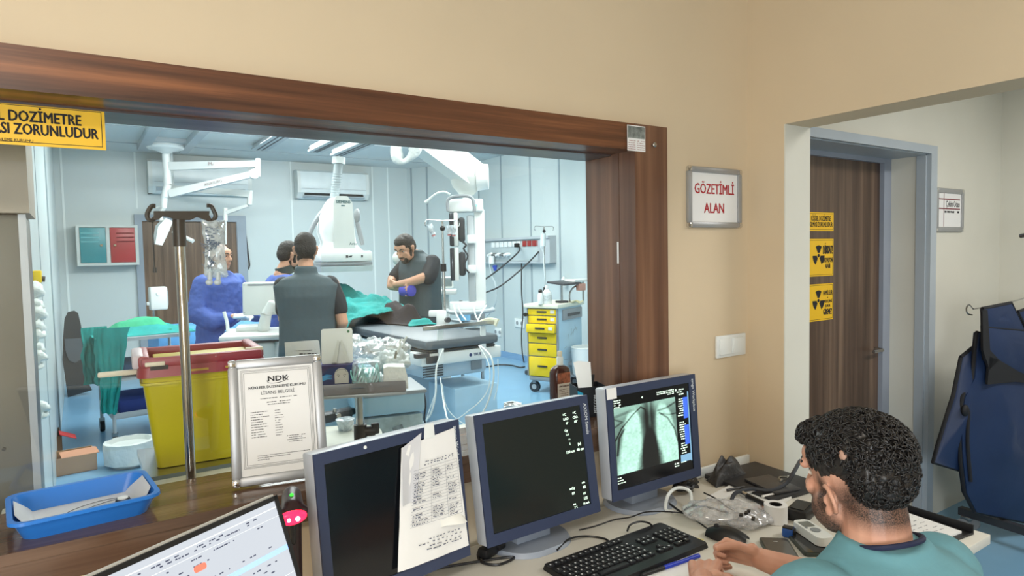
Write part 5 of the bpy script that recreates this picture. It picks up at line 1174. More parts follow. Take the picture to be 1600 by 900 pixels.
Fc=RZ(*W(742,600,d=4.75).xy,0,2); build('cover',MB(Fc).lim((-.17,0,.03),(.20,.40,zz_),bev=.015),mat('pale_blue_reflection',(172,206,226),.35),t); build('screw',MB(Fc).cyl((-.03,0,.3),(-.03,-.004,.3),.006).cyl((.04,0,.42),(.04,-.004,.42),.006),DARK,t); build('foot',MB(Fc).lim((-.15,.02,0),(.18,.38,.03)),DARK,t)  # pale blue reflection in the window glass, modelled as a solid box
# soap bottle on the ledge
q=W(876,640,Y=2.06); q=V((q.x,2.06,LZ))
t=thing('soap_bottle','brown liquid bottle with white cap and walnut picture label on the window ledge','bottle',q)
hb=W(876,570,Y=2.06).z-LZ
b=MB(); loft(b,[(q.x,q.y,LZ,.040,.026),(q.x,q.y,LZ+.01,.043,.029),(q.x,q.y,LZ+hb*.80,.043,.029),(q.x,q.y,LZ+hb*.92,.036,.024),(q.x,q.y,LZ+hb,.016,.014)],32,3.2); build('body',b,mat('dark_brown_liquid_plastic',(70,34,28),.18,var=.05),t,50)
build('cap',MB().lathe([(.013,0),(.0135,.03),(.011,.034)],q+V((0,0,hb)),20),WHITE,t); build('spout',MB().lathe([(.009,.034),(.010,.05),(.008,.056)],q+V((0,0,hb)),16),mat('cream_plastic',(0,0,0)),t)
FL=frame((q.x-.036,q.y-.0305,LZ+.01),(1,0,0),(0,0,1)); lw_=.062; lh_=hb*.75
build('label_sheet',MB(FL).lim((0,0,0),(lw_,lh_*.62,.001)),mat('beige_label',(214,200,190),.6),t,0)
build('label_picture',MB(FL).lim((0,lh_*.62,0),(lw_,lh_,.001)),mat('brown_picture_print',(150,84,60),.5,var=.7,vs=55),t,0)
b=MB(FL@Matrix.Translation((0,0,.0012))).text('SIVI SABUN',Matrix.Translation((lw_*.5,lh_*.52,0)),.0095,bold=.02)
for k in range(5): b.scrib(Matrix.Identity(4),.006,lw_-.01,lh_*(.40-.07*k),.003,k)
build('label_print',b,mat('brown_print',(80,40,40),.6),t,0)
q=W(930,655,Y=2.05); t=thing('paper_roll','small white paper roll on the ledge between the two right monitors','roll',(q.x,2.05,LZ)); build('roll',MB().cyl((q.x-.05,2.05,LZ+.03),(q.x+.04,2.04,LZ+.03),.03,n=24),PAPER,t); build('core',MB().cyl((q.x-.052,2.05,LZ+.03),(q.x-.049,2.05,LZ+.03),.01),BLACK,t)
solo('printed_leaflet',MB().lim((q.x-.08,1.97,LZ),(q.x+.04,2.04,LZ+.003)),mat('orange_white_print',(222,180,160),.7,var=.3,vs=50),'small printed leaflet lying on the ledge in front of the paper roll','leaflet')
# ================================================================ ON THE BROWN SILL
SZ=1.0101
# blue tray
t=thing('instrument_tray','shallow blue plastic tray lined with white paper at the left end of the sill','tray',(-.03,1.80,SZ))
TRM=RZ(-.012,1.748,SZ,5)
BT_=mat('bright_blue_plastic',(44,120,206),.3,var=.03)
tw,td_,th=.278,.225,.046
b=MB(TRM)
def ring(w_,d_,z): return [V((x,y,z)) for x,y in rr(w_,d_,.03,5)]
R=[ring(tw*.80,td_*.74,0),ring(tw*.94,td_*.92,th),ring(tw,td_,th+.001),ring(tw,td_,th-.004),ring(tw*.985,td_*.98,th-.004),ring(tw*.955,td_*.94,th-.003),ring(tw*.82,td_*.76,-.0)]
R=[ring(tw*.80,td_*.74,.003),ring(tw*.93,td_*.91,th),ring(tw,td_,th+.001),ring(tw*1.005,td_*1.005,th-.006),ring(tw*.955,td_*.94,th-.004),ring(tw*.83,td_*.77,.0)]
n=len(R[0]); vs=[p for r in R for p in r]; fs=[(i*n+k,i*n+(k+1)%n,(i+1)*n+(k+1)%n,(i+1)*n+k) for i in range(len(R)-1) for k in range(n)]+[tuple(range(n)),tuple((len(R)-1)*n+k for k in reversed(range(n)))]
b.raw(vs,fs); build('shell',b,BT_,t,40)
def liner(u,v):
    x=(u-.5)*tw*.90; y=(v-.5)*td_*(.74 if abs(x)<tw*.36 else .74-.9*(abs(x)/tw-.36)*3.5); z=.007+max(0,abs(x)-tw*.33)*1.25
    return TRM@V((x,y,z))
solo('paper_liner',MB().grid(liner,30,10,thick=.0008),mat('grey_white_liner',(206,208,210),.7),'grey white paper sheet lining the blue tray','paper',smooth=60)
solo('wire_loop',MB(TRM).tube([(-.05,-.045,.012),(-.03,-.0,.014),(.03,.03,.014),(.09,.02,.014)],.0008,5).tube([(-.03,-.05,.012),(.0,-.01,.014),(.05,.015,.014),(.09,.015,.014)],.0008,5),DARK,'thin dark wire coiled in the blue tray','wire')
t=thing('round_cap','small black and white round cap lying in the blue tray','cap',TRM@V((.07,.0,.01))); build('ring',MB(TRM).lathe([(.016,.008),(.017,.012),(.014,.020)],(.075,-.005,0),24),BLACK,t); build('top',MB(TRM).lathe([(.011,.020),(.011,.023),(.006,.024)],(.075,-.005,0),20),WHITE,t)
# licence frame
A_=W(365,772,z=SZ+.003); B_=W(500,752,z=SZ+.003); ux=(B_-A_).normalized(); lw_=.232; lh_=.318
tilt=math.radians(16); nn=V((-ux.y,ux.x,0)); up=nn*math.sin(tilt)+V((0,0,math.cos(tilt)))
A_=V((.408-ux.x*lw_/2,1.695-ux.y*lw_/2,SZ+.002)); F=frame(A_,ux,up)
t=thing('certificate_frame','silver snap frame with a printed licence certificate leaning on the window glass','frame',A_)
G=snap_frame(t,F,lw_,lh_,fw=.024,t0=.014)
b=MB(G); 
for m in(.030,.033,.037): 
    w1=lw_-m; h0=m+.012; h1=lh_-m
    for (x0,y0,x1,y1) in((m,h0,w1,h0+.0007),(m,h1,w1,h1+.0007),(m,h0,m+.0007,h1),(w1,h0,w1+.0007,h1)): b.lim((x0,y0,0),(x1,y1,.0003))
build('printed_border',b,INK,t,0)
b=MB(G).text('NDK',Matrix.Translation((.120,.262,0)),.019,bold=.03,sx=1.25).text('NÜKLEER DÜZENLEME KURUMU',Matrix.Translation((.118,.242,0)),.0092,bold=.02,sx=1.05).text('LİSANS BELGESİ',Matrix.Translation((.118,.227,0)),.0115)
b.tube([(.093,.259,0),(.098,.252,0),(.12,.251,0),(.140,.257,0),(.146,.266,0)],.0007,4)
b.scrib(Matrix.Identity(4),.075,.165,.213,.0022,1); b.scrib(Matrix.Identity(4),.09,.148,.203,.0024,2); b.scrib(Matrix.Identity(4),.092,.146,.197,.0022,3)
for k in range(11): b.scrib(Matrix.Identity(4),.050,.050+.015+.02*random.Random(k).random()+.01,.180-k*.0063,.0021,k); b.scrib(Matrix.Identity(4),.108,.118+.015*random.Random(k+3).random(),.180-k*.0063,.0018,k+20)
for k in range(4): b.scrib(Matrix.Identity(4),.135+k%2*.004,.18-k%2*.008,.112-k*.005,.002,k+40)
for k in range(3): b.scrib(Matrix.Identity(4),.062,.19-k*.05,.070-k*.005,.0018,k+60)
build('print',b,INK,t,0)
# black carton with open flap by right jamb
q=V((1.475,1.755,SZ)); FB_=RZ(q.x,q.y,SZ,-20)
t=thing('black_carton','open black cardboard carton with blue print and raised white flap by the right window jamb','box',q)
BC=mat('black_carton_print',(26,28,32),.4); w_,d_,h=.105,.085,.105; th=.0015
build('carton',MB(FB_).lim((-w_/2,-d_/2,0),(w_/2,d_/2,th)).lim((-w_/2,-d_/2,0),(w_/2,-d_/2+th,h)).lim((-w_/2,d_/2-th,0),(w_/2,d_/2,h)).lim((-w_/2,-d_/2,0),(-w_/2+th,d_/2,h)).lim((w_/2-th,-d_/2,0),(w_/2,d_/2,h)),BC,t,0)
build('white_flap',MB(FB_).prism([(-.050,0),(.0,0),(.002,.085),(-.042,.092),(-.060,.088)],.002,frame((-.0,-d_/2,h),(1,0,0),(-.22,.20,.95))),WHITE,t,0)
build('black_flap',MB(FB_).prism([(-.052,0),(.005,0),(.020,.045),(-.030,.048)],.0015,frame((0,-d_/2+.0,h),(1,0,0),(.1,.55,.8))),BC,t,0)
b=MB(FB_).prism([(-.052,.02),(-.035,.055),(-.032,.085),(-.052,.095)],.0006,frame((0,-d_/2-.0003,0),(1,0,0),(0,0,1))).prism([(-.052,.0),(-.04,.0),(-.038,.03),(-.052,.02)],.0006,frame((0,-d_/2-.0003,0),(1,0,0),(0,0,1))); build('blue_print',b,mat('cyan_blue_print',(30,160,200),.5),t,0)
b=MB(FB_@frame((.012,-d_/2-.0005,.045),(0,0,1),(-1,0,0))).text('MTY.COM',Matrix.Identity(4),.014,bold=.02); b.text('ccccccc',Matrix.Translation((0,-.022,0)),.008)
build('lettering',b,mat('white_grey_print',(200,206,210),.5),t,0)
# ================================================================ CONTROL DESK
DZ=.745
t=thing('desk','long white control desk below the window','desk',(.8,1.2,0))
build('desktop',MB().lim((-1.2,.78,DZ-.028),(2.155,1.60,DZ),bev=.002),mat('white_desk_laminate',(224,220,208),.45,var=.02),t)
b=MB()
for x in(-1.1,.3,2.05): b.lim((x-.03,.84,0),(x+.03,.90,DZ-.028)).lim((x-.03,1.50,0),(x+.03,1.56,DZ-.028))
build('leg',b,LGREY,t,0)
NAVY=mat('navy_monitor_bezel',(50,60,86),.4,var=.03); MSIL=mat('silver_monitor_shell',(186,190,196),.35,.2,var=.03); MTOP=mat('beige_silver_top',(196,194,186),.45)
SCR=mat('dark_screen',(14,16,20),.18,var=0)
def monitor(label,x,y,z,yaw,tilt,w_=.40,h=.345,brand=None):
    u=V((math.cos(yaw),math.sin(yaw),0)); n=V((-math.sin(yaw),math.cos(yaw),0)); up=n*math.sin(tilt)+V((0,0,math.cos(tilt)))
    F=frame((x,y,z),u,up) # z axis towards the viewer
    t=thing('monitor',label,'monitor',(x,y+.06,DZ))
    build('shell',MB(F).lim((-w_/2,0,-.055),(w_/2,h,-.006),bev=.006).lim((-w_/2+.05,.05,-.085),(w_/2-.05,h-.05,-.05),bev=.012),MSIL,t)
    bz=.030; b=MB(F)
    b.lim((-w_/2,0,-.006),(w_/2,bz,.0)).lim((-w_/2,h-bz*.85,-.006),(w_/2,h,.0)).lim((-w_/2,bz,-.006),(-w_/2+bz*.75,h-bz*.85,.0)).lim((w_/2-bz*1.05,bz,-.006),(w_/2,h-bz*.85,.0)); build('bezel',b,NAVY,t,0)
    s=build('screen',MB(F).lim((-w_/2+bz*.75,bz,-.006),(w_/2-bz*1.05,h-bz*.85,-.003)),SCR,t,0)
    fb=V((x,y,0))+n*.10; 
    build('stand',MB(RZ(fb.x,fb.y,DZ,math.degrees(yaw))).lim((-.06,-.035,.01),(.06,.01,.13),bev=.004),mat('blue_grey_stand',(140,148,160),.4),t)
    build('stand_base',MB(RZ(fb.x,fb.y,DZ,math.degrees(yaw))).prism(rr(.25,.21,.10,8),.013,Matrix.Translation((0,-.01,.0004)),top=rr(.235,.195,.095,8)),mat('blue_grey_stand',(0,0,0)),t,30)
    if brand:
        bb=MB(F@Matrix.Translation((w_/2-bz*.5,h*.80,.0005))@Matrix.Rotation(-PI/2,4,'Z')).text(brand,Matrix.Identity(4),.0155,bold=.02); build('lettering',bb,mat('white_grey_print',(0,0,0)),t,0)
    return t,F,(-w_/2+bz*.75,w_/2-bz*1.05,bz,h-bz*.85)
mb_,FB1,_r=monitor('dark-screened monitor with handwritten papers taped to it, left of the two other desk monitors',.602,1.38,.818,.19,.103,brand='syngo Workplace')
mc_,FC1,rc=monitor('middle monitor with an almost black screen showing small readings at its right',1.061,1.442,.811,.029,.157,brand='AXIOM Sensis')
md_,FD1,rd=monitor('right-hand monitor showing a greenish chest x-ray image',1.527,1.466,.817,.002,.073,brand='syngo Workplace')
build('power_dot',MB(FB1).lathe([(.004,0),(.004,.001)],(-.075,.334,.0),12),WHITE,mb_)
# middle monitor readings
SG=mat('screen_text_glow',(200,225,205),.5,emit=(200,225,205),es=.8,var=0)
x0,x1,y0,y1=rc; G=FC1@Matrix.Translation((0,0,-.0028)); b=MB(G)
RX=x1; 
for (s_,dx,dy,sz) in(('+C',-.062,-.020,.011),('LAO',-.058,-.033,.010),('0°',-.055,-.046,.010),('+C',-.024,-.020,.011),('CRA',-.022,-.033,.010),('10°',-.022,-.046,.010),('Gy',-.062,-.066,.010),('1.4',-.060,-.078,.009),('-1-',-.054,-.092,.008),('I',-.053,-.106,.010),('120 cm',-.055,-.128,.011),('[o]',-.018,-.112,.010),('48 cm',-.017,-.128,.011),
    ('mGy',-.064,-.232,.010),('87',-.062,-.247,.010),('min',-.020,-.224,.008),('82',-.018,-.238,.011),('kV',-.020,-.256,.009),('125',-.018,-.270,.011),('ms',-.062,-.277,.009),('7.5',-.058,-.288,.010),('16 mA',-.018,-.284,.009)):
    b.text(s_,Matrix.Translation((RX+dx,y1+dy,0)),sz,bold=.015)
build('readings',b,SG,mc_,0)
scm=mat('faint_screen_glow',(14,18,18),.2,emit=(26,34,32),es=.35,var=0)
build('lit_panel',MB(FC1).lim((x0+.001,y0+.001,-.003),(x1-.001,y1-.001,-.0029)),scm,mc_,0)
# chest x-ray picture: coloured mesh on the lit screen
x0,x1,y0,y1=rd; wS=x1-x0; hS=y1-y0
def sstep(a,b_,x): t_=max(0,min(1,(x-a)/(b_-a))); return t_*t_*(3-2*t_)
def dseg(px,py,pts):
    m=9
    for (ax,ay),(bx,by) in zip(pts,pts[1:]):
        dx=bx-ax;dy=by-ay; t_=max(0,min(1,((px-ax)*dx+(py-ay)*dy)/(dx*dx+dy*dy))); m=min(m,math.hypot(px-ax-dx*t_,py-ay-dy*t_))
    return m
def xray(u,v): # v=0 bottom, 1 top
    L_=.80
    # lungs
    def lung(cx,side):
        cxx=cx+side*(.10*(1-v))*.9; rx=.09+.17*(1-v)**.7 if v<.93 else .0
        return 1-sstep(.75,1.15,math.hypot((u-cxx)/(.10+.13*(1-v)),max(0,v-.72)/.24))
    a=max(lung(.30,-1),lung(.76,1))
    soft=.50+.12*noise.noise(V((u*3,v*3,1)))+.20*sstep(.75,1,v)
    val=soft*(1-a)+(.88+.06*noise.noise(V((u*8,v*8,2))))*a
    tex=noise.noise(V((u*26,v*26,5)))*.10+noise.noise(V((u*55,v*55,7)))*.05
    val+=tex*(.3+.7*a)
    # spine and heart
    sp=1-sstep(.03,.13+.03*(1-v),abs(u-.54)); val-=sp*(.30+.28*(1-v)); val+=.20*(1-sstep(.01,.03,abs(u-.555)))*sstep(.55,.7,v)
    ht=1-sstep(.6,1.15,math.hypot((u-.54)/(.10+.12*(1-v)),(v-.02)/.55)); val-=.62*ht
    for pts,wd,st in(([(.0,.52),(.10,.68),(.28,.85),(.42,.95),(.49,.90),(.50,.60),(.49,.40)],.010,.45),([(.0,.87),(.15,.90),(.30,.93)],.02,.16),([(.0,.72),(.12,.78),(.0,.84)],.012,.25),([(.02,.3),(.06,.55),(.14,.66)],.016,.35),
        ([(.72,.80),(.85,.70),(.96,.50),(1,.3)],.012,.35),([(.70,.84),(.85,.86),(1,.92)],.014,.3),([(.75,.78),(.88,.74),(1,.74)],.012,.22)):
        d=dseg(u,v,pts); val-=st*(1-sstep(wd*.4,wd*1.6,d))
    return max(.02,min(1,val))
NX,NY=150,150; me=bpy.data.meshes.new('xray_image'); ix0=x0+.004; ix1=x0+wS*.80; iy0=y0+hS*.155; iy1=y0+hS*.865
vs=[];fs=[]
G=FD1@Matrix.Translation((0,0,-.0026))
for j in range(NY+1):
    for i in range(NX+1): vs.append(G@V((ix0+(ix1-ix0)*i/NX,iy0+(iy1-iy0)*j/NY,0))-md_.location)
for j in range(NY):
    for i in range(NX): a=j*(NX+1)+i; fs.append((a,a+1,a+NX+2,a+NX+1))
me.from_pydata(vs,[],fs); ca=me.color_attributes.new('Col','FLOAT_COLOR','POINT')
for j in range(NY+1):
    for i in range(NX+1):
        q=xray(i/NX,j/NY); ca.data[j*(NX+1)+i].color=(q**2.2*.50+.003,q**2.2*.86+.004,q**2.2*.70+.004,1)
m_=bpy.data.materials.new('xray_picture'); m_.use_nodes=True; N=m_.node_tree.nodes; at=N.new('ShaderNodeVertexColor'); at.layer_name='Col'; bb=N['Principled BSDF']; bb.inputs['Base Color'].default_value=(.01,.01,.01,1)
m_.node_tree.links.new(at.outputs['Color'],bb.inputs['Emission Color']); bb.inputs['Emission Strength'].default_value=.85
me.materials.append(m_); o=bpy.data.objects.new('xray_image',me); C.objects.link(o); o.parent=md_
b=MB(G)
for k in range(4): b.scrib(Matrix.Identity(4),x0+.006,x0+.035,y1-.016-k*.007,.004,k); b.scrib(Matrix.Identity(4),x0+wS*(.56 if k<2 else .70),x0+wS*.79,y1-.014-k*.006,.004,k+5) if k<3 else None
for k in range(3): b.scrib(Matrix.Identity(4),x0+.004,x0+.02+.008*k,y0+.036-k*.008,.004,k+10)
b.scrib(Matrix.Identity(4),x0+wS*.74,x0+wS*.80,y0+.032,.006,33).scrib(Matrix.Identity(4),x0+wS*.74,x0+wS*.80,y0+.024,.004,34)
b.lathe([(.003,0),(.003,.0003)],(x0+wS*.37,y1-.020,0),12).lathe([(.0035,0),(.0035,.0003)],(x0+wS*.815,y1-.018,0),12)
r_=random.Random(2)
for k in range(36):
    y=y1-.018-k*.0078
    if y<y0+.05 or k in(3,12,13,22): continue
    b.scrib(Matrix.Identity(4),x0+wS*(.825+.03*r_.random()),x0+wS*(.90+.03*r_.random()),y,.0045,k,1)
b.lim((x0+wS*.83,y0+.03,0),(x0+wS*.90,y0+.034,.0002))
build('screen_text',b,SG,md_,0)
BLG=mat('blue_menu_glow',(60,90,200),.5,emit=(40,80,200),es=.8,var=0)
b=MB(G).lim((x0+wS*.905,y0+hS*.60,0),(x0+wS*.965,y0+hS*.84,.0002)).lim((x0+wS*.905,y0+hS*.30,0),(x0+wS*.965,y0+hS*.52,.0002)); build('blue_menu',b,BLG,md_,0)
b=MB(G).lim((x0+wS*.83,y0+hS*.11,0),(x0+wS*.97,y0+hS*.19,.0002)); b.lim((x0+wS*.97,y0+hS*.10,0),(x0+wS*.985,y0+hS*.9,.0002)); build('grey_blue_menu',b,mat('grey_blue_menu_glow',(110,150,180),.5,emit=(110,150,180),es=.6,var=0),md_,0)
build('tape_label',MB(FD1).lim((-.20,.312,.0),(-.160,.346,.0008)),PAPER,md_,0,label='white paper label on the upper left bezel')
q=V((1.527,1.466,0)); build('asset_sticker',MB().lim((1.535,1.527,DZ+.045),(1.577,1.5295,DZ+.070)),PAPER,md_,0)
# papers on the left desk monitor
F=FB1@Matrix.Translation((0,0,.0035))
def sheet(P,n=10,lift=.006,seed=0):
    """quad P (4 corners, ccw from lower left) as a slightly wavy sheet"""
    P=[V((*p,0)) for p in P]
    def f(u,v):
        p=P[0].lerp(P[1],u).lerp(P[3].lerp(P[2],u),v); return F@V((p.x,p.y,lift*(1-v)*(1.0+.5*math.sin(u*5+seed))+.002*noise.noise(V((u*4,v*4,seed)))))
    return MB().grid(f,n,n,thick=.0005)
Fi=FB1.inverted()
def onb(x,y):
    r=RM@V((x-800,450-y,-FPX)); o=Fi@CP; dd=Fi.to_3x3()@r; k=-o.z/dd.z; return ((o+dd*k).x,(o+dd*k).y)
t=thing('handwritten_paper','crumpled white table form with handwriting taped over the right half of the left dark monitor','paper',FB1@V((.1,.2,.01)))
P=[onb(618,893),onb(730,851),onb(708,668),onb(626,700)]
build('sheet',sheet(P,14),PAPER,t,60)
build('note_sheet',sheet([onb(624,790),onb(646,782),onb(657,676),onb(627,700)],6,.008,2),mat('grey_white_paper',(205,206,210),.8),t,60)
build('tape',sheet([onb(661,686),onb(678,683),onb(676,660),onb(662,664)],4,.001),WHITE,t,60)
G2=F@Matrix.Translation((0,0,.0125)); p0=onb(630,870); p1=onb(722,840); p3=onb(640,720); p2=onb(706,700)
def lerp2(u,v): a=(p0[0]*(1-u)+p1[0]*u,p0[1]*(1-u)+p1[1]*u); c=(p3[0]*(1-u)+p2[0]*u,p3[1]*(1-u)+p2[1]*u); return a[0]*(1-v)+c[0]*v,a[1]*(1-v)+c[1]*v
b=MB(G2); r_=random.Random(8)
def stroke(u0,u1,v,h=.0006):
    a=lerp2(u0,v); c=lerp2(u1,v); b.raw([(a[0],a[1]-h/2,0),(c[0],c[1]-h/2,0),(c[0],c[1]+h/2,0),(a[0],a[1]+h/2,0)],[(0,1,2,3)])
for k in range(19): stroke(.02,.99,.30+k*.033,.0005)
for u in(.40,.72,.99):
    a=lerp2(u,.30); c=lerp2(u,.90); b.raw([(a[0]-.0003,a[1],0),(a[0]+.0003,a[1],0),(c[0]+.0003,c[1],0),(c[0]-.0003,c[1],0)],[(0,1,2,3)])
for k in range(17):
    for (ua,ub) in((.05,.34),(.43,.66),(.75,.94)):
        if r_.random()<.75:
            x=ua; e=ua+(ub-ua)*r_.uniform(.5,1)
            while x<e: stroke(x,min(x+r_.uniform(.015,.05),e),.316+k*.033+r_.uniform(-.004,.004),.0022); x+=r_.uniform(.03,.065)
for k,v in enumerate((.93,.955,.02,.05,.09,.13)):
    x=.1+.3*r_.random(); 
    while x<.9: stroke(x,x+r_.uniform(.02,.05),v+r_.uniform(-.005,.005),.0022); x+=r_.uniform(.04,.09)
build('handwriting',b,mat('grey_blue_ink',(84,90,110),.8),t,0)
build('sticky_note',sheet([onb(683,822),onb(719,812),onb(716,800),onb(686,806)],4,.02,4),mat('white_sticky_note',(238,238,232),.7),t,60)
# wide white-screened monitor at lower left -----------------------------------
yaw=math.radians(30); tilt=math.radians(20); u=V((math.cos(yaw),math.sin(yaw),0)); n=V((-math.sin(yaw),math.cos(yaw),0)); up=n*math.sin(tilt)+V((0,0,math.cos(tilt)))
TR=W(433,773,Y=1.20); w_=.535; h=.312; O=TR-u*w_-up*h; F=frame(O,u,up)
t=thing('monitor','wide monitor with a bright white records screen at the lower left of the desk','monitor',(O.x+.2,O.y+.2,DZ))
build('shell',MB(F).lim((0,0,-.022),(w_,h,-.004),bev=.004),BLACK,t); build('rear_trim',MB(F).lim((0,h-.003,-.026),(w_,h+.003,-.010)),MTOP,t)
bz=.008; build('bezel',MB(F).lim((0,0,-.004),(w_,.016,0)).lim((0,h-bz,-.004),(w_,h,0)).lim((0,0,-.004),(bz,h,0)).lim((w_-bz,0,-.004),(w_,h,0)),BLACK,t,0)
build('screen',MB(F).lim((bz,.016,-.004),(w_-bz,h-bz,-.002)),mat('white_screen_glow',(40,42,46),.3,emit=(214,220,228),es=.55,var=0),t,0)
G=F@Matrix.Translation((0,0,-.0018)); b=MB(G); b.lim((bz,h-.095,0),(w_-bz,h-.086,.0002)).lim((bz,h-.126,0),(w_*.45,h-.120,.0002)); build('menu_bar',b,mat('blue_bar_glow',(150,180,225),.4,emit=(140,172,222),es=.6,var=0),t,0)
b=MB(G).lim((bz,h-.020,0),(w_-bz,h-.018,.0002)).lim((bz,h-.035,0),(w_-bz,h-.034,.0002)).lim((bz,h-.135,0),(w_-bz,h-.134,.0002)); build('grey_line',b,mat('grey_line_glow',(190,195,200),.4,emit=(190,195,200),es=.5,var=0),t,0)
b=MB(G)
for y,xa,xb in ((.024,.05,.5),(.040,.02,.5),(.075,.22,.36),(.090,.02,.5),(.098,.02,.28),(.118,.02,.5),(.138,.02,.5),(.165,.02,.45),(.175,.02,.3),(.028,.30,.50),(.045,.12,.30),(.052,.12,.28),(.060,.12,.26),(.050,.32,.38),(.058,.32,.37),(.070,.08,.20),(.078,.3,.5),(.104,.12,.5),(.112,.1,.48),(.128,.05,.5),(.145,.05,.42),(.155,.04,.3)): b.scrib(Matrix.Identity(4),xa,xb,h-y,.0026,int(y*999),.2)
build('screen_text',b,mat('dark_text_glow',(70,76,100),.5,emit=(70,76,100),es=.15,var=0),t,0)
build('portrait_icon',MB(G).lathe([(.006,0),(.006,.0003)],(.20,h-.062,0),16).prism([(.189,h-.084),(.211,h-.084),(.207,h-.070),(.193,h-.070)],.0003),mat('blue_icon_glow',(60,110,170),.5,emit=(60,110,170),es=.4,var=0),t,0)
build('red_button',MB(G).prism([(x+.36,y+h-.055) for x,y in rr(.022,.010,.004)],.0003),mat('red_icon_glow',(220,110,90),.5,emit=(220,110,90),es=.5,var=0),t,0)
fo=O+u*w_/2+n*.12; yd=30; bb=RZ(fo.x,fo.y,DZ,yd); build('stand',MB(bb).lim((-.03,-.02,.01),(.03,.01,O.z-DZ+.14),bev=.004),BLACK,t); build('stand_base',MB(bb).prism(rr(.24,.20,.04),.012,Matrix.Translation((0,0,.0004))),BLACK,t)
build('hinge',MB(bb).lim((-.05,-.10,O.z-DZ+.10),(.05,-.0,O.z-DZ+.15),bev=.01),BLACK,t)
# barcode scanner with red light ---------------------------------------------
q=W(458,835,Y=1.34)
t=thing('barcode_scanner','dark handheld barcode scanner glowing red between the white screen and the left dark monitor','scanner',(q.x,q.y,DZ)); SC=mat('dark_maroon_plastic',(44,20,24),.3)
hz=W(458,800,Y=1.34).z
b=MB(); fw=(CP-V((q.x,q.y,CAMZ))).normalized(); fw=V((fw.x,fw.y,-.25)).normalized(); sd=fw.cross(V((0,0,1))).normalized()
Fh=frame((q.x,q.y,hz),sd*-1,fw) 
loft(MB(),[(0,0,0,1,1),(0,0,1,1,1)])
b=MB(); b.chain([(V((q.x,q.y,hz))-fw*.01,.024),(V((q.x,q.y,hz))-fw*.06,.020),(V((q.x,q.y,DZ+.08))-fw*.055,.015),(V((q.x,q.y,DZ+.05))-fw*.05,.016)],16)
b.ell(V((q.x,q.y,hz))+fw*.002,(.033,.022,.018)); voxel(build('body',b,SC,t,180),.004,2)
RG=mat('red_glow_window',(255,30,50),.3,emit=(255,20,50),es=3.2,var=0); c=V((q.x,q.y,hz))+fw*.018
build('red_window',MB().ell(c,(.029,.011,.015),seg=24),RG,t,180)
b=MB()
for k in(-.007,.010): b.ell(c+sd*k*-1+fw*.010+V((0,0,.002)),.0045,seg=12,ring=8)
build('light_spot',b,mat('white_hot_spot',(255,235,240),.3,emit=(255,225,235),es=6,var=0),t,180)
build('green_indicator',MB().ell(V((q.x,q.y,hz+.024))-fw*.02,.004),mat('green_indicator',(60,200,60),.4,emit=(40,190,40),es=1.2),t,180)
build('stand_base',MB().lathe([(.055,0),(.055,.01),(.02,.02),(.014,.06)],(q.x-fw.x*.05,q.y-fw.y*.05,DZ+.0005),24),BLACK,t)
build('trigger',MB().chain([(V((q.x,q.y,hz-.045))-fw*.032,.007),(V((q.x,q.y,hz-.085))-fw*.036,.006)]),BLACK,t)
pl_=bpy.data.lights.new('scanner_red_light','POINT'); pl_.energy=.004; pl_.color=(1,.05,.1); pl_.shadow_soft_size=.02; po=bpy.data.objects.new('scanner_red_light',pl_); C.objects.link(po); po.location=c+fw*.05
# keyboard ---------------------------------------------------------------------
KC=W(1033,820,z=DZ); KM=RZ(1.215,1.285,DZ,1.0)
t=thing('keyboard','full-size black keyboard in front of the middle and right monitors','keyboard',(1.215,1.285,DZ))
build('base_plate',MB(KM).prism(rr(.455,.185,.012),.012,Matrix.Translation((0,0,.001)),top=rr(.448,.178,.012)),BLACK,t,30)
KB=mat('black_keycap',(30,31,34),.45,var=.05); b=MB(KM); leg=MB(KM); leg=MB(KM); r_=random.Random(4); KEYS=[]
def key(x,y,w_=.0165,h_=.0155,l=True):
    KEYS.append((y,x,w_,h_))
    if l: leg.raw([(x-.0035,y-.002,.0187),(x-.001+.002*r_.random(),y-.002,.0187),(x-.001+.003*r_.random(),y+.0035,.0187),(x-.0035,y+.0035,.0187)],[(0,1,2,3)])
for r in range(4):
    for c_ in range(14): key(-.213+c_*.0188+r*.004,.034-r*.0188)
for c_ in range(12): key(-.195+c_*.0195+(c_//4)*.006,.066,.0165,.012)
key(-.215,.066,.0165,.012)
for x,w_ in((-.21,.02),(-.185,.02),(-.16,.02),(-.095,.10),(-.03,.02),(-.005,.02),(.02,.02),(.043,.018)): key(x,-.044,w_,.0155,w_<.05)
for r in range(2):
    for c_ in range(3): key(.078+c_*.0188,.034-r*.0188)
for c_ in range(3): key(.078+c_*.0188,-.044)
key(.0968,-.0255)
for r in range(4):
    for c_ in range(4): key(.148+c_*.0188,.034-r*.0188)
for c_ in range(3): key(.148+c_*.0188+(.0094 if c_==0 else 0),-.044,.035 if c_==0 else .0165)
KEYS.sort()
for y,x,w_,h_ in KEYS[:100]: build('key',MB(KM).box((x,y,.0155),(w_,h_,.006),bev=.0015),KB,t)
b=MB(KM)
for y,x,w_,h_ in KEYS[100:]: b.box((x,y,.0155),(w_,h_,.006),bev=.0015)
build('keys',b,KB,t)['kind']='stuff'
build('key_legends',leg,mat('white_key_legend',(210,212,214),.6),t,0)['kind']='stuff'
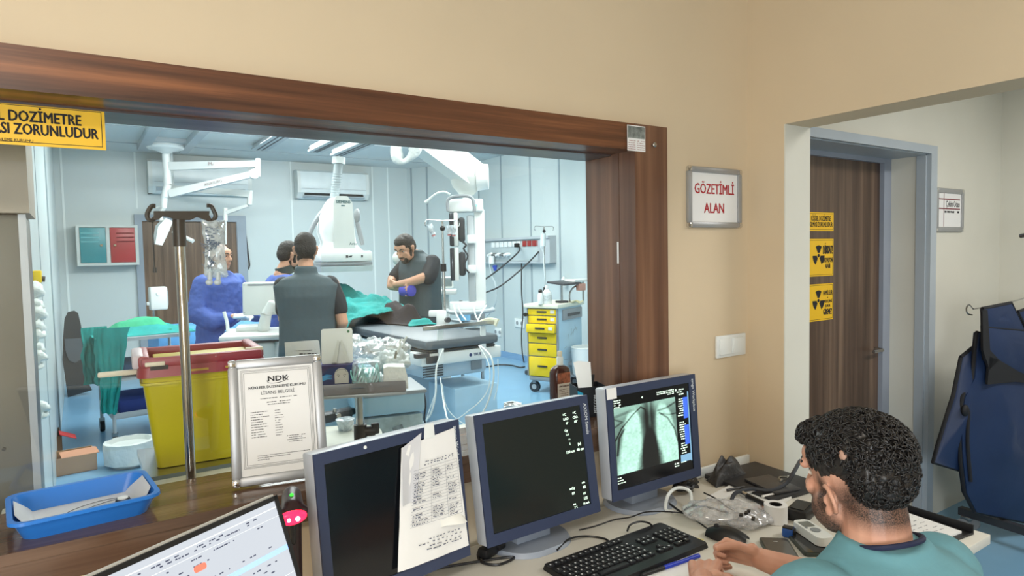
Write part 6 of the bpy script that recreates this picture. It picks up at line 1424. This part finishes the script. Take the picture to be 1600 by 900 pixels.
# mouse
q=W(1136,836,z=DZ+.012); q.z=DZ; _a=W(1108,829,z=DZ); _b=W(1164,842,z=DZ); MD=math.degrees(math.atan2(_a.y-_b.y,_a.x-_b.x))-90; 
t=thing('computer_mouse','black wired mouse on the desk right of the keyboard','mouse',q)
o=MB(RZ(q.x,q.y,DZ,MD)); o.grid(lambda u_,v_:V(((.5-u_)*.064*math.sin(PI*(.14+.72*v_))**.45,(v_-.5)*.114,.004+.030*math.sin(PI*(.10+.80*v_))**.7*max(0,1-abs(2*u_-1)**3.2))),18,20,thick=.0015)
build('shell',o,BLACK,t,60); build('wheel',MB(RZ(q.x,q.y,DZ,MD)).cyl((-.003,.03,.031),(.003,.03,.031),.008),DARK,t); build('underside',MB(RZ(q.x,q.y,DZ,MD)).prism([(x*.9,y*.95) for x,y in rr(.06,.112,.028,6)],.004),BLACK,t)
def dcable(pts,r,m,label,name='cable',z=.004): return solo(name,MB().tube([W(p[0],p[1],z=DZ+r+(p[2] if len(p)>2 else .0005)) for p in pts],r,8),m,label,'cable')
dcable([(1108,828),(1075,805),(1050,800,.02),(1010,800,.02),(985,808,.01),(960,812),(930,822),(905,828)],.0022,BLACK,'thin black mouse cable looping left behind the keyboard')
dcable([(1155,808),(1120,796,.01),(1090,790,.03),(1076,792,.02),(1066,800,.01),(1050,790,.01),(1040,782)],.0035,BLACK,'black cable curling over the clear plastic bag')
dcable([(980,830),(985,820,.02),(1000,815,.03),(1015,818,.02),(1022,828)],.003,BLACK,'short black cable arch behind the keyboard')
dcable([(870,860),(890,842,.01),(920,838),(950,845),(925,862),(890,870)],.003,BLACK,'black cable loop on the desk between the middle monitor stand and keyboard')
dcable([(1052,800),(1040,795),(1045,772,.05),(1060,762,.05),(1078,768,.03),(1080,790,.01)],.0055,WHITE,'thick white cable arch beside the right monitor stand')
dcable([(1143,782),(1150,770,.02),(1175,764,.02),(1205,766,.02),(1228,755,.03),(1240,738,.06),(1250,720,.06)],.0065,mat('dark_grey_rubber_tube',(52,56,64),.5),'thick dark grey tube curving over the right side of the desk')
dcable([(1100,770,.02),(1120,780,.02),(1140,795,.01),(1160,806)],.0025,BLACK,'thin black lead crossing the clear plastic bag')
dcable([(790,865),(770,858),(748,862),(752,878),(780,882),(800,870),(700,885),(660,893)],.0035,BLACK,'bunch of black cable under the left dark monitor and the middle monitor')
# small black adapter between monitors
q=W(765,868,z=DZ); t=thing('power_adapter','black cable plug cluster on the desk between the left and middle monitors','adapter',q); build('body',MB(RZ(q.x,q.y,DZ,20)).box((0,0,.016),(.07,.035,.03),bev=.008).box((.03,.0,.02),(.03,.05,.018),bev=.005),BLACK,t)
b=MB(RZ(q.x,q.y,DZ,20)).cyl((.055,0,.02),(.075,.01,.02),.006); build('plug',b,DARK,t)
# pens, sticky note
def pen(a,c,label,m,cm):
    A_=W(*a,z=DZ+.006); B_=W(*c,z=DZ+.006); t=thing('pen',label,'pen',A_); d=(B_-A_)
    build('barrel',MB().cyl(A_,A_+d*.62,.0055),m,t); build('cap',MB().cyl(A_+d*.62,B_,.006),cm,t); build('clip',MB().cyl(A_+d*.7+V((0,0,.006)),A_+d*.95+V((0,0,.006)),.0012),cm,t)
PB=mat('blue_pen_plastic',(30,56,180),.35)
pen((1050,883),(1092,868),'blue pen on the desk in front of the keyboard right end',PB,PB)
pen((1003,899),(1058,880),'black and blue marker lying in front of the keyboard',BLACK,PB)
solo('sticky_note',MB(RZ(*W(1090,845,z=DZ+.0004),30)).lim((-.018,-.015,0),(.018,.015,.0006)),mat('pale_yellow_note',(226,216,150),.7),'pale yellow sticky note beside the keyboard corner','note')
solo('desk_paper',MB(RZ(*W(1040,893,z=DZ+.0003),10)).lim((-.07,-.10,0),(.10,.03,.0006)),PAPER,'white paper sheet under the marker at the front of the keyboard','paper')
# phones
def dirM(q,a,c):
    A_=W(*a,z=DZ); B_=W(*c,z=DZ); return RZ(q.x,q.y,q.z,math.degrees(math.atan2(A_.y-B_.y,A_.x-B_.x))-90)
def phone(c,deg,label,lit):
    q=W(*c,z=DZ+.0004); M=RZ(q.x,q.y,q.z,deg) if not isinstance(deg,tuple) else dirM(q,*deg); t=thing('smartphone',label,'phone',q)
    build('case',MB(M).prism(rr(.078,.158,.012),.010),mat('dark_green_grey_case',(52,60,54),.4),t,30)
    s=build('screen',MB(M).prism(rr(.070,.150,.008),.0006,Matrix.Translation((0,0,.0102))),mat('phone_glass_grey' if lit else 'phone_glass_black',(72,70,68) if lit else (34,32,32),.12),t,30)
    if lit: 
        b=MB(M@Matrix.Translation((0,0,.0110))).lathe([(.006,0),(.006,.0003)],(-.015,-.055,0),18).lathe([(.003,0),(.003,.0003)],(.018,-.05,0),12).lim((-.006,.05,0),(.006,.053,.0003)); build('icons',b,mat('white_icon_print',(220,220,220),.5),t,0)
    return t
phone((1219,865),((1208,844),(1232,885)),'smartphone in a dark case with grey screen lying beside the man\'s hands',True)
phone((1262,850),((1245,832),(1280,870)),'black switched-off smartphone behind the grey-screened phone',False)
# glucometer-like handheld
q=W(1270,838,z=DZ+.012); q.z=DZ+.013; M=dirM(q,(1245,820),(1298,856))
t=thing('handheld_meter','white handheld meter with small dark display near the man\'s chin','meter',q)
build('body',MB(M).prism(rr(.056,.135,.018),.022,top=rr(.050,.128,.016)),WHITE,t,30); build('display',MB(M).prism(rr(.034,.036,.003),.0008,Matrix.Translation((0,.03,.022))),mat('grey_lcd',(110,116,112),.3),t,30); build('keypad',MB(M).lathe([(.013,0),(.014,.002),(.008,.002)],(0,-.012,.022),24,).prism(rr(.006,.006,.002),.002,Matrix.Translation((-.016,.006,.022))),GREY,t)
q=W(1232,832,z=DZ+.012); M=RZ(q.x,q.y,DZ+.001,20)
t=thing('blue_connector','blue and black plug connector beside the white handheld meter','connector',q); build('shell',MB(M).box((0,0,.014),(.034,.030,.027),bev=.005),mat('mid_blue_plastic',(40,90,170),.4),t); build('socket_face',MB(M).box((0,-.012,.014),(.026,.012,.022),bev=.003).box((-.004,.0,.028),(.022,.028,.004),bev=.001),BLACK,t)
q=W(1252,808,z=DZ); solo('black_box',MB(RZ(q.x,q.y,DZ+.0005,15)).box((0,0,.018),(.10,.06,.036),bev=.004).box((0,0,.037),(.08,.04,.003)),BLACK,'small open black box behind the white meter','box')
# tape roll
q=W(1212,815,z=DZ); 
t=thing('tape_roll','white paper tape roll standing on the desk beside the man\'s face','roll',q); q=q+V((0,0,.0008))
build('roll',MB().lathe([(.019,0),(.034,0),(.034,.054),(.019,.054),(.019,.0)],q,36),mat('white_tape_paper',(236,236,236),.6),t,40); build('core',MB().lathe([(.0185,.001),(.0188,.0535),(.016,.053),(.016,.001)],q,30),BLACK,t,40)
# clear bag
q=W(1130,798,z=DZ+.03); 
o=solo('clear_plastic_bag',MB().ell((q.x,q.y,DZ+.028),(.125,.075,.024),rot=(0,0,-40),seg=60,ring=32),glassy('desk_bag_film',(.95,.95,.96),.22,.12,.30,(.82,.83,.85)),'large crumpled clear plastic bag lying between the mouse and the tape roll','bag',smooth=180); displace(o,.030,.025)
q=W(1170,812,z=DZ+.02); o=solo('clear_plastic_bag',MB().ell((q.x,q.y,DZ+.022),(.08,.05,.018),rot=(0,0,-10),seg=50,ring=24),glassy('desk_bag_film'),'smaller clear blister bag in front of the tape roll','bag',smooth=180); displace(o,.022,.02)
# black squares/connectors in the bag
for i,(x,y) in enumerate(((1158,806),(1166,803),(1177,812),(1170,800))):
    q=W(x,y,z=DZ+.045); solo('keycap_piece',MB(RZ(q.x,q.y,DZ+.045,30)).box((0,0,.003),(.022 if i==2 else .014,.010,.006),bev=.001),BLACK,['small black plastic piece on the clear bag, leftmost of four','small black plastic piece on the clear bag, second from the left','larger black plastic piece on the clear bag, nearest the tape roll','small black plastic piece on the clear bag, rearmost of four'][i],'piece',group='small black pieces on the clear bag')
# black bag, black coil, folders, white board at the back right corner
q=W(1138,752,z=DZ); o=solo('black_pouch',MB().grid(lambda u_,v_:V((q.x-.09+.18*u_+.03*v_,q.y-.02+.07*v_,DZ+.002+.075*(math.sin(PI*u_)**.6)*(math.sin(PI*min(1,v_*1.0)))**.5*(1+.5*noise.noise(V((u_*4,v_*4,3)))))),30,20,thick=.003),mat('black_pouch_fabric',(50,50,52),.5,bump=.4,bs=30),'slouched black grey pouch on the desk against the window wall','pouch',smooth=60)
q=W(1078,762,z=DZ+.02)
b=MB(); r_=random.Random(9); pts=[]
for k in range(60): a=k*.9; rr_=.030+.012*math.sin(k*1.7); pts.append((q.x+rr_*1.2*math.cos(a),q.y+.02+rr_*math.sin(a)*.8,DZ+.012+.030*abs(math.sin(k*.55))))
solo('cable_coil',b.tube(pts,.006,6,3),BLACK,'tangled coil of thick black cable behind the right monitor','cable')
q=W(1190,760,z=DZ)
solo('black_folder',MB(RZ(2.0,1.42,DZ+.0006,-4)).box((0,0,.008),(.27,.30,.016),bev=.003),mat('black_folder_cover',(40,41,44),.5),'black folder lying in the back right corner of the desk','folder')
solo('grey_tablet',MB(RZ(1.965,1.36,DZ+.018,-12)).box((0,0,.004),(.11,.15,.008),bev=.002),mat('dark_grey_slate',(66,66,68),.35),'dark grey slate device lying on the black folder','device')
solo('key_bunch',MB().tube([(2.0,1.35,DZ+.030),(2.02,1.37,DZ+.032),(2.05,1.36,DZ+.030)],.003,6).cyl((1.99,1.345,DZ+.029),(2.012,1.355,DZ+.029),.005).box((2.055,1.355,DZ+.0295),(.03,.012,.003),rot=(0,0,30)),STEEL,'small bunch of metal keys lying on the dark slate device','keys')
solo('white_board_strip',MB().box((2.0,1.593,DZ+.018),(.30,.012,.034),bev=.002),WHITE,'white strip standing on the desk edge behind the black folder','strip')
for i,(x,y,c_,lb) in enumerate(((1170,768,(60,90,190),'blue pen lying before the black folder'),(1150,762,(50,50,52),'dark pen lying across the papers before the folder'),(1205,772,(200,60,60),'red-tipped pen lying below the dark slate device'))):
    A_=W(x-14,y+4,z=DZ+.016); B_=W(x+14,y-2,z=DZ+.016); t=thing('pen',lb,'pen',A_); m_=mat('pen_colour_%d'%i,c_,.4); build('barrel',MB().cyl(A_,A_.lerp(B_,.8),.0045),(PAPER if i!=1 else m_),t); build('tip',MB().cyl(A_.lerp(B_,.8),B_,.005,.002),m_,t)
solo('desk_paper',MB(RZ(1.86,1.36,DZ+.0004,10)).box((0,0,.005),(.26,.20,.009)),PAPER,'stack of white papers under the pens before the black folder','paper')
q=W(1185,778,z=DZ); t=thing('syringe','small metal and cream syringe-like tool lying left of the tape roll','tool',q); A_=W(1168,775,z=DZ+.02); B_=W(1200,790,z=DZ+.02); build('tube',MB().cyl(A_,B_,.008),BLACK,t); build('end',MB().cyl(A_-(B_-A_)*.3,A_,.010),CHROME,t)
o=solo('orange_tissue',MB().grid(lambda u_,v_:(W(1175+20*u_,790+8*v_,z=DZ+.014+.01*math.sin(u_*6)*math.cos(v_*5))),10,8,thick=.002),mat('orange_white_tissue',(224,170,140),.7,var=.3,vs=60),'crumpled orange and white wrapper beside the tape roll','wrapper')
# clipboard with paper right
t=thing('document_folder','black folder with white printed sheets open at the right end of the desk','folder',(2.03,1.0,DZ))
M=RZ(2.005,.985,DZ+.0006,-6); build('cover',MB(M).box((0,0,.003),(.25,.33,.006),bev=.001).prism([(-.165,.0),(.165,.0),(.165,.02),(-.165,.028)],.004,frame((.125,0,.0),(0,1,0),(0,0,1))),BLACK,t,0); build('sheets',MB(M).box((-.01,-.0,.009),(.21,.30,.006)),PAPER,t,0)
b=MB(M@Matrix.Translation((0,0,.0125)))
for k in range(14): b.scrib(Matrix.Identity(4),-.09,.07,.12-k*.018,.004,k,.4)
build('print',b,mat('grey_text_print',(150,150,155),.8),t,0)
# ================================================================ SEATED MAN
hc=W(1336,744,d=1.235); HY=-9; YW=-10
fdir=V((-math.sin(math.radians(YW)),math.cos(math.radians(YW)),0)); sm=W(1370,888,d=1.20); pel=sm-fdir*.10; PM=RZ(pel.x,pel.y,0,YW)
t=thing('person','seated man with black curly hair and beard in a teal scrub top, hands clasped','person',(pel.x,pel.y,0))
HM=Matrix.Translation(hc)@Euler((math.radians(-12),0,math.radians(HY)),'XYZ').to_matrix().to_4x4()
hz=sm.z
b=MB(PM); b.ell((0,-.02,.56),(.165,.13,.12)).ell((0,.0,.72),(.15,.12,.16)).ell((0,.05,.88),(.165,.12,.14)).chain([((-.15,.085,hz-.02),.055),((.13,.085,hz-.03),.055)])
for s in(-1,1): b.chain([((s*.09,.0,.53),.09),((s*.12,.38,.53),.065),((s*.12,.40,.30),.055),((s*.12,.38,.09),.038)]).chain([((s*.12,.36,.06),.036),((s*.13,.52,.04),.03)])
b.M=Matrix.Identity(4)
b.chain([(PM@V((0,.07,hz-.02)),.066),(PM@V((0,.10,hz+.03)),.062),(HM@V((0,-.025,-.06)),.058)],18)
RH=W(1190,874,z=.800); LH=W(1098,908,z=.800)
RE=PM@V((.25,.26,.79)); LE=PM@V((-.27,.20,.79)); RS=PM@V((.145,.085,hz-.035)); LS=PM@V((-.17,.085,hz-.025))
b.chain([(RS,.055),(RE,.042),(RE.lerp(RH,.45),.040),(RH,.027)],14).chain([(LS,.055),(LE,.042),(LE.lerp(LH,.45),.040),(LH,.029)],14)
add_head(b,HM,1.0,True)
rd_=(W(1130,856,z=.805)-RH).normalized(); ld_=(W(1106,850,z=.80)-LH).normalized()
add_hand(b,RH,rd_,(-.35,-.75,-.35),1.15,1.0,1); add_hand(b,LH,ld_,(.30,0,-1),1.25,1.05,-1)
# skin with stubble and a faded hairline
sk=bpy.data.materials.new('skin_with_stubble'); sk.use_nodes=True; nt=sk.node_tree; N=nt.nodes; L=nt.links; bs=N['Principled BSDF']; bs.inputs['Roughness'].default_value=.5
pass
tc=N.new('ShaderNodeTexCoord'); INV=(HM.inverted()@Matrix.Translation(t.location))
def region(cx,cy,cz,rx,ry,rz,lo,hi):
    # head-local coordinates via dot products
    cmb=N.new('ShaderNodeCombineXYZ')
    for i,(c,r) in enumerate(((cx,rx),(cy,ry),(cz,rz))):
        dp=N.new('ShaderNodeVectorMath'); dp.operation='DOT_PRODUCT'; L.new(tc.outputs['Object'],dp.inputs[0]); dp.inputs[1].default_value=INV[i][:3]
        ad=N.new('ShaderNodeMath'); ad.operation='ADD'; L.new(dp.outputs['Value'],ad.inputs[0]); ad.inputs[1].default_value=INV[i][3]-c
        dv=N.new('ShaderNodeMath'); dv.operation='DIVIDE'; L.new(ad.outputs[0],dv.inputs[0]); dv.inputs[1].default_value=r; L.new(dv.outputs[0],cmb.inputs[i])
    ln=N.new('ShaderNodeVectorMath'); ln.operation='LENGTH'; L.new(cmb.outputs[0],ln.inputs[0])
    mr=N.new('ShaderNodeMapRange'); mr.inputs[1].default_value=lo; mr.inputs[2].default_value=hi; mr.inputs[3].default_value=1; mr.inputs[4].default_value=0; L.new(ln.outputs['Value'],mr.inputs[0]); return mr
r1=region(0,.050,-.078,.086,.070,.074,.86,1.04); r2=region(0,-.055,-.030,.094,.085,.066,.72,1.10)
r3=region(-.072,.026,-.030,.030,.022,.050,.6,1.1)
mx0=N.new('ShaderNodeMath'); mx0.operation='MAXIMUM'; L.new(r1.outputs[0],mx0.inputs[0]); L.new(r3.outputs[0],mx0.inputs[1])
mxm=N.new('ShaderNodeMath'); mxm.operation='MAXIMUM'; L.new(mx0.outputs[0],mxm.inputs[0]); L.new(r2.outputs[0],mxm.inputs[1])
nz=N.new('ShaderNodeTexNoise'); nz.inputs['Scale'].default_value=420; nz.inputs['Detail'].default_value=3; L.new(tc.outputs['Object'],nz.inputs['Vector'])
mr=N.new('ShaderNodeMapRange'); mr.inputs[1].default_value=.38; mr.inputs[2].default_value=.62; mr.inputs[3].default_value=.72; mr.inputs[4].default_value=1.; L.new(nz.outputs['Fac'],mr.inputs[0])
ml=N.new('ShaderNodeMath'); ml.operation='MULTIPLY'; L.new(mxm.outputs[0],ml.inputs[0]); L.new(mr.outputs[0],ml.inputs[1])
n2=N.new('ShaderNodeTexNoise'); n2.inputs['Scale'].default_value=16; L.new(tc.outputs['Object'],n2.inputs['Vector'])
cr=N.new('ShaderNodeValToRGB'); cr.color_ramp.elements[0].position=.3; cr.color_ramp.elements[1].position=.7; cr.color_ramp.elements[0].color=S((188,134,110)); cr.color_ramp.elements[1].color=S((208,158,134)); L.new(n2.outputs['Fac'],cr.inputs[0])
mx=N.new('ShaderNodeMixRGB'); L.new(ml.outputs[0],mx.inputs[0]); L.new(cr.outputs[0],mx.inputs[1]); mx.inputs[2].default_value=S((34,27,24)); L.new(mx.outputs[0],bs.inputs['Base Color'])
voxel(build('body',b,sk,t,180),.003,2,.5)
face_parts(t,HM,1.0,brow=1)
# hair
HB=mat('curly_black_hair',(26,23,22),.42,var=.25,vs=90)
b=MB(HM); b.ell((0,-.016,.046),(.082,.100,.080)).ell((0,-.056,.014),(.074,.056,.068)).ell((0,.056,.080),(.060,.036,.030))
o=build('hair',b,HB,t,180); voxel(o,.0035,1); displace(o,.012,.014)
b=MB(HM); r_=random.Random(11)
def curl(p,nrm,R_):
    t1=nrm.orthogonal().normalized(); t1.rotate(Matrix.Rotation(r_.uniform(0,6.28),3,nrm)); t2=nrm.cross(t1)
    b.tube([p-nrm*.003+(t1*math.cos(a)+nrm*math.sin(a)*.8)*R_+t2*(a*.0012*r_.uniform(.5,2)) for a in (0,.8,1.6,2.4,3.2)],lambda u:.0017*(1-.55*u),4,2)
for k in range(3000):
    th=r_.uniform(0,2*PI); cz=r_.uniform(-.62,1); sr=math.sqrt(1-cz*cz); nrm=V((sr*math.cos(th),sr*math.sin(th),cz))
    p=V((nrm.x*.083,-.018+nrm.y*.102,.044+nrm.z*.082))
    if p.y>.040 and p.z<.068: continue
    if cz<-.12 and p.y>-.045: continue
    if (p-V((-.076,-.045,.052))).length<.011: continue
    curl(p,nrm,r_.uniform(.0045,.0085) if cz>-.2 else r_.uniform(.003,.005))
for k in range(1100):
    th=r_.uniform(0,2*PI); cz=r_.uniform(-.95,.5); sr=math.sqrt(1-cz*cz); nrm=V((sr*math.cos(th),sr*math.sin(th),cz)); p=V((nrm.x*.074,-.056+nrm.y*.056,.012+nrm.z*.068))
    if nrm.y<.35: curl(p,nrm,r_.uniform(.003,.0055))
for k in range(420):
    th=r_.uniform(0,2*PI); cz=r_.uniform(-.5,1); sr=math.sqrt(1-cz*cz); nrm=V((sr*math.cos(th),sr*math.sin(th),cz))
    if nrm.y<-.3: continue
    curl(V((nrm.x*.061,.056+nrm.y*.037,.080+nrm.z*.031)),nrm,r_.uniform(.004,.007))
build('hair_curls',b,HB,t,180)['kind']='stuff'
build('bald_patch',MB(HM).ell((-.0755,-.045,.052),(.005,.008,.010)),mat('pale_scalp',(176,140,122),.6),t,180,label='small pale bald patch in the curls')
# scrub top
SCB=mat('teal_scrub_fabric',(96,146,156),.8,var=.05,vs=8,bump=.25,bs=14)
b=MB(PM); loft(b,[(0,-.02,.46,.20,.155),(0,-.01,.60,.20,.16),(0,.01,.76,.205,.16),(0,.04,hz-.15,.20,.155),(0,.06,hz-.07,.195,.14),(0,.07,hz-.01,.17,.115),(0,.075,hz+.03,.12,.088),(0,.085,hz+.048,.082,.074),(0,.088,hz+.064,.072,.068)],36)
b.M=Matrix.Identity(4)
b.chain([(LS,.080),(LS.lerp(LE,.45),.080),(LS.lerp(LE,.75),.076)],18).chain([(RS,.078),(RS.lerp(RE,.45),.080),(RS.lerp(RE,.75),.076)],18)
o=build('scrub_top',b,SCB,t,180); voxel(o,.0065,4); displace(o,.008,.09)
cM=PM@Matrix.Translation((0,.088,hz+.057))@Euler((math.radians(-18),0,0)).to_matrix().to_4x4()
ring_=[cM@V((.066*math.cos(a*PI/12),.062*math.sin(a*PI/12),0)) for a in range(25)]
build('collar_trim',MB().tube(ring_,.005,8,2),mat('navy_collar_trim',(20,28,60),.7),t)
b=MB(PM)
for s in(-1,1): b.chain([((s*.09,.0,.53),.105),((s*.12,.40,.54),.082),((s*.12,.43,.30),.07),((s*.12,.40,.10),.065)])
b.ell((0,0,.54),(.185,.15,.12)); voxel(build('trousers',b,SCB,t,180),.012,3)
for s in(-1,1): voxel(build('shoe',MB(PM).chain([((s*.12,.37,.05),.044),((s*.13,.56,.042),.036)]).box((s*.125,.46,.012),(.085,.26,.024),bev=.01),WHITE,t,180),.01,1)
# chair
t=thing('office_chair','dark low-backed office chair under the seated man','chair',(pel.x,pel.y,0)); CM_=RZ(pel.x,pel.y,0,YW)
build('seat',MB(CM_).box((0,.05,.40),(.46,.44,.06),bev=.025),DARK,t); build('backrest',MB(CM_).box((0,-.22,.62),(.40,.05,.26),bev=.022),DARK,t); build('back_bar',MB(CM_).tube([(0,-.1,.37),(0,-.25,.38),(0,-.26,.6)],.018,8),BLACK,t)
build('column',MB(CM_).cyl((0,.03,.1),(0,.03,.37),.025),BLACK,t); b=MB(CM_)
for k in range(5): a=k*2*PI/5+.6; b.cyl((0,.03,.11),(.27*math.cos(a),.03+.27*math.sin(a),.07),.02,.015)
build('star_base',b,BLACK,t)
for k in range(5): a=k*2*PI/5+.6; build('caster_wheel',MB(CM_).cyl((.27*math.cos(a)-.015,.03+.27*math.sin(a),.03),(.27*math.cos(a)+.015,.03+.27*math.sin(a),.03),.03),DARK,t)
# ================================================================ LEAD APRON RACK IN THE CORRIDOR
def AR(x,y,dd=0): return W(x,y,d=3.30+(x-1500)/100*.16+dd)
o_=AR(1540,650); u_=(AR(1600,650)-AR(1500,650+1.0)); u_=V((u_.x,u_.y,0)).normalized(); F=frame((o_.x,o_.y,0),u_,(0,0,1)); FI=F.inverted()
def loc2(x,y): 
    r=RM@V((x-800,450-y,-FPX)); n_=V((F[0][2],F[1][2],F[2][2])); k=(V((o_.x,o_.y,0))-CP).dot(n_)/r.dot(n_); p=FI@(CP+r*k); return (p.x,p.y)
t=thing('lead_apron_rack','wheeled rack rail with steel hanger at the right edge of the corridor','rack',(o_.x,o_.y,0))
p0=W(1500,797,z=.11); p1=W(1598,828,z=.11); dv=(p1-p0).normalized(); 
b=MB(); beam(b,p0,p0+dv*1.4,.04,.04,.04,.04); build('base_rail',b,DARK,t,0)
for s_ in(.02,1.3):
    c=p0+dv*s_; build('caster_wheel',MB().cyl((c.x+.05,c.y-.02,.035),(c.x+.07,c.y-.02,.035),.035,n=20),GREY,t); wh=build('caster_wheel',MB().cyl((c.x-.012,c.y,.035),(c.x+.012,c.y,.035),.035,n=20),GREY,t); build('fork',MB().box((c.x+.03,c.y-.01,.075),(.08,.05,.03),bev=.006),STEEL,wh)
build('upright',MB().cyl(p0+dv*.9,V(((p0+dv*.9).x,(p0+dv*.9).y,1.75)),.018).tube([V(((p0+dv*.9).x,(p0+dv*.9).y,1.75)),V((o_.x+.25,o_.y-.05,1.62))],.012,8),STEEL,t)
t2=thing('coat_hanger','steel wire hanger with a looped left end holding the navy apron','hanger',F@V((0,loc2(1540,480)[1],0)))
hp=[loc2(1519,492),loc2(1512,490),loc2(1510,482),loc2(1514,476),loc2(1520,482),loc2(1525,482),loc2(1560,476),loc2(1600,466),loc2(1630,452)]
build('wire',MB(F).tube([(x,y,.0) for x,y in hp],.0035,8),STEEL,t2); build('hook',MB(F).tube([(hp[-1][0],hp[-1][1],0),(hp[-1][0]+.0,hp[-1][1]+.08,0),(hp[-1][0]+.03,hp[-1][1]+.13,0)],.004,8),STEEL,t2)
NV=mat('navy_lead_apron_vinyl',(20,42,78),.55,var=.10,vs=5,bump=.15,bs=6); NB=mat('black_apron_binding',(20,21,26),.7)
t=thing('lead_apron','navy lead apron with black binding hanging from the steel hanger at the right edge','apron',F@V((0,loc2(1540,800)[1],0)))
def panel(name,pts,z0,z1,m,trim=True,bulge=.04,fill=14):
    P=[loc2(x,y) for x,y in pts]; n=len(P); cx=sum(p[0] for p in P)/n; cy=sum(p[1] for p in P)/n
    bb=MB(F); vs=[];fs=[]; K=6
    for k in range(K+1):
        s_=1-k/K*.999 if k else 1
        for x,y in P:
            X=cx+(x-cx)*s_; Y_=cy+(y-cy)*s_; vs.append((X,Y_,z1+bulge*(1-s_*s_)+.010*noise.noise(V((X*9,Y_*5,z1*9)))*(1-s_)*4+.006*math.sin(X*24)*(1-s_)))
    for k in range(K):
        for i in range(n): fs.append((k*n+i,k*n+(i+1)%n,(k+1)*n+(i+1)%n,(k+1)*n+i))
    fs.append(tuple(K*n+i for i in range(n))); o0=len(vs)
    for x,y in P: vs.append((x,y,z0))
    for i in range(n): fs.append((i,o0+i,o0+(i+1)%n,(i+1)%n))
    fs.append(tuple(o0+i for i in reversed(range(n)))); bb.raw(vs,fs); a=build(name,bb,m,t,50)
    if trim: build('binding',MB(F).tube([(x,y,(z0+z1)/2) for x,y in P+[P[0]]],.0105,8,0),NB,a)
    return a
panel('rear_panel',[(1512,560),(1530,545),(1545,560),(1540,640),(1520,742),(1468,725),(1475,700),(1492,645),(1500,620)],-.045,-.025,NV)
panel('main_panel',[(1527,520),(1600,545),(1680,545),(1680,818),(1640,818),(1600,815),(1523,799),(1508,770),(1502,720),(1499,660),(1505,620),(1520,590)],-.02,.012,NV,bulge=.05)
panel('yoke_panel',[(1528,508),(1590,515),(1680,505),(1680,595),(1600,594),(1560,580),(1530,560)],.014,.034,NV,bulge=.02)
panel('shoulder_flap',[(1526,482),(1570,473),(1590,515),(1528,510)],.02,.036,NV,bulge=.012)
panel('far_shoulder_flap',[(1590,488),(1612,480),(1680,480),(1680,500),(1600,508)],-.01,.01,NV,bulge=.01)
build('belt_strap',MB(F).prism([loc2(x,y) for x,y in [(1530,555),(1545,560),(1575,578),(1610,592),(1680,592),(1680,606),(1610,598),(1570,594),(1527,598)]],.012,Matrix.Translation((0,0,.040))),NB,t,0)
build('shoulder_binding',MB(F).prism([loc2(x,y) for x,y in [(1519,485),(1527,483),(1531,545),(1545,560),(1530,575),(1520,545)]],.012,Matrix.Translation((0,0,.040))),NB,t,0)
build('pocket_edge',MB(F).prism([loc2(x,y) for x,y in [(1590,557),(1640,560),(1640,563),(1593,560),(1593,585),(1590,585)]],.006,Matrix.Translation((0,0,.075))),NB,t,0)
build('side_buckle',MB(F).ell((*loc2(1502,640),.02),(.022,.03,.015)),NB,t)
build('side_strap',MB(F).tube([(*loc2(1507,640),.02),(*loc2(1505,690),.022),(*loc2(1510,750),.022)],.009,8),NB,t)
